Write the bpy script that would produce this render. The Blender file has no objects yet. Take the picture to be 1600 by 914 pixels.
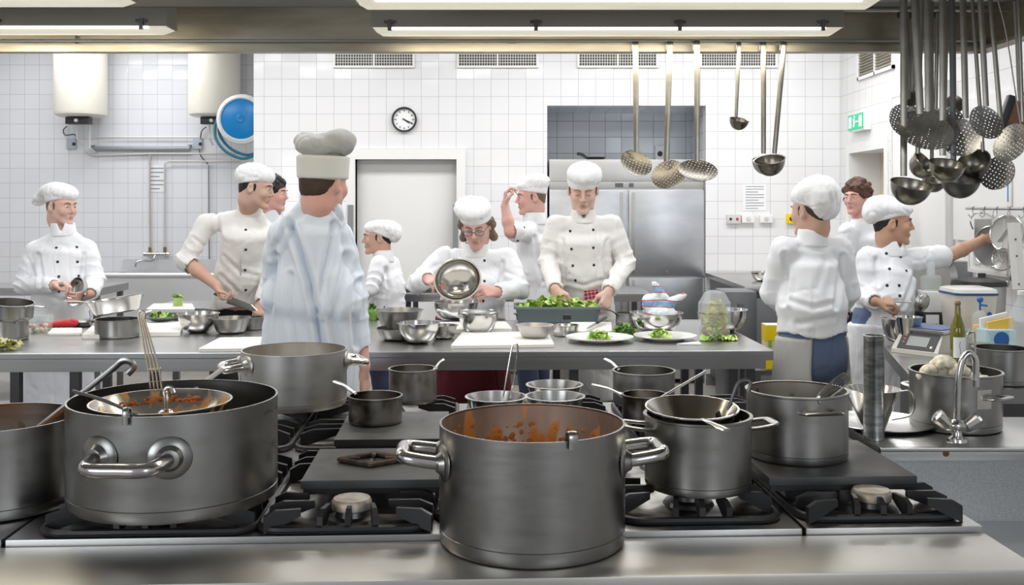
import bpy, bmesh, math, random
import numpy as np
from mathutils import Vector, Matrix, Euler
from mathutils.bvhtree import BVHTree
rnd = random.Random(7)
PI = math.pi
SC = bpy.context.scene
COL = SC.collection
# ---------------------------------------------------------------- camera
H = 1.55                       # eye height
F = 1600.0                     # focal length in pixels of the 1600 wide frame
cam_d = bpy.data.cameras.new('camera'); cam = bpy.data.objects.new('camera', cam_d); COL.objects.link(cam)
cam.location = (0, 0, H); cam.rotation_euler = (PI/2, 0, 0)
cam_d.sensor_width = 36; cam_d.lens = 36; cam_d.shift_y = -0.0856
cam_d.clip_start = .05
SC.camera = cam
SC.view_settings.view_transform = 'Standard'; SC.view_settings.look = 'None'
SC.view_settings.gamma = 1; SC.view_settings.use_curve_mapping = False
SC.view_settings.exposure = 0.0
# ---------------------------------------------------------------- world and lights
w = bpy.data.worlds.new('world'); SC.world = w; w.use_nodes = True
w.node_tree.nodes['Background'].inputs[0].default_value = (.93, .95, 1, 1)
w.node_tree.nodes['Background'].inputs[1].default_value = 0.32
def area(name, loc, rot, sx, sy, e, col=(1, 1, 1)):
    l = bpy.data.lights.new(name, 'AREA'); l.shape = 'RECTANGLE'; l.size = sx; l.size_y = sy; l.energy = e; l.color = col
    o = bpy.data.objects.new(name, l); COL.objects.link(o); o.location = loc; o.rotation_euler = rot
    return o
CEIL = 3.35
for x in (-4.2, -1.9, .5, 2.2):
    area('ceiling_lamp', (x, 7.4, CEIL-.03), (0, 0, 0), 1.6, .5, 37, (1, .99, .97))
for x in (-2.6, -.4, 1.6):
    area('ceiling_lamp', (x, 4.7, CEIL-.03), (0, 0, 0), 1.6, .5, 30, (.97, .98, 1))
area('ceiling_lamp', (-4, 9.5, CEIL-.03), (0, 0, 0), 1.8, .5, 28, (.97, .98, 1))
# added cool fill lights behind the camera; no windows are built there
area('rear_fill', (-3.4, -2.2, 2.0), (math.radians(78), 0, math.radians(-28)), 2.6, 1.7, 75, (.9, .95, 1))
area('rear_fill', (2.6, -2.4, 2.0), (math.radians(78), 0, math.radians(24)), 2.0, 1.7, 50, (.9, .95, 1))

# ---------------------------------------------------------------- small maths
def V(*a): return np.array(a, dtype=float)
def nrm(v):
    v = np.asarray(v, float); return v/max(1e-9, np.linalg.norm(v))
def W(px, py, Y):              # the point at depth Y seen at a pixel
    return V((px-800)*Y/F, Y, H-(py-320)*Y/F)
def onz(px, py, z):            # the point of the plane at height z seen at a pixel
    return W(px, py, (H-z)*F/(py-320))
def fit(xl, xr, yb, z):        # centre and radius of an upright round thing from its edges and its lowest front point
    Yf = (H-z)*F/(yb-320); k = (xr-xl)/2/F; R = k*Yf/(1-k); Yc = Yf+R
    return ((xl+xr)/2-800)*Yc/F, Yc, R
def rimz(y, Yf): return H-(y-320)*Yf/F

# ---------------------------------------------------------------- materials
MAT = {}
def mat(name, col, rough=.5, metal=0, **k):
    if name in MAT: return MAT[name]
    m = bpy.data.materials.new(name); m.use_nodes = True; MAT[name] = m
    nt = m.node_tree; N = nt.nodes; L = nt.links; b = N['Principled BSDF']
    b.inputs['Base Color'].default_value = (*col, 1); b.inputs['Roughness'].default_value = rough
    b.inputs['Metallic'].default_value = metal
    if 'spec' in k: b.inputs['Specular IOR Level'].default_value = k['spec']
    if 'trans' in k: b.inputs['Transmission Weight'].default_value = k['trans']; b.inputs['IOR'].default_value = k.get('ior', 1.45)
    if 'sss' in k:
        b.inputs['Subsurface Weight'].default_value = k['sss']; b.inputs['Subsurface Radius'].default_value = (.02, .008, .004)
        b.inputs['Subsurface Scale'].default_value = 1
    if 'alpha' in k: b.inputs['Alpha'].default_value = k['alpha']
    if 'emit' in k: b.inputs['Emission Color'].default_value = (*k['emit'][:3], 1); b.inputs['Emission Strength'].default_value = k['emit'][3]
    if 'coat' in k: b.inputs['Coat Weight'].default_value = k['coat']
    if 'sheen' in k: b.inputs['Sheen Weight'].default_value = k['sheen']
    tc = N.new('ShaderNodeTexCoord')
    src = tc.outputs['Object']
    def mapping(sc):
        mp = N.new('ShaderNodeMapping'); mp.inputs['Scale'].default_value = sc; L.new(src, mp.inputs[0]); return mp.outputs[0]
    def noise(sc, scale, det=4, dist=0):
        n = N.new('ShaderNodeTexNoise'); n.inputs['Scale'].default_value = scale; n.inputs['Detail'].default_value = det
        n.inputs['Distortion'].default_value = dist; L.new(mapping(sc), n.inputs['Vector']); return n.outputs['Fac']
    def ramp(fac, stops):
        r = N.new('ShaderNodeValToRGB'); r.color_ramp.interpolation = 'EASE'; e = r.color_ramp.elements
        e[0].position = stops[0][0]; e[0].color = (*stops[0][1], 1); e[1].position = stops[-1][0]; e[1].color = (*stops[-1][1], 1)
        for p, c in stops[1:-1]:
            q = e.new(p); q.color = (*c, 1)
        L.new(fac, r.inputs[0]); return r.outputs[0]
    if 'mottle' in k:          # (scale vector, scale, colour low, colour high, low pos, high pos)
        sc, s, c0, c1, p0, p1 = k['mottle']
        L.new(ramp(noise(sc, s, 3, .2), [(p0, c0), (p1, c1)]), b.inputs['Base Color'])
    if 'rough_n' in k:
        sc, s, r0, r1 = k['rough_n']
        mr = N.new('ShaderNodeMapRange'); mr.interpolation_type = 'SMOOTHSTEP'; mr.inputs[1].default_value = .2; mr.inputs[2].default_value = .8
        mr.inputs[3].default_value = r0; mr.inputs[4].default_value = r1
        L.new(noise(sc, s, 2), mr.inputs[0]); L.new(mr.outputs[0], b.inputs['Roughness'])
    if 'bump' in k:
        sc, s, st, dd = k['bump']
        bp = N.new('ShaderNodeBump'); bp.inputs['Strength'].default_value = st; bp.inputs['Distance'].default_value = dd
        L.new(noise(sc, s, k.get('bdet', 5), k.get('bdist', 0)), bp.inputs['Height']); L.new(bp.outputs[0], b.inputs['Normal'])
    return m
g3 = lambda v: (v, v, v)
ONE = (1, 1, 1)
STEEL = mat('brushed_steel', (.5, .5, .49), .3, 1)
STEELH = mat('worktop_steel', (.5, .5, .5), .3, 1, 
             mottle=(ONE, 2.2, (.46, .46, .45), (.54, .54, .54), .3, .7))
SHINY = mat('polished_steel', (.66, .65, .63), .16, 1, rough_n=(ONE, 9, .1, .26))
POT = mat('pot_steel', (.34, .335, .325), .34, 1, mottle=((1, 1, .7), 6, (.29, .285, .27), (.375, .37, .36), .3, .75),
          rough_n=((1, 1, 5), 8, .26, .4), bump=((1, 1, 12), 14, .05, .002))
ALU = mat('aluminium', (.48, .475, .46), .42, 1, rough_n=((1, 1, 4), 9, .36, .48), bump=((1, 1, 12), 14, .06, .002))
DARKPAN = mat('burnt_steel', (.2, .18, .16), .35, 1, mottle=(ONE, 11, (.07, .055, .045), (.38, .36, .34), .36, .64), rough_n=(ONE, 14, .25, .5))
WORN = mat('worn_utensil_steel', (.3, .285, .25), .3, 1, mottle=(ONE, 9, (.24, .225, .19), (.34, .325, .29), .3, .75))
HOODM = mat('hood_steel', (.42, .385, .31), .42, .85, mottle=((1, 1, 5), 3, (.36, .325, .25), (.47, .44, .36), .3, .7), rough_n=((1, 1, 6), 5, .35, .55))
HOODG = mat('hood_filter_grey', (.62, .62, .62), .5, .4)
IRON = mat('cast_iron', (.018, .018, .019), .42, 0, bump=(ONE, 160, .3, .001), rough_n=(ONE, 10, .3, .55))
GRIDDLE = mat('griddle_plate', (.07, .07, .072), .5, .3, mottle=(ONE, 5, (.045, .045, .046), (.1, .1, .1), .3, .7), rough_n=(ONE, 8, .38, .6))
CLOTH = mat('white_cotton', (.84, .85, .88), .85, 0, sheen=.1, bump=(ONE, 9, .5, .03), bdet=1.5)
CLOTHW = mat('cream_cotton', (.80, .785, .755), .85, 0, sheen=.1, bump=(ONE, 9, .5, .03), bdet=1.5)
HATC = mat('hat_cotton', (.86, .86, .87), .88, 0, bump=(ONE, 16, .4, .01), bdet=1.5)
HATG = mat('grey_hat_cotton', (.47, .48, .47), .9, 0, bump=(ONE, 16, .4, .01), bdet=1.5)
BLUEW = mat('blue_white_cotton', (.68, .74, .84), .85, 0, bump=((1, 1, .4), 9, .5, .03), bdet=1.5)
DENIM = mat('blue_work_trousers', (.13, .18, .30), .85, 0, bump=(ONE, 14, .4, .02))
BLACKT = mat('black_trousers', (.012, .012, .015), .9)
NAVY = mat('navy_trousers', (.03, .04, .08), .9)
SHOE = mat('black_shoe', (.015, .015, .015), .4)
BLACK = mat('black_plastic', (.02, .02, .022), .4)
DGREY = mat('dark_grey_plastic', (.09, .095, .1), .5)
GREYP = mat('grey_tray_plastic', (.13, .165, .175), .45)
WHITEP = mat('white_plastic', (.8, .8, .78), .35)
BOARD = mat('cutting_board_plastic', (.84, .83, .79), .4)
ENAMEL = mat('cream_enamel', (.82, .79, .70), .3)
PAINTW = mat('white_paint', (.82, .82, .81), .4)
PAINTG = mat('grey_guard_metal', (.3, .31, .32), .4, .7)
DARKST = mat('dark_steel', (.16, .16, .16), .4, .9)
GAP = mat('dark_gap', (.01, .01, .01), .9)
BRASS = mat('brass', (.35, .22, .1), .35, 1)
BLUE = mat('blue_plastic', (.0, .22, .58), .3)
TEAL = mat('teal_hose', (.02, .17, .26), .4)
RED = mat('red_cloth', (.5, .02, .03), .7)
DRED = mat('dark_red_cloth', (.13, .01, .02), .85)
SAUCE = mat('tomato_sauce', (.55, .16, .02), .35, 0, mottle=(ONE, 22, (.36, .1, .015), (.75, .3, .05), .3, .7), bump=(ONE, 50, .5, .01))
LETT = mat('lettuce', (.3, .55, .06), .45, 0, mottle=(ONE, 18, (.16, .38, .02), (.66, .78, .25), .3, .7), sss=.1)
LETTD = mat('dark_lettuce', (.1, .26, .03), .45, 0, mottle=(ONE, 18, (.05, .17, .01), (.25, .42, .08), .3, .7))
YLETT = mat('yellow_salad', (.65, .6, .1), .5, 0, mottle=(ONE, 40, (.35, .42, .04), (.85, .68, .12), .35, .65))
CAUL = mat('cauliflower', (.85, .8, .65), .7, 0, bump=(ONE, 60, .8, .01))
PLATE = mat('porcelain', (.82, .82, .8), .15, 0, coat=.3)
PAPER = mat('paper', (.85, .86, .87), .7)
INK = mat('grey_ink', (.25, .27, .32), .7)
GREEN = mat('exit_green', (.02, .45, .22), .4, emit=(.02, .5, .25, .35))
LITW = mat('sign_white', (.8, .9, .85), .4, emit=(.8, .95, .9, .35))
YELLOW = mat('yellow_label', (.85, .62, .0), .4)
ORANGE = mat('orange_card', (.9, .5, .08), .5)
LBLUE = mat('light_blue_card', (.45, .68, .78), .5)
BEIGE = mat('beige_door_paint', (.66, .57, .45), .45)
BROWN = mat('brown_board', (.25, .11, .05), .6)
WHITEW = mat('flour', (.8, .77, .7), .8)
LIPS = mat('lips', (.50, .24, .21), .5)
EYEW = mat('eye_white', (.75, .73, .7), .25)
EYED = mat('dark_iris', (.03, .02, .015), .2)
GLOW = mat('fluorescent_tube', (1, 1, 1), .5, emit=(1, .95, .82, 9))
DIFF = mat('lamp_glass', (.75, .73, .62), .35, emit=(1, .93, .76, .45))
TUBEM = mat('bright_tube_edge', (1, 1, 1), .4, emit=(1, .97, .88, 4))
def glass_mat(name, col, a, rough=.08, bumpy=0):
    m = bpy.data.materials.new(name); m.use_nodes = True; MAT[name] = m
    nt = m.node_tree; N = nt.nodes; L = nt.links
    for n in list(N):
        if n.type != 'OUTPUT_MATERIAL': N.remove(n)
    out = [n for n in N if n.type == 'OUTPUT_MATERIAL'][0]
    t = N.new('ShaderNodeBsdfTransparent'); t.inputs[0].default_value = (*col, 1)
    p = N.new('ShaderNodeBsdfPrincipled'); p.inputs['Base Color'].default_value = (*col, 1); p.inputs['Roughness'].default_value = rough
    mx = N.new('ShaderNodeMixShader'); mx.inputs[0].default_value = a
    if bumpy:
        n = N.new('ShaderNodeTexNoise'); n.inputs['Scale'].default_value = bumpy; b = N.new('ShaderNodeBump'); b.inputs['Strength'].default_value = .8
        b.inputs['Distance'].default_value = .01
        L.new(n.outputs['Fac'], b.inputs['Height']); L.new(b.outputs[0], p.inputs['Normal'])
    L.new(t.outputs[0], mx.inputs[1]); L.new(p.outputs[0], mx.inputs[2]); L.new(mx.outputs[0], out.inputs[0])
    return m
CLEAR = glass_mat('clear_plastic', (.95, .97, .97), .16)
FROST = glass_mat('translucent_plastic', (.86, .84, .8), .72, .3)
BAG = glass_mat('plastic_bag', (.92, .95, .98), .35, .12, 40)
BOTTLE = mat('olive_bottle_glass', (.16, .15, .015), .08, 0, coat=.4)
LENS = glass_mat('spectacle_lens', (.9, .92, .95), .12)

def hole_mat(name, base, pitch, rad):
    """steel sheet with a regular pattern of real see-through holes in its own plane"""
    m = base.copy(); m.name = name; MAT[name] = m
    nt = m.node_tree; N = nt.nodes; L = nt.links; b = N['Principled BSDF']
    tc = N.new('ShaderNodeTexCoord'); mp = N.new('ShaderNodeMapping'); mp.inputs['Scale'].default_value = (1/pitch, 1/pitch, 0)
    mp.inputs['Rotation'].default_value = (0, 0, .5)
    L.new(tc.outputs['Object'], mp.inputs[0])
    vo = N.new('ShaderNodeTexVoronoi'); vo.voronoi_dimensions = '2D'; vo.inputs['Scale'].default_value = 1; vo.inputs['Randomness'].default_value = .22
    L.new(mp.outputs[0], vo.inputs['Vector'])
    gt = N.new('ShaderNodeMath'); gt.operation = 'GREATER_THAN'; gt.inputs[1].default_value = rad
    L.new(vo.outputs['Distance'], gt.inputs[0]); L.new(gt.outputs[0], b.inputs['Alpha'])
    return m
SKIM2 = hole_mat('perforated_bright_steel', mat('worn_bright_steel', (.4, .4, .39), .42, .9, mottle=(ONE, 14, (.3, .3, .29), (.46, .46, .45), .3, .75)), .0105, .17)
SKIM = hole_mat('perforated_steel', mat('bronzed_steel', (.18, .165, .13), .34, 1, mottle=(ONE, 9, (.14, .125, .1), (.22, .2, .16), .3, .75)), .0115, .2)
MESHM = hole_mat('wire_mesh', mat('mesh_wire', (.42, .42, .4), .4, .9), .004, .36)

def stain_mat(name, base, col, scale, z0, z1, lo=.5, hi=.6):
    """splashes of food dried on a wall between two heights"""
    m = base.copy(); m.name = name; MAT[name] = m; nt = m.node_tree; N = nt.nodes; L = nt.links; b = N['Principled BSDF']
    tc = N.new('ShaderNodeTexCoord'); mp = N.new('ShaderNodeMapping'); mp.inputs['Scale'].default_value = (1, 1, .55); L.new(tc.outputs['Object'], mp.inputs[0])
    n = N.new('ShaderNodeTexNoise'); n.inputs['Scale'].default_value = scale; n.inputs['Detail'].default_value = 4; L.new(mp.outputs[0], n.inputs['Vector'])
    sx = N.new('ShaderNodeSeparateXYZ'); L.new(tc.outputs['Object'], sx.inputs[0])
    mr = N.new('ShaderNodeMapRange'); mr.inputs[1].default_value = z0; mr.inputs[2].default_value = z1; mr.inputs[3].default_value = .12; mr.inputs[4].default_value = -.12; L.new(sx.outputs[2], mr.inputs[0])
    ad = N.new('ShaderNodeMath'); ad.operation = 'ADD'; L.new(n.outputs['Fac'], ad.inputs[0]); L.new(mr.outputs[0], ad.inputs[1])
    r = N.new('ShaderNodeMapRange'); r.inputs[1].default_value = lo; r.inputs[2].default_value = hi; L.new(ad.outputs[0], r.inputs[0])
    mx = N.new('ShaderNodeMix'); mx.data_type = 'RGBA'; L.new(r.outputs[0], mx.inputs[0])
    src = b.inputs['Base Color'].links[0].from_socket if b.inputs['Base Color'].links else None
    if src: L.new(src, mx.inputs[6])
    else: mx.inputs[6].default_value = b.inputs['Base Color'].default_value
    mx.inputs[7].default_value = (*col, 1); L.new(mx.outputs[2], b.inputs['Base Color'])
    iv = N.new('ShaderNodeMath'); iv.operation = 'SUBTRACT'; iv.inputs[0].default_value = 1; L.new(r.outputs[0], iv.inputs[1]); L.new(iv.outputs[0], b.inputs['Metallic'])
    return m

def check_mat(name, ca, cb, s):
    m = mat(name, ca, .85); nt = m.node_tree; N = nt.nodes; L = nt.links
    tc = N.new('ShaderNodeTexCoord'); mp = N.new('ShaderNodeMapping'); mp.inputs['Scale'].default_value = (1/s, 1/s, 1/s); mp.inputs['Rotation'].default_value = (0, .15, 0)
    br = N.new('ShaderNodeTexBrick'); br.offset = 0; br.inputs['Scale'].default_value = 1; br.inputs['Brick Width'].default_value = 1; br.inputs['Row Height'].default_value = 1
    br.inputs['Mortar Size'].default_value = .1; br.inputs['Color1'].default_value = (*ca, 1); br.inputs['Color2'].default_value = (*ca, 1); br.inputs['Mortar'].default_value = (*cb, 1)
    sx = N.new('ShaderNodeSeparateXYZ'); cx = N.new('ShaderNodeCombineXYZ')
    L.new(tc.outputs['Object'], mp.inputs[0]); L.new(mp.outputs[0], sx.inputs[0]); L.new(sx.outputs[0], cx.inputs[0]); L.new(sx.outputs[2], cx.inputs[1])
    L.new(cx.outputs[0], br.inputs['Vector']); L.new(br.outputs[0], N['Principled BSDF'].inputs['Base Color'])
    return m
CHECK = check_mat('red_check_cloth', (.45, .03, .06), (.75, .5, .5), .022)

def tile_mat(name, axes, col, mort, size=.15, off=(0, 0), msz=.012, rough=.1):
    m = mat(name, col, rough); nt = m.node_tree; N = nt.nodes; L = nt.links; b = N['Principled BSDF']
    tc = N.new('ShaderNodeTexCoord'); sx = N.new('ShaderNodeSeparateXYZ'); cx = N.new('ShaderNodeCombineXYZ')
    L.new(tc.outputs['Object'], sx.inputs[0]); L.new(sx.outputs[axes[0]], cx.inputs[0]); L.new(sx.outputs[axes[1]], cx.inputs[1])
    mp = N.new('ShaderNodeMapping'); mp.inputs['Location'].default_value = (off[0]/size, off[1]/size, 0); mp.inputs['Scale'].default_value = (1/size, 1/size, 1)
    L.new(cx.outputs[0], mp.inputs[0])
    br = N.new('ShaderNodeTexBrick'); br.offset = 0; br.squash = 1
    for n, v in (('Scale', 1), ('Brick Width', 1), ('Row Height', 1), ('Mortar Size', msz), ('Mortar Smooth', .3), ('Bias', -.6)): br.inputs[n].default_value = v
    br.inputs['Color1'].default_value = (*col, 1); br.inputs['Color2'].default_value = (col[0]*.94, col[1]*.94, col[2]*.945, 1); br.inputs['Mortar'].default_value = (*mort, 1)
    L.new(mp.outputs[0], br.inputs['Vector']); L.new(br.outputs['Color'], b.inputs['Base Color'])
    # every tile sits a touch differently, so reflections break up from tile to tile
    wn = N.new('ShaderNodeTexWhiteNoise'); wn.noise_dimensions = '2D'
    fl = N.new('ShaderNodeVectorMath'); fl.operation = 'FLOOR'; L.new(mp.outputs[0], fl.inputs[0]); L.new(fl.outputs[0], wn.inputs['Vector'])
    sb = N.new('ShaderNodeVectorMath'); sb.operation = 'SUBTRACT'; sb.inputs[1].default_value = (.5, .5, .5); L.new(wn.outputs['Color'], sb.inputs[0])
    ml = N.new('ShaderNodeVectorMath'); ml.operation = 'SCALE'; ml.inputs['Scale'].default_value = .035; L.new(sb.outputs[0], ml.inputs[0])
    bp = N.new('ShaderNodeBump'); bp.invert = True; bp.inputs['Strength'].default_value = .5; bp.inputs['Distance'].default_value = .002
    L.new(br.outputs['Fac'], bp.inputs['Height'])
    ad = N.new('ShaderNodeVectorMath'); ad.operation = 'ADD'; L.new(bp.outputs[0], ad.inputs[0]); L.new(ml.outputs[0], ad.inputs[1])
    nz = N.new('ShaderNodeVectorMath'); nz.operation = 'NORMALIZE'; L.new(ad.outputs[0], nz.inputs[0]); L.new(nz.outputs[0], b.inputs['Normal'])
    return m

# ---------------------------------------------------------------- mesh makers: every shape is (verts, faces)
def join(*gs):
    vs, fs, o = [], [], 0
    for v, f in gs:
        v = np.asarray(v, float).reshape(-1, 3)
        vs.append(v); fs += [tuple(int(i)+o for i in q) for q in f]; o += len(v)
    return np.concatenate(vs), fs
def xf(g, loc=(0, 0, 0), rot=(0, 0, 0), sc=(1, 1, 1)):
    v = np.asarray(g[0], float)*np.asarray(sc, float)
    R = np.array(Euler(rot).to_matrix())
    return v@R.T+np.asarray(loc, float), g[1]
def frame(d, up=(0, 0, 1)):    # matrix whose columns are x, y, z with z along d
    z = nrm(d); u = np.asarray(up, float)
    if abs(z@u) > .98: u = V(0, 1, 0)
    x = nrm(np.cross(u, z)); return np.stack([x, np.cross(z, x), z], 1)
def xm(g, M, loc=(0, 0, 0)):
    return np.asarray(g[0], float)@M.T+np.asarray(loc, float), g[1]
def box(x0, x1, y0, y1, z0, z1, bev=0.0, seg=2):
    bm = bmesh.new(); bmesh.ops.create_cube(bm, size=1)
    for v in bm.verts: v.co = ((x0+x1)/2+v.co.x*(x1-x0), (y0+y1)/2+v.co.y*(y1-y0), (z0+z1)/2+v.co.z*(z1-z0))
    if bev: bmesh.ops.bevel(bm, geom=bm.edges[:], offset=bev, segments=seg, profile=.7, affect='EDGES')
    bm.verts.index_update(); g = np.array([v.co[:] for v in bm.verts]), [tuple(v.index for v in f.verts) for f in bm.faces]
    bm.free(); return g
def lathe(prof, n=48):         # closed or open profile of (r, z) round the z axis
    vs, fs = [], []; rings = []
    for r, z in prof:
        if r < 1e-6: rings.append([len(vs)]); vs.append((0, 0, z))
        else:
            rings.append(list(range(len(vs), len(vs)+n)))
            vs += [(r*math.cos(2*PI*i/n), r*math.sin(2*PI*i/n), z) for i in range(n)]
    for a, b in zip(rings, rings[1:]):
        for i in range(n):
            j = (i+1) % n
            q = (a[i % len(a)], a[j % len(a)], b[j % len(b)], b[i % len(b)])
            q = tuple(dict.fromkeys(q))
            if len(q) > 2: fs.append(q)
    return np.array(vs, float), fs
def tube(pts, r, n=10, r2=None, up=(0, 0, 1), closed=False, caps=True):
    P = [np.asarray(p, float) for p in pts]; m = len(P); vs, fs = [], []
    R = r if hasattr(r, '__len__') else [r]*m; R2 = (r2 if hasattr(r2, '__len__') else [r2]*m) if r2 is not None else R
    prev = None
    for i, p in enumerate(P):
        if closed: t = nrm(P[(i+1) % m]-P[i-1])
        else: t = nrm(P[min(i+1, m-1)]-P[max(i-1, 0)])
        if prev is None:
            u = np.asarray(up, float)
            if abs(t@u) > .95: u = V(1, 0, 0)
            a = nrm(u-t*(u@t))
        else: a = nrm(prev-t*(prev@t))
        prev = a; b = np.cross(t, a)
        for k in range(n):
            an = 2*PI*k/n; vs.append(p+a*math.cos(an)*R2[i]+b*math.sin(an)*R[i])
    for i in range(m if closed else m-1):
        j = (i+1) % m
        for k in range(n):
            l = (k+1) % n; fs.append((i*n+k, i*n+l, j*n+l, j*n+k))
    if caps and not closed:
        fs.append(tuple(range(n-1, -1, -1))); fs.append(tuple((m-1)*n+k for k in range(n)))
    return np.array(vs), fs
def spline(pts, k=6):          # Catmull-Rom through the points
    P = [np.asarray(p, float) for p in pts]; Q = [2*P[0]-P[1]]+P+[2*P[-1]-P[-2]]; out = []
    for i in range(1, len(Q)-2):
        for j in range(k):
            t = j/k; a, b, c, d = Q[i-1], Q[i], Q[i+1], Q[i+2]
            out.append(.5*(2*b+(c-a)*t+(2*a-5*b+4*c-d)*t*t+(3*b-a-3*c+d)*t**3))
    out.append(P[-1]); return out
def ball(c, r, n=12):
    r = np.broadcast_to(np.asarray(r, float), (3,))
    g = lathe([(math.sin(PI*i/(n//2+2)), -math.cos(PI*i/(n//2+2))) for i in range(n//2+3)], n)
    return g[0]*r+np.asarray(c, float), g[1]
def prism(poly, z0, z1):
    n = len(poly); vs = [(x, y, z0) for x, y in poly]+[(x, y, z1) for x, y in poly]
    return np.array(vs, float), [tuple(range(n-1, -1, -1)), tuple(range(n, 2*n))]+[(i, (i+1) % n, n+(i+1) % n, n+i) for i in range(n)]
def rrect(x0, x1, y0, y1, r, n=5):
    out = []
    for cx, cy, a in ((x1-r, y1-r, 0), (x0+r, y1-r, PI/2), (x0+r, y0+r, PI), (x1-r, y0+r, 1.5*PI)):
        out += [(cx+r*math.cos(a+PI/2*i/n), cy+r*math.sin(a+PI/2*i/n)) for i in range(n+1)]
    return out
def loftp(loops):              # stitch loops of equal length, capping both ends
    n = len(loops[0]); vs = np.concatenate([np.asarray(l, float) for l in loops]); fs = []
    for i in range(len(loops)-1):
        for k in range(n): fs.append((i*n+k, i*n+(k+1) % n, (i+1)*n+(k+1) % n, (i+1)*n+k))
    fs += [tuple(range(n-1, -1, -1)), tuple((len(loops)-1)*n+k for k in range(n))]
    return vs, fs

# ---------------------------------------------------------------- objects
def mesh_obj(name, g, m, smooth=True, angle=38, fix=False):
    v, f = g; me = bpy.data.meshes.new(name)
    me.from_pydata([tuple(map(float, p)) for p in v], [], f) if not isinstance(f, np.ndarray) else quads(me, v, f)
    if fix or not isinstance(f, np.ndarray):
        bm = bmesh.new(); bm.from_mesh(me); bmesh.ops.recalc_face_normals(bm, faces=bm.faces); bm.to_mesh(me); bm.free()
    if smooth:
        me.polygons.foreach_set('use_smooth', [True]*len(me.polygons))
        if angle < 180: me.set_sharp_from_angle(angle=math.radians(angle))
    me.materials.append(m); me.update()
    o = bpy.data.objects.new(name, me); COL.objects.link(o); return o
def quads(me, v, f):
    v = np.ascontiguousarray(v, np.float32); f = np.ascontiguousarray(f, np.int32)
    me.vertices.add(len(v)); me.vertices.foreach_set('co', v.ravel())
    me.loops.add(len(f)*4); me.loops.foreach_set('vertex_index', f.ravel())
    me.polygons.add(len(f)); me.polygons.foreach_set('loop_start', np.arange(len(f), dtype=np.int32)*4)
    me.polygons.foreach_set('loop_total', np.full(len(f), 4, np.int32)); me.update(calc_edges=True); me.validate()
def tag(o, label, cat, group=None, kind=None):
    if label: o['label'] = label
    if cat: o['category'] = cat
    if group: o['group'] = group
    if kind: o['kind'] = kind
    return o
def thing(name, label, cat, loc=(0, 0, 0), rz=0, group=None, rot=None):
    o = bpy.data.objects.new(name, None); COL.objects.link(o); o.location = tuple(map(float, loc)); o.rotation_euler = rot or (0, 0, rz)
    o.empty_display_size = .1
    return tag(o, label, cat, group)
def part(name, g, m, parent, label=None, world=False, **k):
    if world: g = (np.asarray(g[0], float)-np.array(root_of(parent).location[:]), g[1])
    o = mesh_obj(name, g, m, **k); o.parent = parent
    if label: o['label'] = label
    return o
def root_of(o):
    while o.parent: o = o.parent
    return o
def single(name, g, m, label, cat, loc=(0, 0, 0), rz=0, group=None, rot=None, world=False, kind=None, **k):
    if world: g = (np.asarray(g[0], float)-np.asarray(loc, float), g[1])
    o = mesh_obj(name, g, m, **k); o.location = tuple(map(float, loc)); o.rotation_euler = rot or (0, 0, rz)
    return tag(o, label, cat, group, kind)
def struct(name, g, m, **k):
    o = mesh_obj(name, g, m, **k); o['kind'] = 'structure'; return o
def copy_tree(o, parent=None):
    c = o.copy(); COL.objects.link(c)
    if parent: c.parent = parent
    for ch in [x for x in bpy.data.objects if x.parent == o]: copy_tree(ch, c)
    return c

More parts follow.
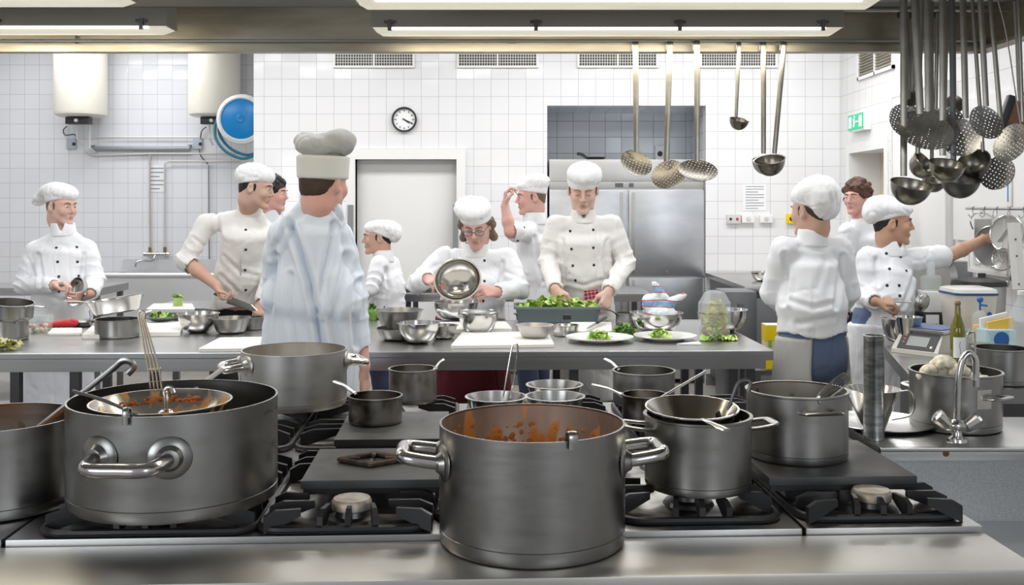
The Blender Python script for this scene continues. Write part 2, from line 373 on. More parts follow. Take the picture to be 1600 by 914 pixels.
# ---------------------------------------------------------------- soft shapes from distance fields (bodies, cloth, food)
class Field:
    def __init__(s, h): s.h = h; s.ops = []
    def rc(s, a, b, ra, rb, k=.02, sub=False):
        a = np.asarray(a, float); b = np.asarray(b, float); R = max(ra, rb)
        s.ops.append((np.minimum(a, b)-R, np.maximum(a, b)+R, ('rc', a, b, ra, rb), k, sub)); return s
    def el(s, c, r, M=None, k=.02, sub=False):
        c = np.asarray(c, float); R = max(r)
        s.ops.append((c-R, c+R, ('el', c, np.asarray(r, float), np.eye(3) if M is None else M), k, sub)); return s
    def lo(s, a, b, ra, rb, ax, k=.03, end=None, sub=False):   # elliptical section, ra = (half width, half depth) at a
        a = np.asarray(a, float); b = np.asarray(b, float); R = max(*ra, *rb)
        t = nrm(b-a); ax = nrm(np.asarray(ax, float)-t*(np.asarray(ax, float)@t))
        s.ops.append((np.minimum(a, b)-R, np.maximum(a, b)+R, ('lo', a, b, ra, rb, ax, np.cross(t, ax), end), k, sub)); return s
    def poly(s, pts, rs, k=.02):
        for i in range(len(pts)-1): s.rc(pts[i], pts[i+1], rs[i], rs[i+1], k)
        return s
    def build(s, smooth=1, disp=None, cut=None):
        h = s.h; add = [o for o in s.ops if not o[4]]
        lo = np.min([o[0] for o in add], 0)-4*h; hi = np.max([o[1] for o in add], 0)+4*h
        n = np.ceil((hi-lo)/h).astype(int)+1; D = np.full(n, .5, np.float32)
        ax = [(lo[i]+np.arange(n[i])*h).astype(np.float32) for i in range(3)]
        for l, u, p, k, sub in s.ops:
            m = 3*h+1.2*k
            i0 = np.clip(np.floor((l-m-lo)/h).astype(int), 0, n-1); i1 = np.clip(np.ceil((u+m-lo)/h).astype(int)+1, 1, n)
            if np.any(i1 <= i0): continue
            X = ax[0][i0[0]:i1[0], None, None]; Y = ax[1][None, i0[1]:i1[1], None]; Z = ax[2][None, None, i0[2]:i1[2]]
            if p[0] == 'rc':
                _, a, b, ra, rb = p; ab = b-a; L2 = max(ab@ab, 1e-9)
                t = np.clip(((X-a[0])*ab[0]+(Y-a[1])*ab[1]+(Z-a[2])*ab[2])/L2, 0, 1)
                d = np.sqrt((X-a[0]-t*ab[0])**2+(Y-a[1]-t*ab[1])**2+(Z-a[2]-t*ab[2])**2)-(ra+(rb-ra)*t)
            elif p[0] == 'el':
                _, c, r, M = p
                q = [((X-c[0])*M[0, i]+(Y-c[1])*M[1, i]+(Z-c[2])*M[2, i])/r[i] for i in range(3)]
                k0 = np.sqrt(q[0]**2+q[1]**2+q[2]**2); k1 = np.sqrt((q[0]/r[0])**2+(q[1]/r[1])**2+(q[2]/r[2])**2)
                d = k0*(k0-1)/np.maximum(k1, 1e-6)
            else:
                _, a, b, ra, rb, e1, e2, end = p; ab = b-a; L = np.linalg.norm(ab); t0 = ab/L
                tt = (X-a[0])*t0[0]+(Y-a[1])*t0[1]+(Z-a[2])*t0[2]; t = np.clip(tt/L, 0, 1); wv = tt-t*L
                qx = (X-a[0])*e1[0]+(Y-a[1])*e1[1]+(Z-a[2])*e1[2]; qy = (X-a[0])*e2[0]+(Y-a[1])*e2[1]+(Z-a[2])*e2[2]
                A = ra[0]+(rb[0]-ra[0])*t; B = ra[1]+(rb[1]-ra[1])*t; mn = np.minimum(A, B)
                d = (np.sqrt((qx/A)**2+(qy/B)**2+(wv/(end or mn))**2)-1)*mn
            S = D[i0[0]:i1[0], i0[1]:i1[1], i0[2]:i1[2]]
            if sub:
                d = -d; hh = np.clip(.5-.5*(S-d)/k, 0, 1) if k > 0 else (d > S)*1.
                S[...] = S*(1-hh)+d*hh+k*hh*(1-hh)
            else:
                hh = np.clip(.5+.5*(S-d)/k, 0, 1); S[...] = S*(1-hh)+d*hh-k*hh*(1-hh)
        if cut is not None: D = cut(D, ax)
        v, f = nets(D, lo, h)
        for _ in range(smooth): v = relax(v, f)
        if disp is not None: v = v+vnormals(v, f)*disp(v)[:, None]
        return v, f
def nets(D, lo, h):
    s = D < 0; nx, ny, nz = D.shape
    cnt = np.zeros((nx-1, ny-1, nz-1), np.int8)
    cs = [(i, j, k) for i in (0, 1) for j in (0, 1) for k in (0, 1)]
    for i, j, k in cs: cnt += s[i:nx-1+i, j:ny-1+j, k:nz-1+k]
    I = np.nonzero((cnt > 0) & (cnt < 8)); N = len(I[0])
    c = {q: D[I[0]+q[0], I[1]+q[1], I[2]+q[2]] for q in cs}
    acc = np.zeros((N, 3)); num = np.zeros(N)
    for q in cs:
        for a in range(3):
            if q[a]: continue
            r = tuple(1 if t == a else q[t] for t in range(3))
            d0, d1 = c[q], c[r]; cr = (d0 < 0) != (d1 < 0)
            t = np.where(cr, d0/np.where(cr, d0-d1, 1), 0)
            for b in range(3): acc[:, b] += np.where(cr, q[b]+(t if b == a else 0), 0)
            num += cr
    P = (np.stack(I, 1)+acc/num[:, None])*h+lo
    idx = np.full((nx-1, ny-1, nz-1), -1, np.int32); idx[I] = np.arange(N)
    F_ = []
    for a in range(3):
        b, cc = (a+1) % 3, (a+2) % 3
        A = [slice(1, -1)]*3; A[a] = slice(0, -1); B = list(A); B[a] = slice(1, None)
        s0, s1 = s[tuple(A)], s[tuple(B)]; e = np.nonzero(s0 != s1)
        if not len(e[0]): continue
        inside = s0[e]; g = [e[0].copy(), e[1].copy(), e[2].copy()]; g[b] = g[b]+1; g[cc] = g[cc]+1
        def at(db, dc):
            q = [g[0], g[1], g[2]]; q[b] = q[b]-db; q[cc] = q[cc]-dc; return idx[q[0], q[1], q[2]]
        q = np.stack([at(1, 1), at(0, 1), at(0, 0), at(1, 0)], 1)
        q[~inside] = q[~inside][:, ::-1]; F_.append(q)
    f = np.concatenate(F_); return P, f[(f >= 0).all(1)]
def relax(v, f, w=.5):
    n = len(v); acc = np.zeros((n, 3)); num = np.zeros(n)
    for a in range(4):
        i, j = f[:, a], f[:, (a+1) % 4]
        for x in range(3): acc[:, x] += np.bincount(i, v[j, x], n)+np.bincount(j, v[i, x], n)
        num += np.bincount(i, minlength=n)+np.bincount(j, minlength=n)
    return v*(1-w)+w*acc/np.maximum(num, 1)[:, None]
def vnormals(v, f):
    fn = np.cross(v[f[:, 2]]-v[f[:, 0]], v[f[:, 3]]-v[f[:, 1]]); n = len(v); o = np.zeros((n, 3))
    for a in range(4):
        for x in range(3): o[:, x] += np.bincount(f[:, a], fn[:, x], n)
    return o/np.maximum(np.linalg.norm(o, axis=1), 1e-12)[:, None]
_g = np.random.default_rng(3); _T = _g.random((32, 32, 32))
def vnoise(p):                 # smooth value noise in 0..1
    i = np.floor(p).astype(int); t = p-i; t = t*t*(3-2*t); r = 0
    for a in (0, 1):
        for b in (0, 1):
            for c in (0, 1):
                wgt = np.where(a, t[:, 0], 1-t[:, 0])*np.where(b, t[:, 1], 1-t[:, 1])*np.where(c, t[:, 2], 1-t[:, 2])
                r = r+wgt*_T[(i[:, 0]+a) % 32, (i[:, 1]+b) % 32, (i[:, 2]+c) % 32]
    return r
def folds(amp, sx, sy, sz, seed=0, warp=.06):   # creased cloth: ridges stretched along the small scales
    def fn(v):
        q = v+warp*np.stack([vnoise(v*5+seed+7), vnoise(v*5+seed+31), vnoise(v*5+seed+53)], 1)
        n = vnoise(q*V(sx, sy, sz)+seed*3.3); m = vnoise(q*V(sx, sy, sz)*2.1+seed*1.7+9)
        return amp*((1-np.abs(2*n-1)*2)*.5-1.5*(1-np.abs(2*n-1))**7*.6+(1-np.abs(2*m-1)*2)*.22-.7*(1-np.abs(2*m-1))**6*.6)
    return fn
# ================================================================= THE ROOM
TW = tile_mat('white_wall_tiles', (0, 2), (.80, .80, .82), (.46, .46, .48), .15, (.03, .07))
TL = tile_mat('white_wall_tiles_left', (0, 2), (.78, .79, .83), (.44, .44, .47), .15, (.0, .03))
TR = tile_mat('white_wall_tiles_right', (1, 2), (.80, .80, .80), (.46, .46, .47), .15, (.05, .07))
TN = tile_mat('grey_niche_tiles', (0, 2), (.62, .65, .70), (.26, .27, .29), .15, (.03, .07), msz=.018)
FL = tile_mat('floor_tiles', (0, 1), (.36, .34, .31), (.2, .19, .18), .3, (0, 0), msz=.01, rough=.35)
struct('floor', box(-6.4, 3.1, -3, 10.7, -.1, 0), FL, smooth=False)
struct('ceiling', box(-6.4, 3.1, -.4, 10.7, CEIL, CEIL+.1), PAINTW, smooth=False)
YB = 8.8; XR = 2.83
DX0, DX1, DZ = -1.345, -.475, 1.94
NX0, NX1, NZ = (855-800)*YB/F, (1103-800)*YB/F, H+(320-165)*YB/F
def wallbox(x0, x1, z0, z1): return box(x0, x1, YB, YB+.16, z0, z1)
struct('wall_back', join(wallbox(-2.22, DX0, 0, CEIL), wallbox(DX0, DX1, DZ, CEIL), wallbox(DX1, NX0, 0, CEIL), wallbox(NX0, NX1, NZ, CEIL),
       wallbox(NX1, XR, 0, CEIL)), TW, smooth=False)
struct('wall_return', box(-2.22, -2.06, YB+.16, 10.4, 0, CEIL), TR, smooth=False)
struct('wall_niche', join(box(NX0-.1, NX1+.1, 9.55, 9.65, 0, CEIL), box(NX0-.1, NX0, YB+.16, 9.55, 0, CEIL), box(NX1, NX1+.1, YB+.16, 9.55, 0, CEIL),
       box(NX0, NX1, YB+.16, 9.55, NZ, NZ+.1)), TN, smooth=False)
struct('wall_left', box(-6.4, -6.25, -3, 10.4, 0, CEIL), TR, smooth=False)
struct('wall_rear', box(-6.4, -2.06, 10.4, 10.55, 0, CEIL), TL, smooth=False)
# right wall with its doorway
RY0, RY1, RZ = 7.72, 8.62, 2.03
struct('wall_right', join(box(XR, XR+.35, -3, RY0, 0, CEIL), box(XR, XR+.35, RY1, 10.7, 0, CEIL), box(XR, XR+.35, RY0, RY1, RZ, CEIL)), TR, smooth=False)
d = struct('door_2', box(XR+.25, XR+.3, RY0+.05, RY1-.05, 0, RZ-.05), BEIGE, smooth=False)
struct('trim_2', join(box(XR-.01, XR+.33, RY1-.05, RY1+.03, 0, RZ+.03), box(XR-.01, XR+.33, RY0-.03, RY0+.05, 0, RZ+.03), box(XR-.01, XR+.33, RY0+.05, RY1-.05, RZ-.05, RZ+.03)), PAINTW, smooth=False)
part('door_handle', join(tube([(XR+.25, 7.86, 1.02), (XR+.2, 7.86, 1.02), (XR+.2, 7.98, 1.02)], .009)), SHINY, d)
# the white door in the back wall: deep white frame, flat leaf
struct('trim_1', join(box(DX0-.075, DX0, YB-.03, YB+.1, 0, DZ+.085), box(DX1, DX1+.075, YB-.03, YB+.1, 0, DZ+.085), box(DX0, DX1, YB-.03, YB+.1, DZ, DZ+.085)), PAINTW, smooth=False)
d = struct('door_1', box(DX0, DX1, YB+.09, YB+.14, 0, DZ), PAINTW, smooth=False)
part('door_handle', join(tube([(DX1-.07, YB+.09, 1.0), (DX1-.07, YB+.04, 1.0), (DX1-.18, YB+.04, 1.0)], .009)), SHINY, d)
for x in (DX0-.06, DX1-.03):
    struct('trim_%d' % (3 if x < -1 else 4), box(x, x+.045, YB-.05, YB-.031, .1, 1.55), PAINTG, smooth=False)
struct('baseboard_back', join(box(-2.22, DX0-.08, YB-.012, YB, 0, .1), box(DX1+.08, NX0, YB-.012, YB, 0, .1), box(NX1, XR, YB-.012, YB, 0, .1)), PAINTG, smooth=False)

# ---- wall vents above the door
def vent(x0, x1, z0, z1, label):
    t = thing('wall_vent', label, 'vent', ((x0+x1)/2, YB-.001, z0), group='vents along the top of the back wall')
    w_ = x1-x0; h_ = z1-z0; b = .018
    fr = join(box(-w_/2, w_/2, -.02, 0, 0, b), box(-w_/2, w_/2, -.02, 0, h_-b, h_), box(-w_/2, -w_/2+b, -.02, 0, b, h_-b), box(w_/2-b, w_/2, -.02, 0, b, h_-b), box(-.008, .008, -.02, 0, b, h_-b))
    part('frame', fr, PAINTW, t, smooth=False)
    part('backing', box(-w_/2+b, w_/2-b, -.004, -.001, b, h_-b), mat('dark_vent', (.09, .09, .08), .8), t, smooth=False)
    gs = []
    n = 30
    for i in range(1, n): gs.append(box(-w_/2+b+i*(w_-2*b)/n-.0022, -w_/2+b+i*(w_-2*b)/n+.0022, -.013, -.008, b, h_-b))
    for i in range(1, 9): gs.append(box(-w_/2+b, w_/2-b, -.014, -.009, b+i*(h_-2*b)/9-.002, b+i*(h_-2*b)/9+.002))
    part('grille', join(*gs), PAINTW, t, smooth=False)
for (a, b_), lb in zip(((521, 648), (714, 841), (902, 1028), (1093, 1214)),
    ('white wall vent grille left of and above the wall clock', 'white wall vent grille between the clock and the fridge niche',
     'white wall vent grille straight above the fridge niche', 'white wall vent grille at right, behind the hanging ladles')):
    p0 = W(a, 106, YB); p1 = W(b_, 60, YB); vent(p0[0], p1[0], p0[2], p1[2], lb)
# vent on the right wall
t = thing('wall_vent', 'grey louvred vent in a white frame high on the right wall', 'vent', (XR-.001, 7.95, 2.56))
def rw(y0, y1, z0, z1, d0, d1): return box(-d1, -d0, y0-7.95, y1-7.95, z0-2.56, z1-2.56)
part('frame', join(rw(7.56, 8.34, 2.56, 2.585, 0, .02), rw(7.56, 8.34, 2.9, 2.925, 0, .02), rw(7.56, 7.585, 2.56, 2.92, 0, .02), rw(8.315, 8.34, 2.56, 2.92, 0, .02), rw(7.94, 7.96, 2.56, 2.92, 0, .02)), PAINTW, t, smooth=False)
part('backing', rw(7.58, 8.32, 2.58, 2.9, .001, .004), mat('dark_vent', (.09, .09, .08), .8), t, smooth=False)
part('louvre', join(*[xf(box(-.022, -.005, -.36, .36, -.001, .001), (0, .0, .035+i*.0225), (0, .5, 0)) for i in range(14)]), mat('louvre_beige', (.5, .46, .38), .5), t, smooth=False)

# ---- wall clock
cx, _, cz = W(632, 187, YB)
t = thing('wall_clock', 'round white wall clock with a black rim above the white door', 'clock', (cx, YB, cz))
RX = (PI/2, 0, 0)
part('rim', xf(lathe([(.093, 0), (.106, 0), (.108, .03), (.1, .04), (.093, .034), (.093, 0)], 48), rot=RX), BLACK, t)
part('dial', xf(lathe([(0, .015), (.094, .015), (.094, 0)], 48), rot=RX), PAPER, t)
mk = []
for i in range(12):
    a = i*PI/6; mk.append(xf(box(-.003, .003, -.018, -.0155, .066, .081 if i % 3 else .085), rot=(0, a, 0)))
part('hour_marks', join(*mk), BLACK, t, smooth=False)
part('hour_hand', xf(box(-.005, .005, -.021, -.019, -.012, .052), rot=(0, math.radians(124), 0)), BLACK, t, smooth=False)
part('minute_hand', xf(box(-.0035, .0035, -.024, -.022, -.016, .078), rot=(0, math.radians(114), 0)), BLACK, t, smooth=False)

# ---- exit sign on the right wall
ys = 8.25
t = thing('exit_sign', 'lit green and white emergency exit sign on the right wall above the doorway', 'sign', (XR, ys, H+128*8.3/F-.07))
part('housing', box(-.06, 0, -.19, .19, 0, .15, .006), PAINTW, t)
part('panel', box(-.064, -.0605, -.18, .18, .012, .138), GREEN, t, smooth=False)
def sgn(y0, y1, z0, z1, r=0): return xf(box(-.067, -.0645, y0, y1, z0, z1), rot=(0, 0, 0))
man = [xf(box(-.067, -.0645, -.012, .012, -.025, .025), (0, .03, .078), (-.35, 0, 0)), xf(lathe([(0, .0665), (.011, .0665), (.011, .0645)], 14), (0, .018, .118), (0, -PI/2, 0)),
       xf(box(-.067, -.0645, -.006, .006, -.028, .0), (0, .03, .06), (.7, 0, 0)), xf(box(-.067, -.0645, -.006, .006, -.03, .0), (0, .042, .06), (-.6, 0, 0)),
       xf(box(-.067, -.0645, -.005, .005, -.028, .0), (0, .02, .1), (1.0, 0, 0)), xf(box(-.067, -.0645, -.005, .005, -.026, .0), (0, .04, .1), (-1.1, 0, 0))]
door = [sgn(-.15, -.09, .03, .12), sgn(.095, .15, .03, .12)]
arrow = [xf(box(-.067, -.0645, -.03, .03, -.005, .005), (0, -.035, .075))]
part('pictogram', join(*man, *door, *arrow), LITW, t, smooth=False)

# ---- papers, switches on the back wall
def paper(name, x0, x1, y0, y1, Y, label, lines=8):
    a = W(x0, y1, Y); b = W(x1, y0, Y)
    t = thing(name, label, 'paper', ((a[0]+b[0])/2, Y-.001, a[2])); w_ = (b[0]-a[0])/2; h_ = b[2]-a[2]
    part('sheet', box(-w_, w_, -.003, 0, 0, h_), PAPER, t, smooth=False)
    part('printed_lines', join(*[box(-w_*.8, w_*(.8 if i % 3 else .3), -.0045, -.0031, h_*(i+.7)/(lines+.6), h_*(i+.95)/(lines+.6)) for i in range(lines)]), INK, t, smooth=False)
paper('wall_notice', 1161, 1197, 288, 329, YB, 'white printed notice with a table, taped to tiles right of the fridge', 9)
paper('wall_notice', 232, 259, 258, 300, 10.4, 'small white notice stuck to the tiles between two thin pipes', 6)
def plate(name, x0, x1, y0, y1, m, label, cat='switch', Y=YB, extra=None):
    a = W(x0, y1, Y); b = W(x1, y0, Y); w_ = (b[0]-a[0])/2; h_ = b[2]-a[2]
    t = thing(name, label, cat, ((a[0]+b[0])/2, Y, a[2]))
    part('housing', box(-w_, w_, -.035, 0, 0, h_, .005), m, t)
    for nm, u, v_, r, mm in (extra or []):
        part(nm, xf(lathe([(0, .006), (r*.8, .006), (r, 0)], 16), (u, -.035, v_), RX), mm, t)
plate('wall_switch_box', 1135, 1156, 335, 349, mat('switch_grey', (.62, .62, .62), .4), 'grey wall switch box with a black and a red button, right of the fridge',
      extra=[('black_button', -.028, .038, .012, BLACK), ('red_button', .028, .038, .012, mat('button_red', (.5, .02, .02), .4))])
plate('wall_socket', 1158, 1178, 336, 348, PAINTW, 'white double socket right beside the grey switch box', 'socket', extra=[('socket_hole', 0, .033, .02, mat('socket_shade', (.6, .6, .6), .5))])
plate('wall_socket', 1186, 1206, 336, 348, PAINTW, 'white socket farther right on the tiles, under the printed notice', 'socket', extra=[('socket_hole', 0, .033, .02, mat('socket_shade', (.6, .6, .6), .5))])
plate('wall_thermostat', 1228, 1242, 334, 349, YELLOW, 'yellow wall box with a dark dial beside the young woman seen from behind', 'box', extra=[('dial', .0, .04, .018, BLACK)])
plate('niche_socket', 1023, 1038, 228, 249, PAINTW, 'white socket with a black plug high in the fridge niche', 'socket', 9.55, extra=[('plug', 0, .05, .025, BLACK)])

# ---- fridge in the niche
fx0, fx1, fy = NX0+.02, NX1-.005, 8.86
t = thing('upright_fridge', 'double door stainless steel fridge standing in the tiled niche', 'fridge', ((fx0+fx1)/2, fy, 0))
W2 = (fx1-fx0)/2; zt = rimz(249, fy); FRM = mat('fridge_steel', (.5, .52, .55), .3, 1, mottle=((1, 1, 2), 2.5, (.58, .6, .64), (.72, .74, .77), .3, .7))
part('body', box(-W2, W2, .03, .65, .04, zt), FRM, t, smooth=False)
z1 = rimz(284, fy); z2 = rimz(296, fy); z3 = rimz(432, fy); xs = (980-800)*fy/F-(fx0+fx1)/2
part('top_panel', box(-W2, W2, 0, .029, z1+.004, zt, .004), mat('fridge_top_panel', (.62, .62, .62), .3, .9), t)
part('control_strip', box(-W2, W2, .005, .029, z2+.004, z1-.001, .002), ALU, t)
part('control_display', join(box(-.1, -.03, -.0, .004, z2+.02, z1-.012), box(.02, .06, 0, .004, z2+.02, z1-.012)), DGREY, t, smooth=False)
def fdoor(a, b, za, zb, hx):
    d_ = part('door', box(a, b, -.02, .028, za, zb, .008), FRM, t)
    part('handle', box(hx-.012, hx+.012, -.032, -.0205, za+.02, zb-.02, .004), STEEL, d_)
fdoor(-W2, xs-.012, z3+.006, z2-.004, xs-.05); fdoor(xs+.012, W2, z3+.006, z2-.004, xs+.05)
fdoor(-W2, xs-.012, .1, z3-.006, xs-.05); fdoor(xs+.012, W2, .1, z3-.006, xs+.05)
part('lock', xf(lathe([(0, .012), (.012, .012), (.014, 0)], 14), ((1043-800)*fy/F-(fx0+fx1)/2, -.021, z3+.04), RX), SHINY, t)
# black pan lid knob lying on top of the fridge
px_, _, pz_ = W(930, 247, 9.0)
t = thing('frying_pan', 'small black pan lying on top of the fridge behind a tall cook', 'pan', (px_, 9.0, zt))
part('bowl', lathe([(0, 0), (.07, 0), (.09, .025), (.086, .025), (.068, .004), (0, .004)], 24), BLACK, t)
part('handle', tube([(-.08, -.02, .022), (-.12, -.04, .05), (-.16, -.05, .055)], .014, 8), BLACK, t)

# ---- left rear: two water heaters, pipes, hose reel
HD = mat('heater_black', (.03, .03, .035), .4)
def heater(xc, y0, y1, label):
    p = W(xc, y1, 10.13); r = .25
    t = thing('water_heater', label, 'water heater', (p[0], 10.13, p[2]), group='water heaters on the left rear wall')
    hh = 1.1
    part('tank', lathe([(0, 0), (r*.8, .0), (r*.97, .02), (r, .05), (r, hh), (r*.9, hh+.06), (0, hh+.08)], 56), ENAMEL, t)
    part('thermostat_box', box(-.11, .12, -.1, .0, -.075, -.005, .006), HD, t)
    part('dial', xf(lathe([(0, .02), (.016, .02), (.02, 0)], 16), (0, -.1, -.04), RX), WHITEP, t)
    part('bracket', box(-.1, .1, .2, .27, .25, .85), PAINTG, t, smooth=False)
    part('pipes', join(tube([(-.08, .1, 0), (-.08, .1, -.2), (-.08, .22, -.26)], .009), tube([(.05, .1, 0), (.05, .1, -.3), (.05, .24, -.34)], .009)), PAINTW, t)
heater(126, 80, 183, 'tall cream water heater on the wall, farther from the blue hose reel')
heater(335, 80, 183, 'tall cream water heater on the wall, right beside the blue hose reel')
def wp(x, y, d=.03): return W(x, y, 10.4-d)
def wallpipe(name, pts, r, m, label, cat='pipe', k=None):
    P = [wp(x, y, .035) for x, y in pts]
    c = P[0]; single(name, tube(spline(P, k) if k else P, r, 8), m, label, cat, c, world=True)
wallpipe('grey_drain_pipe', [(145, 227), (145, 232), (297, 232), (297, 226)], .024, mat('grey_pipe', (.3, .32, .34), .4), 'thick grey horizontal pipe on tiles between the water heaters')
wallpipe('water_pipe', [(133, 236), (145, 243), (232, 240), (382, 240)], .009, mat('pipe_paint', (.6, .58, .56), .4), 'long thin pipe running just under the thick grey pipe')
wallpipe('water_pipe', [(150, 214), (300, 214), (310, 214)], .008, PAINTW, 'thin white pipe running level above the thick grey pipe')
wallpipe('water_pipe', [(376, 252), (265, 252), (257, 256), (257, 387)], .009, mat('pipe_paint', (.6, .58, .56), .4), 'thin pipe that bends down to the right of the small notice')
wallpipe('water_pipe', [(234, 240), (234, 300), (235, 387)], .009, mat('pipe_brownish', (.5, .42, .38), .4), 'thin brownish pipe dropping to the tap, left of the small notice')
wallpipe('water_pipe', [(326, 258), (327, 410)], .008, PAINTG, 'thin grey conduit dropping behind the cook with a knife')
for x0, lb in ((106, 'grey junction box under the water heater far from the hose reel'), (303, 'grey junction box under the water heater beside the hose reel')):
    plate('junction_box', x0, x0+14, 216, 233, mat('junction_grey', (.42, .47, .52), .4), lb, 'box', 10.4, extra=[('switch_knob', .03, .05, .018, BLACK)])
wallpipe('power_cord', [(105, 197), (99, 203), (102, 211), (116, 210), (120, 217)], .006, DGREY, 'looped grey cord from heater to junction box, far left', 'cord', 6)
wallpipe('power_cord', [(322, 198), (315, 205), (313, 217)], .006, DGREY, 'short grey cord above the junction box near the hose reel', 'cord', 6)
wallpipe('power_cord', [(311, 233), (314, 244), (325, 256)], .006, DGREY, 'short grey cord hanging under the junction box near the hose reel', 'cord', 6)
HRY = 9.72; hx, _, hz = W(380, 187, HRY)
t = thing('hose_reel', 'round blue and white wall hose reel by the white wall corner', 'hose reel', (hx, HRY, hz))
part('rim', xf(lathe([(0, 0), (.235, 0), (.24, .03), (.232, .08), (.2, .1), (.185, .08), (.0, .07)], 56), rot=RX), WHITEP, t)
part('disc', xf(lathe([(0, .105), (.03, .11), (.04, .1), (.17, .095), (.19, .085), (.19, .075)], 56), rot=RX), BLUE, t)
hs = [W(x, y, HRY+.02)-V(hx, HRY, hz) for x, y in ((352, 168), (338, 190), (337, 215), (352, 236), (375, 247), (392, 245), (404, 235))]
part('hose', join(tube(spline(hs, 8), .014, 8), tube(spline([p+V(.03, .03, .035) for p in hs], 8), .014, 8)), TEAL, t)
part('mount', join(box(-.05, -2.22-hx, .0, .04, -.06, .06), box(-2.225-hx, -2.22-hx, -.08, .12, -.12, .12)), PAINTW, t, smooth=False)

# ---- left rear sink and its tap
p = W(163, 430, 9.75); q = W(330, 430, 9.75)
SX0, SX1 = p[0]-.05, -2.3
t = thing('long_sink', 'long stainless steel trough sink against the left rear wall', 'sink', ((SX0+SX1)/2, 9.75, 0)); h2 = (SX1-SX0)/2; SZ = H-110*9.75/F
part('basin', join(box(-h2, h2, 0, .03, .3, SZ), box(-h2, -h2+.03, .03, .6, .3, SZ), box(h2-.03, h2, .03, .6, .3, SZ), box(-h2, h2, .03, .6, .3, .33), box(-h2, h2, .6, .63, .3, SZ+.12)), mat('light_steel', (.72, .73, .74), .5, .75), t, smooth=False)
part('rim', join(tube([(-h2, -.0, SZ), (h2, -.0, SZ)], .025, 10)), mat('light_steel', (.72, .73, .74), .5, .75), t)
for x in (-h2+.06, h2-.06):
    for y in (.06, .56): part('leg', tube([(x, y, 0), (x, y, .3)], .02), DARKST, t)
tp = W(243, 397, 10.33)
t = thing('wall_tap', 'chrome wall mixer tap with a bent spout over the trough sink', 'tap', (tp[0], 10.4, tp[2]))
part('body', join(tube([(-.09, -.06, 0), (.1, -.06, 0)], .018), tube([(-.07, 0, 0), (-.07, -.06, 0)], .015), tube([(.08, 0, 0), (.08, -.06, 0)], .015)), SHINY, t)
part('spout', tube(spline([(0, -.07, -.01), (-.02, -.12, -.06), (-.1, -.18, -.06), (-.15, -.2, -.08), (-.155, -.2, -.12)]), .011), SHINY, t)
for x in (-.11, .12): part('knob', xf(lathe([(0, .02), (.02, .02), (.022, -.01), (0, -.01)], 12), (x, -.06, 0), (0, PI/2, 0)), SHINY, t)
for x in (-.07, .08): part('union', tube([(x, -.03, .0), (x, -.03, .07)], .016, 8), BRASS, t)

# ---- simple steel work tables
def work_table(label, x0, x1, y0, y1, zt, rz=0, origin=None, edge=.06, legs=None, shelf=None, splash=None, group=None, m=None, lm=None):
    o = origin or ((x0+x1)/2, y0, 0)
    t = thing('steel_table', label, 'table', o, rz, group)
    ox, oy = (0, 0) if origin else o[:2]
    B = lambda a, b, c, d, e, f, bv=0: box(a-ox, b-ox, c-oy, d-oy, e, f, bv)
    part('tabletop', join(B(x0, x1, y0, y1, zt-.028, zt, .004), B(x0, x1, y0+.002, y0+.012, zt-edge, zt-.02), B(x1-.012, x1-.002, y0, y1, zt-edge, zt-.02), B(x0+.002, x0+.012, y0, y1, zt-edge, zt-.02)), m or STEELH, t, smooth=False)
    for x, y in legs or ((x0+.05, y0+.06), (x1-.05, y0+.06), (x0+.05, y1-.06), (x1-.05, y1-.06)):
        part('leg', B(x-.02, x+.02, y-.02, y+.02, 0, zt-.03), lm or DARKST, t, smooth=False)
    if shelf: part('shelf', B(x0+.03, x1-.03, y0+.05, y1-.05, shelf, shelf+.025), lm or DARKST, t, smooth=False)
    if splash: part('splashback', B(x0, x1, y1-.02, y1, zt, zt+splash), STEELH, t, smooth=False)
    return t
work_table('low steel side table behind the young cook at far left, against rear wall', -5.6, W(172, 445, 8.2)[0], 8.0, 8.6, .9, shelf=.3)
work_table('steel prep table behind the front table, carrying boards and broccoli', W(232, 480, 6.5)[0], W(345, 480, 6.5)[0], 6.45, 6.95, .9, shelf=.3)
work_table('steel table in the rear aisle holding a salad tray, behind the cook with glasses', W(626, 460, 7.5)[0], W(1018, 460, 7.5)[0], 7.5, 8.2, .9, shelf=.3)
# cabinet counter in the back right corner, with a grey side panel
cx0 = W(1163, 440, 7.3)[0]
t = thing('corner_counter', 'dark steel counter in the back right corner, small bowl on it', 'counter', (cx0, 7.3, 0))
part('worktop', box(0, XR-cx0-.01, 0, 1.48, .93, .97, .006), STEELH, t)
part('cabinet', box(.04, XR-cx0-.01, .06, 1.46, .1, .93), DARKST, t, smooth=False)
part('plinth', box(.08, XR-cx0-.01, .1, 1.4, 0, .1), BLACK, t, smooth=False)
for i in range(3): part('door', box(.09+i*.3, .36+i*.3, .03, .059, .14, .88, .004), PAINTG, t)
single('steel_panel_bin', join(box(-.13, .09, -.36, -.03, 0, .96, .01), box(-.04, .0, -.38, -.36, .85, .88)), mat('bin_steel', (.2, .21, .22), .35, .9), 'tall grey steel bin standing just left of the corner counter', 'bin', (W(1142, 443, 7.35)[0]+.0, 7.3, 0))

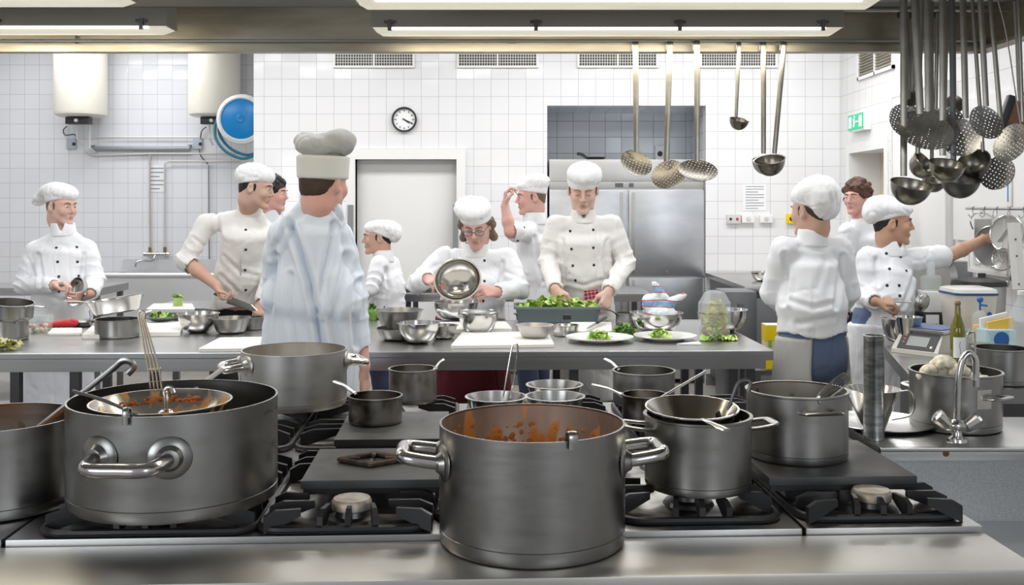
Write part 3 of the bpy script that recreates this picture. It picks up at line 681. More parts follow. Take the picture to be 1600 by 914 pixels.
# ================================================================= THE EXTRACTOR HOOD AND ITS LAMPS
HY = 3.55; HZ = H+(320-83)*HY/F; HX1 = 715*HY/F
t = thing('extractor_hood', 'large stainless steel extractor hood hanging over the cooking range', 'hood', (0, HY, HZ))
def HB(x0, x1, y0, y1, z0, z1): return box(x0, x1, y0-HY, y1-HY, z0-HZ, z1-HZ)
part('far_side', join(HB(-3.2, HX1+.05, HY, HY+.012, HZ, HZ+.75)), HOODM, t, smooth=False)
part('lower_rim', join(HB(-3.2, HX1+.05, HY-.035, HY, HZ, HZ+.012), HB(-3.2, HX1+.05, HY-.037, HY-.034, HZ, HZ+.022)), HOODM, t, smooth=False)
part('right_side', join(HB(HX1+.05, HX1+.062, .9, HY+.012, HZ, HZ+.75), HB(HX1+.01, HX1+.05, .9, HY, HZ, HZ+.012)), HOODM, t, smooth=False)
part('left_side', HB(-3.21, -3.2, .9, HY+.012, HZ, HZ+.75), HOODM, t, smooth=False)
part('near_side', HB(-3.2, HX1+.05, .9, .912, HZ, HZ+.75), HOODM, t, smooth=False)
part('filter_bank', join(HB(-3.2, HX1+.05, .9, HY, HZ+.74, HZ+.75), xf(box(-3.2, HX1+.05, -.9, 0, -.004, .004), (0, -.01-.0, .163), (-.33, 0, 0))), HOODG, t, smooth=False)
for x, y in ((-3, 1), (-3, 3.4), (1.5, 1), (1.5, 3.4)): part('hanger', tube([(x, y-HY, .74), (x, y-HY, CEIL-HZ)], .01, 6), DARKST, t)
bx = [W(119, y, HY-.01)-V(0, HY, HZ) for y in (58, 66, 74)]
part('rivets', join(*[ball(b_, .005, 8) for b_ in bx]), DARKST, t)
LAMPC = (1, .91, .74)
def hood_lamp(label, x0, x1, Y, ybot, h, clips=()):
    zc = H+(320-ybot)*Y/F; a = (x0-800)*Y/F; b = (x1-800)*Y/F; c = (a+b)/2; w_ = (b-a)/2
    t = thing('hood_lamp', label, 'lamp', (c, Y, zc), group='fluorescent lamps under the hood')
    part('housing', loftp([[(-w_, -.04, h), (w_, -.04, h), (w_, .05, h+.02), (-w_, .05, h+.02)], [(-w_, -.05, .018), (w_, -.05, .018), (w_, .055, .018), (-w_, .055, .018)]]), mat('lamp_housing', (.42, .4, .36), .5, .3), t, smooth=False)
    part('glass_cover', loftp([[(-w_+.005, -.045, .0175), (w_-.005, -.045, .0175), (w_-.005, .05, .0175), (-w_+.005, .05, .0175)], [(-w_+.03, -.03, 0), (w_-.03, -.03, 0), (w_-.03, .02, 0), (-w_+.03, .02, 0)]]), DIFF, t, smooth=False)
    part('tube', tube([(-w_+.06, -.04, .018), (w_-.06, -.04, .018)], .0075, 10), TUBEM, t)
    for u in clips:
        cxp = (u-800)*Y/F-c
        part('clip', join(box(cxp-.006, cxp+.006, -.058, -.048, .006, .04), box(cxp-.018, cxp+.018, -.056, -.05, .03, .038)), DARKST, t, smooth=False)
    area('hood_lamp_light', (c, Y+.0, zc-.012), (.75 if Y > 3 else 0, 0, 0), (b-a)*.94, .08, (5 if Y > 3 else 9)*(b-a)/1.6, LAMPC)
    return t
hood_lamp('long fluorescent hood lamp right of centre, nearer the far hood side', 583, 1312, 3.3, 55, .075, (612, 837, 1058, 1278))
hood_lamp('brightest long fluorescent hood lamp, nearer the camera at the top edge', 556, 1372, 2.85, 13, .08)
hood_lamp('fluorescent hood lamp at upper left, nearer the far hood side', -480, 268, 3.3, 53, .075, (5, 230))
hood_lamp('fluorescent hood lamp at the very top left corner, nearer the camera', -620, 205, 2.85, 9, .08)
# ================================================================= PEOPLE
def axes(yaw, pitch=0, roll=0):
    a, p, r = map(math.radians, (yaw, pitch, roll))
    f0 = V(math.sin(a), -math.cos(a), 0); r0 = V(math.cos(a), math.sin(a), 0); u0 = V(0, 0, 1)
    f = f0*math.cos(p)-u0*math.sin(p); u = u0*math.cos(p)+f0*math.sin(p)
    R = r0*math.cos(r)+u*math.sin(r); U = u*math.cos(r)-r0*math.sin(r)
    return R, f, U
def skin(name, col):
    c2 = tuple(min(1, x*k) for x, k in zip(col, (1.02, .88, .86)))
    return mat(name, col, .5, 0, sss=.12, mottle=(ONE, 7, c2, col, .35, .65), spec=.35, bump=(ONE, 120, .15, .002))
SK1 = skin('fair_skin', (.72, .50, .42)); SK2 = skin('pink_skin', (.68, .43, .37)); SK3 = skin('tan_skin', (.52, .33, .23)); SK4 = skin('warm_skin', (.6, .40, .31))
HB_ = mat('brown_hair', (.055, .03, .018), .6, bump=((1, 1, .25), 160, .7, .004)); HK = mat('black_hair', (.012, .009, .008), .5, bump=((1, 1, .25), 160, .7, .004))
HM = mat('mousy_hair', (.16, .11, .07), .6, bump=((1, 1, .25), 160, .7, .004)); HC = mat('chestnut_curls', (.09, .035, .02), .6, bump=(ONE, 120, .8, .006))

def head_ops(f, c, R, Fv, U, s, ear=True, nose=1.0):
    P = lambda r, ff, u: c+s*(r*R+ff*Fv+u*U)
    M = np.stack([R, Fv, U], 1)
    f.el(P(0, -.012, .035), (.078*s, .098*s, .092*s), M, .01)
    f.el(P(0, .022, -.03), (.064*s, .07*s, .088*s), M, .03)
    f.rc(P(-.045, .0, -.055), P(-.02, .065, -.098), .024*s, .018*s, .02); f.rc(P(.045, .0, -.055), P(.02, .065, -.098), .024*s, .018*s, .02)
    f.rc(P(-.01, .077, -.104), P(.01, .077, -.104), .019*s, .019*s, .015)
    for sg in (-1, 1):
        f.el(P(sg*.038, .068, -.024), (.024*s, .02*s, .026*s), M, .02)
        f.rc(P(sg*.012, .089, .032), P(sg*.048, .07, .03), .010*s, .008*s, .012)
        f.el(P(sg*.031, .096, .012), (.019*s, .013*s, .013*s), M, .012, True)
        f.el(P(sg*.031, .079, .009), (.0135*s, .011*s, .0125*s), M, .004)
        if ear:
            f.el(P(sg*.083, -.010, -.004), (.011*s, .021*s, .034*s), M, .008)
            f.el(P(sg*.088, -.004, .0), (.006*s, .011*s, .02*s), M, .004, True)
    f.rc(P(0, .092, .022), P(0, .112*nose, -.022), .0075*s, .0115*s, .008)
    f.el(P(-.012, .1, -.028), (.008*s, .009*s, .008*s), M, .006); f.el(P(.012, .1, -.028), (.008*s, .009*s, .008*s), M, .006)
    f.rc(P(-.02, .086, -.058), P(.02, .086, -.058), .0085*s, .0085*s, .008)
    f.rc(P(-.015, .084, -.069), P(.015, .084, -.069), .0085*s, .0085*s, .008)
    f.el(P(0, .101, -.063), (.024*s, .008*s, .0022*s), M, .003, True)
    return P, M
def hand_ops(f, wr, d, pn, side, s=1.0, curl=.5, thumb=.7, spread=.05):
    """wrist point, direction of the hand, palm normal (the fingers curl towards it), thumb side sign"""
    d = nrm(d); pn = nrm(np.asarray(pn, float)-d*(np.asarray(pn, float)@d)); lat = np.cross(pn, d)*side
    p = lambda a, b, c: wr+s*(a*d+b*lat+c*pn)
    cols = ((.028, .092, .043, .0088), (.009, .097, .047, .009), (-.011, .092, .044, .0086), (-.030, .083, .036, .0078))
    for i, (b, L, fl, r) in enumerate(cols):
        f.rc(p(.0, b*.55, 0), p(L-.012, b, -.002), .0125*s, .0105*s, .008)
        base = p(L-.012, b, -.001); ang = 0; q = base; k = curl*(1+.08*i)
        for j, sl in enumerate((fl, fl*.62, fl*.5)):
            ang += k*(1.0, 1.15, .8)[j]
            dd = d*math.cos(ang)+pn*math.sin(ang)+lat*(b*spread*8)
            n = q+s*sl*nrm(dd); f.rc(q, n, (r-.0006*j)*s, (r-.0006*(j+1))*s, .0035); q = n
    t0 = p(.02, .022, .006); t1 = p(.052, .046, .012+.012*curl); t2 = p(.076+.006*(1-thumb), .05-.014*thumb, .02+.03*thumb*curl+.006); t3 = p(.098, .046-.03*thumb, .024+.045*thumb*curl)
    f.rc(t0, t1, .015*s, .012*s, .01); f.rc(t1, t2, .0112*s, .0098*s, .004); f.rc(t2, t3, .0098*s, .0078*s, .004)

def person(label, Y, head, yaw, pitch, roll, tyaw, sh, el, wr, hip, s=1.0, hs=1.0, bulk=1.0, skinm=None, top=None, cuff='long', hand=None, hem=.80, hat=None, hair=None,
           hairm=None, brow=None, legs=None, legm=None, apron=None, buttons=None, collar=True, seed=0, vox=.0065, topm=None, amp=.009, foldk=(8, 8, 3.2), face=True, eyes=True, neckb=0, mk=None, neck=None, ring=1.0, ch=.045, grooves=(), slope=.05):
    HR, HF, HU = axes(yaw, pitch, roll); TR_, TF, TU = axes(tyaw)
    hc = W(head[0], head[1], Y+head[2]); J = lambda p: W(p[0], p[1], Y+(p[2] if len(p) > 2 else 0))
    S = [J(p) for p in sh]; E = [J(p) for p in el]; Wr = [J(p) for p in wr]; hp = J(hip)
    root = thing('person', label, 'person', (hp[0], hp[1], 0))
    sm = (S[0]+S[1])/2; nb = V(sm[0]*.6+(hc-HF*.02)[0]*.4, sm[1]*.6+(hc-HF*.02)[1]*.4, max(sm[2]+.025, min(hc[2]-.165*hs, sm[2]+.11))); nb = J(neck) if neck is not None else nb; chest_top = nb+V(0, 0, -.03)
    lat = nrm(S[1]-S[0]); sw = np.linalg.norm(S[1]-S[0])/2
    # ------- the body, one continuous surface
    f = Field(vox); P, M = head_ops(f, hc, HR, HF, HU, .90*hs)
    nk0 = hc+(HU*-.075-HF*.03)*hs; f.rc(nk0, chest_top-TF*.01, .055*hs, .056*s, .02); f.rc(hc-HU*.03*hs-HF*.03*hs, nk0, .06*hs, .056*hs, .03)
    hipz = hp.copy(); hipz[2] = max(.88*s, .86) if legs is None else legs
    mid = (chest_top*.45+hipz*.55)
    f.lo(chest_top-TU*.13, mid, (sw*.72, .075*s*bulk), (.12*s*bulk, .085*s*bulk), TR_, .03, end=.04); f.lo(mid, hipz, (.12*s*bulk, .085*s*bulk), (.145*s*bulk, .1*s*bulk), TR_, .03)
    for i in (0, 1):
        f.rc(chest_top-lat*(1-2*i)*.03-V(0, 0, .04), S[i]-V(0, 0, .015), .034*s, .03*s, .02)
        f.rc(S[i]-V(0, 0, .015), E[i], .033*s, .036*s, .02); f.rc(E[i], E[i]*.6+Wr[i]*.4, .037*s, .04*s, .02); f.rc(E[i]*.6+Wr[i]*.4, Wr[i], .04*s, .0265*s, .015)
        hd = (hand or {}).get(i, {})
        d = np.asarray(hd.get('d', Wr[i]-E[i]), float); pn = np.asarray(hd.get('n', -TF*.2+V(0, 0, -1)), float)
        if np.linalg.norm(np.cross(nrm(d), nrm(pn))) < .2: pn = -TF+V(.1, 0, 0)
        hand_ops(f, Wr[i]+nrm(d)*.01, d, pn, hd.get('side', 1 if i == 0 else -1), hd.get('s', .97*hs), hd.get('curl', .5), hd.get('thumb', .7))
        f.rc(Wr[i], Wr[i]+nrm(d)*.03, .0265*s, .02*s, .012)
    foot = []
    for i in (0, 1):
        hj = hipz+TR_*(2*i-1)*.082*s; kn = V(hj[0], hj[1], .48*s)+TF*.02+TR_*(2*i-1)*.01; an = V(hj[0], hj[1], .09)+TR_*(2*i-1)*.02-TF*.02
        f.rc(hj, kn, .088*s, .056*s, .03); f.rc(kn, (kn+an)/2-TF*.015, .056*s, .052*s, .02); f.rc((kn+an)/2-TF*.015, an, .052*s, .036*s, .02)
        f.rc(an-V(0, 0, .045), an+TF*.14-V(0, 0, .055), .038, .03, .02); foot.append((hj, kn, an))
    body = part('body', f.build(1), skinm or SK1, root, world=True, angle=180)
    off = np.array(root.location[:])
    # ------- face
    q = .90*hs
    if face:
        for sg in (-1, 1):
            if eyes:
                part('eye', join(ball(P(sg*.031, .081, .0085), (.0102*q,)*3, 12)), EYEW, root, world=True, angle=180)
                part('iris', ball(P(sg*.031, .0875, .0078), (.0056*q,)*3, 10), EYED, root, world=True, angle=180)
            else:
                part('eyelashes', tube(spline([P(sg*.019, .0925, .004), P(sg*.031, .0955, .0005), P(sg*.044, .089, .004)], 4), .0014*q, 6), EYED, root, world=True, angle=180)
            part('eyebrow', tube(spline([P(sg*.012, .0985, .03), P(sg*.03, .0965, .036), P(sg*.05, .081, .03)], 4), [.0025*q]*3+[.003*q]*3+[.0025*q]*2+[.0015*q], 6), hairm or HB_, root, world=True, angle=180)
        part('lips', join(tube(spline([P(-.021, .087, -.0605), P(-.008, .0965, -.0575), P(0, .0955, -.0585), P(.008, .0965, -.0575), P(.021, .087, -.0605)], 4), .0026*q, 6),
                          tube(spline([P(-.018, .087, -.066), P(0, .0955, -.0685), P(.018, .087, -.066)], 4), .0032*q, 6)), LIPS, root, world=True, angle=180)
    # ------- hair
    if hair:
        f = Field(.0055)
        if hair == 'short':
            f.el(P(0, -.022, .03), (.081*q, .1*q, .09*q), M); f.el(P(0, -.062, -.03), (.06*q, .045*q, .045*q), M, .03); f.el(P(-.088, .012, -.01), (.014*q, .04*q, .045*q), M, .006, True); f.el(P(.088, .012, -.01), (.014*q, .04*q, .045*q), M, .006, True)
            f.el(P(0, .11, -.03), (.12*q, .105*q, .15*q), M, .01, True); f.el(P(0, .0, -.155), (.2*q, .2*q, .085*q), M, .01, True)
        elif hair == 'nape':
            f.el(P(0, -.03, .02), (.081*q, .088*q, .075*q), M); f.el(P(0, -.058, -.035), (.056*q, .046*q, .045*q), M, .03)
            f.rc(P(-.075, .012, .02), P(-.074, .014, -.012), .010*q, .007*q, .01); f.rc(P(.075, .012, .02), P(.074, .014, -.012), .010*q, .007*q, .01)
            f.el(P(0, .12, -.03), (.12*q, .105*q, .15*q), M, .01, True)
        elif hair == 'bob':
            f.el(P(0, -.02, .03), (.086*q, .098*q, .085*q), M)
            for sg in (-1, 1):
                for z in range(5):
                    f.el(P(sg*(.08+.01*math.sin(z*2)), -.02-.006*z, .02-.03*z), (.026*q, .034*q, .026*q), M, .01)
            f.el(P(0, .12, -.02), (.078*q, .115*q, .15*q), M, .01, True)
        elif hair == 'curly':
            r2 = random.Random(5)
            f.el(P(0, -.02, .04), (.092*q, .108*q, .1*q), M); f.el(P(0, -.06, -.04), (.075*q, .055*q, .075*q), M, .03)
            for _ in range(120):
                th, ph = r2.uniform(0, 2*PI), r2.uniform(-.6, 1.5)
                x, y, z = math.cos(ph)*math.sin(th)*.1, math.cos(ph)*math.cos(th)*.112-.02, math.sin(ph)*.11+.03
                if y > .03 and z < .075 and abs(x) < .07: continue
                if y > .03 and z < .05: continue
                f.el(P(x, y, z), (r2.uniform(.012, .021)*q,)*3, M, .006)
            f.el(P(0, .13, -.04), (.072*q, .1*q, .1*q), M, .01, True)
        part('hair', f.build(1, folds(.003, 60, 60, 30, seed)), hairm or HB_, root, world=True, angle=180)
    # ------- hat
    if hat:
        hm = hat.get('m', HATC); f = Field(.0065)
        tilt = hat.get('tilt', 0)
        if hat['kind'] == 'beret':      # band and a soft crown falling to one side
            b0 = P(0, -.018, hat.get('z', .045)); b1 = b0+HU*.05*q-HF*tilt
            bandax = nrm(HU-HF*hat.get('lean', .22))
            bg = Field(.0065); bg.lo(b0-bandax*.004, b0+bandax*.055*q, (.092*q, .111*q), (.094*q, .111*q), HR, .01, end=.012)
            for (r, ff, u, a, b, c) in hat['puff']: f.el(P(r, ff, u), (a*q, b*q, c*q), M, .04)
            g2 = bg.build(1); part('hat_band', g2, hm, root, world=True, angle=180)
            cc = P(*hat['puff'][0][:3])
            def pl(v, cc=cc):
                d_ = v-b0; an = np.arctan2(d_@HR, d_@HF); rr = np.hypot(d_@HR, d_@HF)
                return .0016*np.sin(an*19+7*vnoise(v*11+seed))*np.clip(rr*12, 0, 1)+folds(.009, 12, 12, 8, seed+5, .12)(v)
            part('chef_hat', f.build(1, pl), hm, root, world=True, angle=180)
        else:                            # tall toque: stiff band, fat gathered top
            b0 = P(0, -.012, .022); bt = P(0, -.015, .022+hat['band'])
            f.lo(b0, bt, (.096*q, .112*q), (.1*q, .116*q), HR, .01, end=.012)
            part('hat_band', f.build(1), mat('pale_grey_band', (.69, .69, .66), .9), root, world=True, angle=180)
            f = Field(.0065)
            for (r, ff, u, a, b, c) in hat['puff']: f.el(P(r, ff, u), (a*q, b*q, c*q), M, .025)
            part('chef_hat', f.build(1, folds(.009, 15, 15, 7, seed+2)), hm, root, world=True, angle=180)
    # ------- the jacket or shirt
    tm = topm or CLOTH; jv = vox*1.05; f = Field(jv)
    hemp = hipz.copy(); hemp[2] = hem
    wst = chest_top*.42+hipz*.58
    f.lo(chest_top-TU*.09, wst, (sw*.9+.01, .112*s*bulk), (.155*s*bulk, .13*s*bulk), TR_, .06, end=.07)
    f.lo(wst, hemp-V(0, 0, .14), (.155*s*bulk, .13*s*bulk), (.188*s*bulk, .155*s*bulk), TR_, .06)
    def cut(D, ax):            # the hem, straight across below the hips; sleeves are left alone
        X, Y_ = ax[0][:, None]-hp[0], ax[1][None, :]-hp[1]; la = X*TR_[0]+Y_*TR_[1]; de = X*TF[0]+Y_*TF[1]
        reg = (np.abs(la) < .205*s*bulk) & (np.abs(de) < .185*s*bulk)
        c_ = hem+.012*np.sin(np.arctan2(de, la)*3+seed)
        return np.where(reg[:, :, None], np.maximum(D, (c_[:, :, None]-ax[2][None, None, :])), D).astype(np.float32)
    cfs = cuff if isinstance(cuff, (list, tuple)) else (cuff, cuff)
    for i in (0, 1):
        sgn_ = 2*i-1
        f.rc(nb-V(0, 0, .035)+lat*sgn_*.03, S[i], .062*s, .052*s, .04)
        c = cfs[i]
        if c == 'short':
            e = S[i]*.28+E[i]*.72; f.rc(S[i], e, .060*s, .068*s, .03)
        elif c == 'rolled':
            e = E[i]*.88+Wr[i]*.12; f.rc(S[i], E[i], .06*s, .056*s, .03); f.rc(E[i], e, .06*s, .054*s, .02)
            f.rc(e-nrm(Wr[i]-E[i])*.03, e, .058*s, .058*s, .008)
        else:
            e = E[i]*.06+Wr[i]*.94 if c == 'long' else E[i]*.3+Wr[i]*.7
            m_ = S[i]*.7+E[i]*.3; f.rc(S[i], m_, .055*s*bulk**.6, .0595*s*bulk**.5, .03); f.rc(m_, E[i], .0595*s*bulk**.5, .057*s*bulk**.4, .012); f.rc(E[i], e, .057*s, .045*s, .012)
            f.rc(e-nrm(Wr[i]-E[i])*.04, e, .046*s, .046*s, .008)
            dd = nrm(Wr[i]-E[i]); f.rc(e+dd*.03, e+dd*.12, .034*s, .034*s, .0, True)
        if c != 'none' and c != 'long':
            dd = nrm((Wr[i]-E[i]) if c == 'rolled' else (E[i]-S[i])); f.rc(e+dd*.045, e+dd*.15, .05*s, .07*s, .0, True)
    f.rc(nb-V(0, 0, .05), nb+(hc-nb)*.12, .08*s, .062*s, .03)
    # neck opening follows the neck
    nd = nrm((hc-HF*.03-nb)*V(.6, .6, 1)+V(0, 0, .22)); f.rc(nb+nd*.05+TF*.012, nb+nd*.2+TF*.02, .056*s, .066*s, .006, True)
    F1 = folds(amp, *foldk, seed)
    def dsp(v):
        d_ = F1(v)
        if grooves:             # the long creases where the cloth is pulled or folded over itself
            u_ = np.stack([800+v[:, 0]*F/v[:, 1], 320-(v[:, 2]-H)*F/v[:, 1]], 1); frn = np.clip((hp[1]-v[:, 1])/.05+1.2, 0, 1)
            for pts, gw, gd in grooves:
                gd = gd if bulk > 1.18 else gd*.62
                best = np.full(len(v), 1e9)
                for a_, b_ in zip(pts[:-1], pts[1:]):
                    a_ = V(*a_); b_ = V(*b_); ab = b_-a_; t_ = np.clip(((u_-a_)@ab)/(ab@ab), 0, 1)
                    best = np.minimum(best, np.linalg.norm(u_-a_-t_[:, None]*ab, axis=1))
                d_ = d_+frn*gd*(-np.exp(-(best/gw)**2)+.45*np.exp(-((best-2.1*gw)/(1.1*gw))**2))
        for i in (0, 1):        # rings of crushed cloth round each elbow
            r_ = np.linalg.norm(v-E[i], axis=1); ax_ = nrm(E[i]-S[i])
            along = (v-E[i])@ax_; d_ = d_+.0065*ring*np.exp(-(r_/.13)**2)*(1-2*np.abs(np.sin(along*42+5*vnoise(v*7+seed)))**.6)
        return d_
    g = f.build(1, dsp, cut); jk = part('chef_jacket' if collar else 'tshirt', g, tm, root, world=True, angle=180)
    bvh = BVHTree.FromPolygons([tuple(p) for p in g[0]], [tuple(int(i) for i in q_) for q_ in g[1]])
    if collar:                   # stand collar, open at the throat
        f = Field(.0055); cc = nb+nd*.02
        f.lo(cc-nd*.03, cc+nd*ch, (.078*s, .083*s), (.069*s, .074*s), TR_, .01, end=.012)
        f.lo(cc-nd*.04, cc+nd*(ch+.045), (.0625*s, .0675*s), (.0575*s, .0625*s), TR_, .0, end=.012, sub=True)
        f.rc(cc+TF*.075+nd*.075, cc+TF*.08-nd*.005, .03, .006, .006, True)
        part('collar', f.build(1), tm, root, world=True, angle=180)
    O = Vector((0, 0, H))
    def on_cloth(px, py):
        d_ = Vector(tuple(W(px, py, 1)))-O; d_.normalize(); loc, n, _, _ = bvh.ray_cast(O, d_); return loc, n
    for px, py in buttons or []:
        loc, n = on_cloth(px, py)
        if loc is None: continue
        part('button', xm(lathe([(0, .004), (.006, .004), (.0085, .001), (.0085, -.002)], 10), frame(np.array(n)), np.array(loc)), BLACK, jk, world=True)
    # placket seam drawn as a real raised hem along the front
    for line in (mk or []):
        pts = [on_cloth(*p)[0] for p in line]; pts = [np.array(p) for p in pts if p is not None]
        if len(pts) > 1: part('seam', tube(pts, .0035, 5), tm, jk, world=True, angle=180)
    # ------- trousers, shoes, apron
    f = Field(.009)
    f.lo(hipz+V(0, 0, .1), hipz-V(0, 0, .06), (.15*s*bulk, .112*s*bulk), (.17*s*bulk, .122*s*bulk), TR_, .03)
    for hj, kn, an in foot:
        f.rc(hj, kn, .088*s, .072*s, .03); f.rc(kn, an, .075*s, .066*s, .03)
    part('trousers', f.build(1, folds(.006, 10, 10, 6, seed+3)), legm or BLACKT, root, world=True, angle=180)
    for hj, kn, an in foot:
        f = Field(.008); b = V(an[0], an[1], .045); f.rc(b-TF*.03, b+TF*.05, .043, .044, .01); f.rc(b+TF*.05, b+TF*.16-V(0, 0, .008), .042, .036, .02)
        part('shoe', f.build(1), SHOE, root, world=True, angle=180)
    if apron:
        f = Field(.008); z0, z1, am = apron[:3]; a = hipz.copy(); b = hipz.copy(); a[2] = z1; b[2] = z0
        f.lo(a, b, (.175*s*bulk, .138*s*bulk), (.215*s*bulk, .172*s*bulk), TR_, .01, end=.02)
        if len(apron) > 3:       # open at the back on one side
            sd = apron[3]; f.el(hipz-TF*.24*s-TR_*sd*.06+V(0, 0, -.1), (.17, .22, .55), np.stack([TR_, TF, TU], 1), .0, True)
        part('apron', f.build(1, folds(.008, 12, 12, 3, seed+8)), am, root, world=True, angle=180)
    return root, dict(P=P, HR=HR, HF=HF, HU=HU, S=S, E=E, Wr=Wr, cloth=on_cloth, TF=TF, TR=TR_, q=q, jk=jk)

BER = lambda *p, **k: dict(kind='beret', puff=p, **k)
# 1 young cook far left, facing right with a ring of steel in his hands
r1, i1 = person('young cook at far left in white jacket and floppy hat, wiping a steel bowl', 6.2, (97, 323, 0), 62, 6, 0, 14, [(55, 392, 0), (136, 390, .05)], [(36, 446, -.02), (150, 436, 0)],
    [(84, 446, -.22), (142, 458, -.2)], (92, 500, 0), grooves=[([(60, 398), (65, 430), (62, 445)], 2.8, .016), ([(131, 398), (128, 440)], 2.8, .016), ([(72, 462), (95, 470), (118, 464)], 3, .009), ([(44, 405), (54, 430)], 2.5, .008)], s=1.0, hs=1.0, skinm=SK1, hair='nape', hairm=HM, seed=1, hem=.84, legm=DENIM,
    hat=BER((0, -.01, .09, .096, .115, .066), (.0, -.09, .10, .085, .08, .05), (.0, -.16, .075, .06, .06, .032), (0, -.215, .035, .05, .05, .026), (0, -.25, .0, .035, .035, .022), lean=.3), neck=(99, 366, 0),
    hand={0: dict(d=(.9, -.25, .15), n=(.1, -.2, -1), curl=.75), 1: dict(d=(-.5, -.5, -.2), n=(-1, -.1, 0), curl=.7)},
    buttons=[(88, 387), (120, 386), (90, 409), (121, 409), (92, 432), (123, 431), (92, 455)], mk=[[(84, 375), (85, 400), (88, 430), (89, 455)]], apron=(.3, .86, CLOTH))
# 2 cook bending over the table with a long knife
r2_, i2 = person('cook with rolled sleeves leaning over the table, long knife in hand', 6.08, (401, 294, -.1), 84, 12, 0, 38, [(322, 350, -.05), (412, 360, .12)], [(290, 408, -.1), (425, 420, .05)],
    [(338, 446, -.2), (410, 470, -.1)], (372, 500, .16), grooves=[([(338, 335), (343, 370), (334, 398)], 3, .014), ([(350, 400), (375, 425), (400, 430)], 3, .008), ([(345, 430), (370, 455)], 3, .009), ([(303, 372), (320, 385)], 2.5, .007)], neck=(390, 334, -.02), s=1.0, hs=1.03, skinm=SK4, hair='nape', hairm=HK, seed=2, hem=.93, legm=BLACKT, topm=CLOTHW, cuff=('rolled', 'long'),
    hat=BER((0, -.02, .085, .094, .12, .072), (0, -.08, .06, .085, .065, .055), lean=.35),
    hand={0: dict(d=(.55, -.3, -.75), n=(.6, -.2, .2), curl=.8, side=-1)}, buttons=[(380, 331), (384, 359), (384, 390), (383, 422), (384, 453)], mk=[[(372, 322), (376, 350), (377, 390), (376, 430)]])
# 3 cook half hidden behind him
person('cook half hidden behind the cook with the knife, only his face showing', 6.75, (427, 303, 0), 78, 5, 0, 60, [(408, 352, 0), (442, 356, .1)], [(405, 410, 0), (452, 410, .1)], [(420, 440, -.1), (455, 440, -.1)], (425, 490, 0),
    hs=1.0, skinm=SK2, hair='curly', hairm=HK, seed=3, vox=.009)
# 4 big cook seen from behind with the tall hat
r4, i4 = person('large cook seen from behind in a tall grey hat and bluish jacket', 4.0, (507, 287, .02), 150, 2, 2, 158, [(524, 372, .06), (444, 368, .0)], [(549, 462, .06), (432, 460, .12)],
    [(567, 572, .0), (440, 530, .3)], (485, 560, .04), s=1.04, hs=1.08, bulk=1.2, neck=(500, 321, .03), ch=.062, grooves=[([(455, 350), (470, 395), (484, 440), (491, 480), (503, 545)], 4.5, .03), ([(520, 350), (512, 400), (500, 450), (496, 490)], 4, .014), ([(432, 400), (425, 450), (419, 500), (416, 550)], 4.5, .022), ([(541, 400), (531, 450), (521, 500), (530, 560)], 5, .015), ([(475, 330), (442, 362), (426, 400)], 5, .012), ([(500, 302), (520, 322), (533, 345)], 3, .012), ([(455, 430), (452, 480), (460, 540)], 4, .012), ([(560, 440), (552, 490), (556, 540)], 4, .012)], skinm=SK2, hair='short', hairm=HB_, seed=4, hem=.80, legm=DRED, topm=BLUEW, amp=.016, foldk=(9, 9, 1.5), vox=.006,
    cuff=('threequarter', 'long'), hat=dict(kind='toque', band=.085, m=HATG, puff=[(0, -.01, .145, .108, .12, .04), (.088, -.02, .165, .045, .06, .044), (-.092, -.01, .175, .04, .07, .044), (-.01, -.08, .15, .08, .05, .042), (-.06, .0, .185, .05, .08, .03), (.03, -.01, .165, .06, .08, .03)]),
    hand={0: dict(d=(.05, .1, -1), n=(-1, .3, 0), curl=.35)}, apron=(.35, .80, DRED))
# 5 small woman cook at the rear table, facing left
person('young woman cook in profile facing left, hat puffed behind her head', 7.0, (589, 372, 0), -76, 2, 0, -108, [(592, 412, -.12), (612, 412, .12)], [(580, 452, -.2), (622, 455, .1)], [(560, 470, -.15), (590, 475, .1)], (606, 500, .05), grooves=[([(602, 420), (607, 450), (600, 482)], 3, .012), ([(585, 440), (600, 452)], 2.5, .009)],
    s=.92, hs=.98, skinm=SK4, hair='nape', hairm=HK, seed=5, legm=NAVY, hem=.8, hat=BER((0, -.02, .08, .094, .118, .06), (0, -.105, .06, .088, .085, .065), (0, -.13, .015, .075, .055, .055), lean=.5, z=.035), amp=.008)
# 6 cook with glasses pouring from a bowl
r6, i6 = person('cook with glasses and brown curls tipping a steel bowl', 6.1, (744, 352, -.12), -6, 26, 2, -4, [(694, 402, 0), (792, 404, .0)], [(652, 444, -.1), (812, 452, -.1)],
    [(668, 436, -.36), (778, 456, -.34)], (735, 500, .06), grooves=[([(706, 385), (704, 430)], 3, .014), ([(785, 410), (782, 440)], 3, .018), ([(670, 420), (690, 412)], 3, .01), ([(790, 425), (812, 432)], 3, .01)], s=1.04, hs=1.12, bulk=1.15, skinm=SK2, hair='bob', hairm=HM, seed=6, hem=.86, legm=BLACKT, eyes=False,
    hat=BER((0, -.01, .1, .096, .112, .062), (-.05, -.02, .11, .07, .09, .045), lean=.02),
    hand={0: dict(d=(.45, -.75, -.05), n=(.5, .1, -1), curl=.85, side=-1), 1: dict(d=(-.8, -.55, .1), n=(-.4, .6, -.6), curl=.75, side=1)},
    buttons=[(727, 383), (760, 382), (757, 407), (755, 470), (757, 439)], mk=[[(716, 372), (716, 395), (718, 420)]], apron=(.35, .88, DRED))
P = i6['P']; q = i6['q']
gl = [tube([P(sg*.034+.026*math.cos(a), .108, .004+.017*math.sin(a)) for a in np.linspace(0, 2*PI, 20)[:-1]], .0016, 6, closed=True) for sg in (-1, 1)]
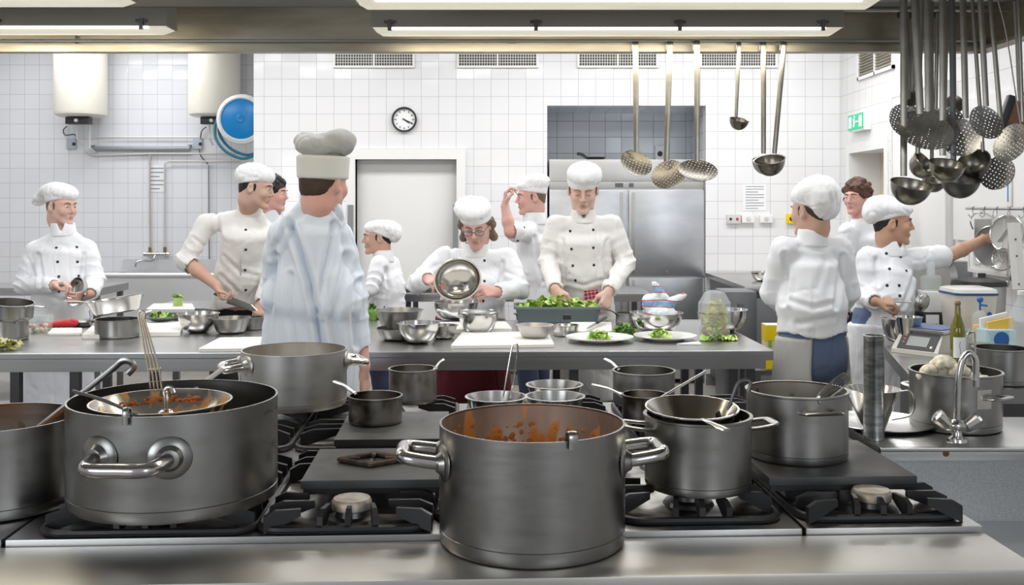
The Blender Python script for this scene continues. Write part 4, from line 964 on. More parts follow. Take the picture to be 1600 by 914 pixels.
gl += [tube([P(-.008, .108, .008), P(.008, .108, .008)], .0016, 6)]+[tube([P(sg*.06, .107, .01), P(sg*.084, .0, .012)], .0018, 6) for sg in (-1, 1)]
sg_ = single('spectacles', join(*gl), mat('spectacle_rim', (.12, .02, .03), .3), 'thin dark-rimmed spectacles on the face of the cook tipping the bowl', 'glasses', P(0, .11, .005), world=True)
for s_ in (-1, 1):
    part('lens', xm(lathe([(0, .0005), (.0245, .0005), (.0245, -.0005), (0, -.0005)], 18), frame(i6['HF'])*.95, P(s_*.034, .108, .004)), LENS, sg_, world=True)
# 7 cook behind with his arm raised
person('cook in profile facing left behind the others, one forearm raised', 6.95, (829, 309, 0), -74, 4, 0, -120, [(822, 362, -.12), (848, 360, .1)], [(797, 362, -.22), (856, 420, .1)],
    [(789, 322, -.2), (845, 455, .0)], (838, 490, .1), grooves=[([(836, 372), (840, 410), (848, 440)], 3, .014), ([(815, 380), (822, 420)], 3, .01)], s=1.0, hs=1.02, skinm=SK2, hair='nape', hairm=HM, seed=7, legm=NAVY, cuff=('short', 'long'),
    hat=BER((0, -.02, .09, .096, .118, .055), (0, -.05, .12, .095, .1, .055), lean=.22), hand={0: dict(d=(.05, 0, 1), n=(1, .1, 0), curl=.75)}, buttons=[(819, 355), (809, 376)])
# 8 tall cook in the middle
r8, i8 = person('tall young cook in the middle looking down at the grey salad tray', 6.1, (911, 297, -.08), -4, 22, 0, -3, [(868, 352, 0), (956, 351, 0)], [(856, 408, .0), (978, 410, .0)],
    [(867, 450, -.3), (952, 453, -.3)], (914, 500, .06), grooves=[([(878, 375), (884, 405), (880, 440)], 3, .018), ([(950, 375), (944, 405), (950, 440)], 3, .018), ([(886, 440), (912, 446), (940, 438)], 3, .008), ([(962, 400), (975, 425)], 3, .008), ([(930, 330), (934, 400)], 2, .005)], s=1.03, hs=1.12, skinm=SK1, hair='nape', hairm=HM, seed=8, hem=.93, legm=NAVY, topm=CLOTHW, eyes=False,
    hat=BER((0, .0, .1, .093, .11, .07), (.06, -.02, .085, .05, .08, .05), lean=-.1),
    hand={0: dict(d=(.25, -.4, -.75), n=(.5, .6, -.1), curl=.45, side=-1), 1: dict(d=(-.3, -.4, -.8), n=(-.5, .6, -.1), curl=.5, side=1)},
    buttons=[(894, 335), (891, 361), (927, 359), (893, 389), (927, 387), (895, 415), (928, 414), (899, 438)], mk=[[(888, 328), (885, 360), (886, 400), (890, 428)]], apron=(.4, .95, CLOTHW))
# 9 young woman seen from behind
r9, i9 = person('young woman seen from behind in a big white hat, hands in front', 4.95, (1266, 331, 0), -142, 4, 0, -172, [(1311, 388, 0), (1224, 388, -.02)], [(1326, 456, .05), (1206, 458, .06)],
    [(1312, 482, .22), (1225, 480, .26)], (1268, 530, 0), grooves=[([(1226, 398), (1229, 430), (1226, 474)], 3.5, .02), ([(1316, 400), (1311, 440), (1306, 480)], 3.5, .02), ([(1236, 470), (1270, 481), (1300, 474)], 4, .010), ([(1290, 410), (1276, 450)], 5, .006), ([(1245, 506), (1300, 497)], 4, .009), ([(1230, 482), (1250, 522)], 4, .01), ([(1250, 385), (1280, 389), (1296, 384)], 4, .006)], s=.98, hs=1.02, bulk=1.03, skinm=SK4, hair='nape', hairm=HB_, seed=9, hem=.93, legm=DENIM, amp=.007, ring=.45,
    hat=BER((0, -.02, .085, .1, .118, .07), (.0, -.06, .11, .105, .1, .08), (.0, -.1, .04, .1, .06, .09), lean=.35), apron=(.35, .91, mat('grey_apron', (.50, .49, .47), .9), 1.5))
# 10 man with curly hair by the door
person('man with chestnut curly hair in a white T-shirt by the doorway', 7.1, (1338, 309, 0), -48, 4, 0, -60, [(1325, 362, -.1), (1372, 360, .1)], [(1322, 420, -.1), (1385, 425, .1)],
    [(1320, 460, -.2), (1370, 470, -.1)], (1350, 500, .05), s=1.0, hs=1.02, skinm=SK2, hair='curly', hairm=HC, seed=10, legm=NAVY, cuff='short', collar=False)
# 11 cook reaching for the rack
r11, i11 = person('dark-haired cook stretching one bare arm to the wall rack', 5.42, (1396, 350, 0), 72, 2, 0, 22, [(1356, 402, 0), (1434, 404, .05)], [(1350, 462, -.03), (1482, 400, .17)],
    [(1366, 470, -.2), (1533, 376, .36)], (1372, 520, 0), grooves=[([(1368, 405), (1372, 445)], 3, .015), ([(1432, 418), (1424, 445), (1410, 480)], 3, .012), ([(1440, 395), (1450, 412)], 2.5, .008), ([(1380, 478), (1405, 470)], 3, .008)], s=.96, hs=.98, skinm=SK3, hair='nape', hairm=HK, seed=11, hem=.88, legm=DENIM, cuff=('long', 'short'),
    hat=BER((0, -.01, .09, .096, .118, .066), (-.01, -.08, .1, .095, .09, .07), (-.01, -.12, .05, .085, .06, .055), lean=.35),
    hand={0: dict(d=(.95, -.2, -.05), n=(0, .6, -1), curl=.8, side=1), 1: dict(d=(.8, .3, .15), n=(.2, .8, -.6), curl=.6, side=-1)},
    buttons=[(1385, 396), (1407, 401), (1390, 420), (1416, 423), (1386, 446), (1405, 446), (1406, 462), (1403, 485)], apron=(.35, .92, CLOTH))
# ================================================================= THE COOKING RANGE
TH = math.radians(2.6); CT, ST = math.cos(TH), math.sin(TH); RY = 2.03
RT = .90                       # height of the range top
def I2W(u, v, z=0): return V(u*CT-v*ST, RY+u*ST+v*CT, z)
def W2I(p): x, y = p[0], p[1]-RY; return x*CT+y*ST, -x*ST+y*CT
SEAMS = [-2.6, -.875, -.155, .225+.0, .60, .955]
RL, RD = -2.6, 1.33
cells = [(-2.6, -.99), (-.985, .155), (.16, .585), (.59, .955)]
for i, (a, b) in enumerate(cells):
    lb = ('plain steel worktop unit at the far left end of the range', 'wide range unit left of centre under the biggest pots', 'range unit under the clear-sided stock pot right of centre', 'range unit at the right end with an uncovered burner')[i]
    t = thing('cooking_range', lb, 'range', I2W(0, 0), TH, group=None)
    part('body', box(a+.002, b-.002, .04, RD-.01, .1, RT-.05), DARKST, t, smooth=False)
    part('hob_top', join(box(a+.001, b-.001, .0, RD, RT-.045, RT, .004)), STEELH, t)
    part('plinth', box(a+.03, b-.03, .1, RD-.08, 0, .1), BLACK, t, smooth=False)
    for j in range(2 if i < 2 else 1):
        w_ = (b-a)/(2 if i < 2 else 1); x0 = a+j*w_
        dr = part('oven_door', box(x0+.02, x0+w_-.02, .0, .038, .16, .68, .006), STEEL, t)
        part('handle', tube([(x0+.06, -.03, .62), (x0+w_-.06, -.03, .62)], .01, 8), SHINY, dr)
        for kx in (.3, .7):
            part('control_knob', xf(lathe([(0, .03), (.02, .03), (.024, 0)], 18), (x0+w_*kx, .0, .755), RX), BLACK, t)
# raised shelf along the front edge
single('front_shelf', join(box(-2.7, .955, -.215, -.006, RT-.045, RT-.012, .005), box(-2.7, .955, -.213, -.2, RT-.075, RT-.04, .004)), mat('shelf_steel', (.56, .545, .52), .4, 1,  mottle=((1, 1, 1), 3, (.62, .6, .565), (.74, .72, .69), .3, .7)),
       'long dented steel shelf running along the near edge of the cooking range', 'shelf', I2W(0, 0), TH)
for x in (-1.5, -.5, .4, .85):
    pass

BURN = mat('burner_cap', (.55, .52, .46), .5, .6, mottle=(ONE, 20, (.45, .36, .26), (.62, .6, .56), .35, .6))
def grate(label, u0, u1, v0, v1, zb=RT, tray=True, burners=None, r=.05):
    """cast-iron pan support: rounded frame, raised fingers, burners and spill tray"""
    cu, cv = (u0+u1)/2, (v0+v1)/2; hu, hv = (u1-u0)/2, (v1-v0)/2
    t = thing('pan_support', label, 'grate', I2W(cu, cv, zb), TH, group=None)
    fr = [(x, y, .008) for x, y in rrect(-hu, hu, -hv, hv, .05, 6)]
    part('frame', tube(fr, .008, 8, closed=True), IRON, t)
    if tray:
        part('spill_tray', loftp([[(x, y, .004) for x, y in rrect(-hu+.004, hu-.004, -hv+.004, hv-.004, .045, 6)], [(x, y, .0015) for x, y in rrect(-hu+.05, hu-.05, -hv+.05, hv-.05, .03, 6)]]), mat('spill_tray_metal', (.3, .295, .28), .35, .9, mottle=(ONE, 7, (.08, .075, .07), (.5, .49, .47), .35, .55)), t)
    def fin(x0, y0, x1, y1, h0=.0, h1=.045, th=.006):
        d = nrm(V(x1-x0, y1-y0, 0)); n = V(-d[1], d[0], 0)*th; a = V(x0, y0, 0); b = V(x1, y1, 0); m = a*.7+b*.3
        L = []
        for s_ in (1, -1): L.append([a+n*s_+V(0, 0, h0), a+n*s_+V(0, 0, h1*.75), m+n*s_*.8+V(0, 0, h1), b+n*s_*.7+V(0, 0, h1), b+n*s_*.7+V(0, 0, h1-.014), m+n*s_+V(0, 0, .008)])
        return loftp(L)
    nb = burners if burners is not None else [(0, cv)]
    cnt = 0
    for bu, bv in nb:
        for x in (-.055, 0, .055):
            part('finger', fin(bu+x*1.0, max(bv-cv-.16, -hv), bu+x*.8, max(bv-cv-.16, -hv)+.055), IRON, t, smooth=False)
        for sd in (-1, 1):
            for y in (-.07, 0, .07):
                part('finger', fin(bu+sd*(hu-.004), bv-cv+y, bu+sd*(.075 if y == 0 else .095), bv-cv+y*.8), IRON, t, smooth=False)
        bn = part('burner', lathe([(.056, .003), (.05, .012), (.036, .016), (.034, .026), (.04, .028), (.04, .036)], 32), DARKST, t)
        part('burner_cap', lathe([(.0405, .03), (.041, .044), (.037, .05), (0, .051)], 32), BURN, bn)
        for o in (bn,): o.location = (bu, bv-cv, 0)
    return t
def at_i(px, py, z): return W2I(onz(px, py, z))
# extent of the grates, from the picture plane to the range top
g1 = grate('black pan support under the biggest pot at left', -.93, -.51, .0+.01, .56, burners=[(0, .12), (0, .42)])
g2 = grate('black pan support with an uncovered burner, left of the central pot', -.505, -.165, .01, .60, burners=[(.01, .085), (0, .45)])
g3 = grate('black pan support mostly hidden behind the big central pot', -.15, .2, .06, .6, burners=[(0, .18), (0, .47)])
g4 = grate('black pan support under the stock pot right of the central pot', .225, .555, .035, .6, burners=[(0, .17), (0, .47)])
g5 = grate('black pan support with an uncovered burner at the right end', .6, .93, .035, .62, burners=[(0, .1), (0, .46)])
g6 = grate('black pan support at the far side under the wide aluminium pot', -.98, -.56, .68, 1.28, burners=[(0, .82), (0, 1.14)])
g7 = grate('black pan support at the far side under the tall worn pot', -.54, -.12, .68, 1.3, burners=[(0, .82), (0, 1.16)])
g8 = grate('black pan support at the far side behind the central pot', -.08, .34, .68, 1.3, burners=[(0, .82), (0, 1.16)])
g9 = grate('black pan support at the far side behind the stock pots', .38, .8, .68, 1.28, burners=[(0, .82), (0, 1.14)])
# flat griddle plates laid on the pan supports
def gplate(label, poly_px, z, trv=None):
    P = [W2I(onz(x, y, z)) for x, y in poly_px]; us = [p[0] for p in P]; vs = [p[1] for p in P]
    u0, u1, v0, v1 = us[0]*.5+us[3]*.5, us[1]*.5+us[2]*.5, (vs[0]+vs[1])/2, (vs[2]+vs[3])/2
    cu, cv = (u0+u1)/2, (v0+v1)/2
    t = thing('griddle_plate', label, 'hot plate', I2W(cu, cv, z-.018), TH)
    part('plate', box(u0-cu, u1-cu, v0-cv, v1-cv, 0, .018, .003), GRIDDLE, t)
    part('front_lip', box(u0-cu+.005, u1-cu-.005, v0-cv+.004, v0-cv+.012, -.012, 0), IRON, t, smooth=False)
    return t, (u0, u1, v0, v1)
PZ = .966
gp1, e1 = gplate('dark flat griddle plate with a rusty trivet on it, left of the central pot', [(466, 750), (686, 750), (690, 700), (504, 700)], PZ)
gp2, e2 = gplate('dark flat griddle plate carrying a small burnt saucepan at the back', [(520, 686), (700, 686), (700, 643), (548, 643)], PZ)
gp3, e3 = gplate('dark flat griddle plate under the stock pot at the right end', [(1168, 745), (1420, 745), (1355, 688), (1165, 688)], PZ)
# rusty trivet
c = onz(582, 718, PZ+.005)
rt = [(-.075, 0), (0, -.052), (.075, 0), (0, .052)]
single('trivet', join(tube([(x, y, .006) for x, y in rt], .006, 6, closed=True), *[tube([(x*.95, y*.95, .006), (x*.38, y*.38, .009)], .0048, 6) for x, y in rt]), mat('rusty_iron', (.09, .065, .05), .7, 0, mottle=(ONE, 30, (.05, .04, .035), (.17, .11, .08), .35, .65)),
       'small rusty diamond-shaped iron trivet lying on the griddle plate', 'trivet', (c[0], c[1], PZ), TH)

# ================================================================= POTS
def potprof(R, h, t=.003, r0=.012, lip=0.0):
    return [(0, 0), (R-r0*.5, 0), (R-r0*.12, r0*.14), (R, r0*.5), (R, h*.122), (R-.0015, h*.127), (R, h*.132), (R, h-.006), (R+lip, h-.004), (R+lip, h), (R-t-.001, h), (R-t, h-.004), (R-t, r0), (R-t-r0, t), (0, t)]
def loop_handle(R, z, wdt, reach, r, drop=.0, n=12, flat=None, bulge=0):
    """tubular loop handle on the +x side of a pot: two feet on the wall, bar outside"""
    def wall(y): return math.sqrt(max(R*R-y*y, 0))
    y = wdt/2
    pts = [(wall(y)-.004, -y, z-drop*.0), (wall(y)+reach*.35, -y*1.02, z+drop*.25), (wall(0)+reach*.8, -y*.92, z+drop*.75), (wall(0)+reach, -y*.6, z+drop), (wall(0)+reach, 0, z+drop), (wall(0)+reach, y*.6, z+drop), (wall(0)+reach*.8, y*.92, z+drop*.75), (wall(y)+reach*.35, y*1.02, z+drop*.25), (wall(y)-.004, y, z)]
    return tube(spline(pts, 5), r, n, r2=flat)
def flange(R, y, z, r):
    an = math.atan2(y, math.sqrt(R*R-y*y)); g = lathe([(r, 0), (r*.93, .003), (r*.6, .006), (r*.42, .016), (0, .02)], 28)
    return xf(g, (R*math.cos(an)-.001, R*math.sin(an), z), (0, PI/2, an)) if False else xm(g, frame(V(math.cos(an), math.sin(an), 0)), (R*math.cos(an)-.0015, R*math.sin(an), z))
def stock_pot(label, c, R, h, m=POT, ang=0, handle='tube', name='stock_pot', cat='pot', hz=.72, reach=.045, wdt=.1, hr=.0095, drop=.02, lip=0, sauce=None, group=None, smear=None, t=.003):
    o = thing(name, label, cat, c, 0, group)
    part('body', lathe(potprof(R, h, t, min(.02, h*.12), lip), 96), m, o, angle=50)
    hm = SHINY if handle == 'tube' else STEEL
    if handle:
        for sgn in (0, PI):
            g = loop_handle(R, h*hz, wdt, reach, hr, drop, 12, None if handle == 'tube' else hr*.45)
            hd = part('handle', xf(g, rot=(0, 0, ang+sgn)), hm, o)
            if handle == 'tube':
                for y in (-wdt/2, wdt/2): part('flange', xf(flange(R, y, h*hz, .036*R/.18), rot=(0, 0, ang+sgn)), m, hd)
    if sauce: part('sauce', lathe([(0, sauce+.004), (R*.5, sauce+.003), (R-t-.002, sauce)], 64), SAUCE, o)
    return o
def lit_inside(o, n=96):  # lighter inner wall colour stands in for hood lamp light reflected inside
    me = [c for c in o.children if c.name.startswith('body')][0].data
    me.materials.append(mat('lit_pot_interior', (.55, .53, .49), .48, 1, mottle=((1, 1, .4), 14, (.47, .44, .39), (.6, .58, .55), .3, .7)))
    k = 11*n
    for p in me.polygons:
        if p.index >= k: p.material_index = 1
def long_handle(R, z, L, wd=.011, th=.0035, rise=.03, tilt=0):
    pts = [(R-.002, 0, z), (R+L*.12, 0, z+rise*.25), (R+L*.5, 0, z+rise*.7), (R+L, 0, z+rise)]
    g = tube(spline(pts, 4), [wd*.9]*4+[wd*.75]*5+[wd]*3+[wd*.8], 10, r2=[th*1.6]*4+[th]*9)
    return g
def saucepan(label, c, R, h, ang, L=.16, m=POT, name='saucepan', lip=.003, rise=.03, group=None, hm=None, rot=None, flare=0, wd=.011):
    o = thing(name, label, 'pan', c, 0, group, rot=rot)
    if flare: pr = [(0, 0), (R-flare-.01, 0), (R-flare, .008), (R, h), (R+lip, h+.001), (R+lip, h+.003), (R-.003, h+.002), (R-flare-.003, .01), (R-flare-.012, .003), (0, .003)]
    else: pr = potprof(R, h, .0025, min(.014, h*.2), lip)
    part('body', lathe(pr, 64), m, o, angle=50)
    part('handle', xf(long_handle(R, h*.9, L, wd=wd, rise=rise), rot=(0, 0, ang)), hm or STEEL, o)
    return o
def splat(R, h, n, seed, a0, a1, z0, z1, t=.003):
    """crusts of sauce left on the inside of a pot wall"""
    r_ = random.Random(seed); gs = []
    for _ in range(n):
        a = r_.uniform(a0, a1); z = z0+(z1-z0)*r_.random()**2.0; s_ = r_.uniform(.0015, .006)*(1.5 if z < z0+.3*(z1-z0) else .8)
        gs.append(xm(ball((0, 0, 0), (s_*r_.uniform(.8, 1.6), s_*r_.uniform(.8, 1.5), .0022), 8), frame(V(-math.cos(a), -math.sin(a), 0)), ((R-t)*math.cos(a), (R-t)*math.sin(a), z)))
    return join(*gs)
def bead(t_, m=None): pass
# A central pot
X, Yc, R = fit(687, 976, 892, .888); hA = rimz(692, Yc-R)-.888
A = stock_pot('huge stock pot in the centre foreground, tomato crusts inside its rim', (X, Yc, .888), R, hA, ang=math.radians(3), hz=.71, reach=.072, wdt=.11, hr=.0132, drop=.012, sauce=.012)
part('sauce_crust', join(splat(R, hA, 40, 3, 1.5, 2.7, .15, hA-.03), splat(R, hA, 16, 13, .7, 1.2, .15, hA-.04)), mat('sauce_orange', (.55, .2, .03), .5), A)['kind'] = 'stuff'
part('sauce_smear', splat(R, hA, 14, 8, .9, 2.4, .12, hA-.05), mat('sauce_bright', (.7, .2, .03), .4), A)['kind'] = 'stuff'
AC = (X, Yc, R, hA); lit_inside(A); A.children[0].data.materials[1] = stain_mat('stained_interior', MAT['lit_pot_interior'], (.75, .3, .05), 26, .1, hA, .52, .6)
# B big left pot
X, Yc, R = fit(115, 430, 824, .946); hB = rimz(652, Yc-R)-.946
B = stock_pot('biggest wide pot at left with a sieve of orange sauce in it', (X, Yc, .946), R, hB, ang=math.radians(-93), hz=.62, reach=.07, wdt=.135, hr=.0135, drop=-.004)
BC = (X, Yc, R, hB)
# C far left pot
X, Yc, R = fit(-118, 114, 822, .902); hC = rimz(677, Yc-R)-.902
C_ = stock_pot('wide pot with brown sauce cut off by the left picture edge', (X, Yc, .902), R, hC, ang=math.radians(-96), hz=.72, reach=.06, wdt=.09, hr=.011, drop=0, sauce=hC-.1)
CC = (X, Yc, R, hC)
# D aluminium rear left
X, Yc, R = fit(379, 541, 648, .946); hD = rimz(557, Yc-R)-.946
D = stock_pot('wide empty aluminium pot at the back of the range', (X, Yc, .946), R, hD, m=ALU, ang=math.radians(22), hz=.78, reach=.055, wdt=.11, hr=.0115, drop=-.01); lit_inside(D)
# J clear pot right of centre
X, Yc, R = fit(1008, 1172, 782, .946); hJ = rimz(664, Yc-R)-.946
J_ = stock_pot('medium stock pot right of the central pot with a conical sieve on top', (X, Yc, .946), R, hJ, ang=math.radians(4), handle='flat', hz=.83, reach=.05, wdt=.075, hr=.0085, drop=.008, lip=.0035)
JC = (X, Yc, R, hJ)
# K pot at right
X, Yc, R = fit(1168, 1322, 731, PZ); hK = rimz(622, Yc-R)-PZ
K = stock_pot('medium stock pot on the griddle plate at right with red stained rim', (X, Yc, PZ), R, hK, ang=math.radians(-80), handle='flat', hz=.78, reach=.03, wdt=.08, hr=.009, drop=.004, lip=.0035)
part('red_stain', xf(splat(R, hK, 26, 5, 2.2, 4.2, hK-.03, hK-.004)), mat('beet_stain', (.16, .02, .02), .4), K)
KC = (X, Yc, R, hK); lit_inside(K)
# E small burnt saucepan
X, Yc, R = fit(545, 628, 668, PZ); h_ = rimz(625, Yc-R)-PZ
saucepan('small burnt saucepan on the rear griddle plate', (X, Yc, PZ), R, h_, math.radians(148), .075, DARKPAN)
# F tall worn pot
X, Yc, R = fit(608, 682, 634, .946); h_ = rimz(581, Yc-R)-.946
F_ = saucepan('tall worn pot on the far burner behind the small burnt saucepan', (X, Yc, .946), R, h_, math.radians(25), .03, mat('worn_pot', (.36, .34, .31), .35, 1, mottle=(ONE, 9, (.2, .175, .14), (.46, .44, .42), .35, .6)), name='cooking_pot')
# H, I pans behind
X, Yc, R = fit(958, 1054, 640, .946); h_ = rimz(586, Yc-R)-.946
saucepan('shiny deep saucepan at the far side of the range, right of centre', (X, Yc, .946), R, h_, math.radians(140), .05, POT)
X, Yc, R = fit(972, 1043, 664, .946); h_ = rimz(622, Yc-R)-.946
saucepan('dark saucepan with a spoon in it, in front of the shiny deep saucepan', (X, Yc, .946), R, h_, math.radians(172), .085, DARKPAN, hm=STEEL)
ic = (X, Yc, R, h_)
# three flared steel bowls behind the central pot
def bowl(label, c, R, h, fl=.35, m=SHINY, name='steel_bowl', group=None, rot=None, lip=.006, handles=0, mat_in=None, seg=56, cat='bowl'):
    o = thing(name, label, cat, c, 0, group, rot=rot)
    b = R*(1-fl); prof = [(0, 0), (b*.85, 0)]; n = 9
    for i in range(1, n+1):
        t = i/n; prof.append((b+(R-b)*(t**(.75)) if fl < .55 else b*.85+(R-b*.85)*math.sin(t*PI/2), h*(t if fl < .55 else 1-math.cos(t*PI/2))))
    prof += [(R+lip, h), (R+lip, h+.002)]
    inn = [(max(r-.0025, 0), z+.0025) for r, z in prof[1:-2]][::-1]; prof += inn+[(0, .0025)]
    part('body', lathe(prof, seg), m, o, angle=60)
    return o
for (a, b, y, lb) in ((729, 822, 629, 'flared steel bowl behind the central pot holding a wire whisk'), (824, 909, 609, 'flared steel bowl behind the central pot, farthest of three'), (822, 912, 628, 'flared steel bowl behind the central pot, right one of the near two')):
    zr = 1.004; Yf = (H-zr)*F/(y-320); k = (b-a)/2/F; R = k*Yf/(1-k); Yc = Yf+R; X = ((a+b)/2-800)*Yc/F
    bowl(lb, (X, Yc, .946), R, zr-.946, .25, lip=.005)
    if a == 729: wc = V(X, Yc, .95)
# whisk in that bowl: two wires joined by a loop at the top
a = W(852-560+560, 540, wc[1])
def PW(px, py, Y): return W(px, py, Y)
pp = [PW(786, 622, wc[1]-.01), PW(799, 548, wc[1]), PW(804, 538, wc[1]), PW(809, 548, wc[1]), PW(797, 622, wc[1]+.01)]
single('wire_tongs', tube(spline(pp, 6), .0026, 8), SHINY, 'thin wire loop handle standing up out of a steel bowl', 'tongs', pp[0], world=True)

# ---- things in and on the pots
# ladle hooked over the rim of pot C
def ladle(label, a, b, rb=.045, m=WORN, hook=None, wd=.009, th=.002, bowl_n=None, group=None, cat='ladle', name='ladle', bm=None, holes=False, flat=False, up=(0, -1, 0), hookd=None, depth=.6):
    """handle from a (hook end) to b (bowl end); the bowl's axis is bowl_n"""
    a = np.asarray(a, float); b = np.asarray(b, float); d = nrm(b-a)
    t = thing(name, label, cat, a, 0, group)
    hk = []
    if hook:
        hd = nrm(hookd if hookd is not None else V(0, 1, 0))
        hk = [a+hd*hook-d*(-.016), a+hd*hook*.9-d*.004, a+hd*hook*.5-d*.012]
    pts = [*hk, a-d*.004 if hook else a, a+d*.03, a*.5+b*.5, b-d*.03, b]
    P_ = spline(pts, 4); n = len(P_)
    part('handle', tube(P_, [wd*(1-.25*i/n) for i in range(n)], 10, r2=[th]*n, up=up), m, t, world=True)
    N = nrm(bowl_n if bowl_n is not None else V(0, -.3, 1)); Fm = frame(N)
    if flat:
        pr = [(rb*i/8, depth*rb*.28*(i/8)**2) for i in range(9)]+[(rb*1.02, depth*rb*.28+.0005), (rb*1.0, depth*rb*.28-.002)]
        c = b+d*rb*.92
        e = part('perforated_disc', lathe(pr, 48), bm or SKIM, t); R3 = Matrix([list(r) for r in Fm]).to_4x4(); e.matrix_local = Matrix.Translation(Vector(tuple(c-np.array(t.location[:]))))@R3
    else:
        pr = [(rb*math.sin(i/10*1.5), -rb*depth*1.2*(math.cos(i/10*1.5))) for i in range(11)]; z0 = pr[-1][1]; pr = [(r, z-z0) for r, z in pr]
        pr += [(rb*1.03, .001), (rb*1.03, .003)]+[(r*.96, z+.002) for r, z in pr[::-1]]
        c = b+d*rb*.95
        part('bowl', xm(lathe(pr, 36), Fm, c), bm or m, t, world=True, angle=50)
    return t
a = W(189, 566, CC[1]+.02); b = onz(58, 672, CC[3]+.9-.03)
b = W(60, 668, CC[1]+.04)
ladle('long steel ladle leaning in the pot at the left edge', a, b+nrm(b-a)*.06, .045, STEEL, hook=.03, hookd=V(.8, .1, -.5), wd=.0085, th=.004, bowl_n=V(.3, 0, 1))
# sieve of sauce hanging in pot B
zs = .946+BC[3]-.008
sc_ = onz(252, 628, zs); rs = (357-148)/2*sc_[1]/F
t = thing('conical_sieve', 'wide steel sieve full of orange sauce sitting inside the biggest pot', 'sieve', (sc_[0], sc_[1], zs))
part('bowl', lathe([(rs+.004, 0), (rs+.004, .003), (rs, .003), (rs*.93, -.02), (rs*.6, -.06), (0, -.085), (0, -.088), (rs*.6, -.063), (rs*.95, -.022), (rs, 0)], 64), stain_mat('stained_sieve', mat('sieve_steel', (.66, .63, .58), .25, 1), (.8, .38, .08), 20, -.07, .0, .47, .56), t, angle=50)
part('sauce', lathe([(0, -.052), (rs*.4, -.05), (rs*.66, -.048)], 48), SAUCE, t)
part('sauce_crust', join(*[ball((rs*.9*math.cos(a_), rs*.9*math.sin(a_), -.022+.012*rnd.random()), (.006*rnd.random()+.002, .003, .002), 8) for a_ in [rnd.uniform(1.2, 2.6) for _ in range(50)]]), mat('sauce_bright', (.7, .2, .03), .4), t)['kind'] = 'stuff'
h0 = W(216, 648, sc_[1]-rs*.95); h1 = W(113, 611, sc_[1]-rs-.02)
part('handle', tube(spline([V(*(h0+V(.03, .02, -.006))), h0, h0*.5+h1*.5+V(0, 0, .004), h1], 4), .0085, 10, r2=.0035), DARKST, t, world=True)
hk = W(262, 612, sc_[1]+.0)
yq = sc_[1]-.01
single('serving_spoon', join(tube(spline([W(259, 642, yq), W(259, 622, yq), W(258, 611, yq), W(262, 606, yq), W(268, 607, yq), W(271, 614, yq)], 4), .006, 8, r2=.0025, up=(0, 1, 0)), ball(W(259, 645, yq), (.016, .02, .008), 12)), SHINY, 'steel spoon with a bent top standing in the sauce sieve', 'spoon', W(259, 642, yq), world=True)
cl = W(203, 652, BC[1]-BC[2]*.98)
rp = V(BC[0], BC[1], .946+BC[3])
def rimclip(label, C4, zbase, px, m=STEEL, wd=.009):
    X_, Y_, R_, h_ = C4
    for it in range(1):
        # the point of the front rim seen in this column
        best = min(np.linspace(-PI, 0, 400), key=lambda a_: abs((X_+R_*math.cos(a_))*F/(Y_+R_*math.sin(a_))+800-px))
    n_ = V(math.cos(best), math.sin(best), 0); c_ = V(X_, Y_, zbase+h_)+n_*R_
    pts = [c_-n_*.013-V(0, 0, .07), c_-n_*.012-V(0, 0, .012), c_-n_*.009+V(0, 0, .011), c_+V(0, 0, .017)+n_*.001, c_+n_*.008+V(0, 0, .009), c_+n_*.007-V(0, 0, .014)]
    lat = np.cross(n_, V(0, 0, 1))
    return single('rim_hook', tube(spline(pts, 5), wd, 10, r2=.0018, up=n_), m, label, 'hook', c_, world=True)
rimclip('flat hooked end of a ladle hanging over the rim of the central pot', AC, .888, 893)
rimclip('small metal tab of the sieve gripping the rim of the biggest pot', BC, .946, 198, wd=.006)
# whisk standing in pot B (seen as four parallel wires)
Yw = BC[1]+BC[2]*.62
ws = []
for i, dx in enumerate((-9, -3, 3, 9)):
    ws.append(tube([W(221+dx*.45, 497, Yw), W(240+dx*.95, 575, Yw), W(248+dx*1.0, 640, Yw)], .0022, 6))
ws.append(tube(spline([W(217, 498, Yw), W(216, 490, Yw), W(221, 486, Yw), W(226, 490, Yw), W(225, 498, Yw)], 4), .003, 6)); ws.append(tube([W(233, 577, Yw), W(252, 576, Yw)], .003, 6))
single('wire_whisk', join(*ws), mat('brass_wire', (.5, .43, .32), .3, 1), 'thin wire whisk standing upright out of the biggest pot', 'whisk', W(248, 640, Yw), world=True)
# wooden-white spoon handles leaning on pots behind
single('serving_spoon', tube([W(268, 640, 2.28), W(325, 593, 2.36), W(347, 577, 2.39)], .006, 8), WHITEP, 'pale spoon leaning out over the far rim of the biggest pot', 'spoon', W(325, 593, 2.36), world=True)
single('metal_spoon', tube([V(ic[0]+.0, ic[1], .965), W(1000, 640, ic[1]-.01)+V(0, 0, .0), W(1103, 580, ic[1])], .0055, 8, r2=.003), mat('pale_spoon', (.62, .6, .57), .4, .8), 'long pale spoon leaning out of the dark saucepan', 'spoon', W(1103, 580, ic[1]), world=True)
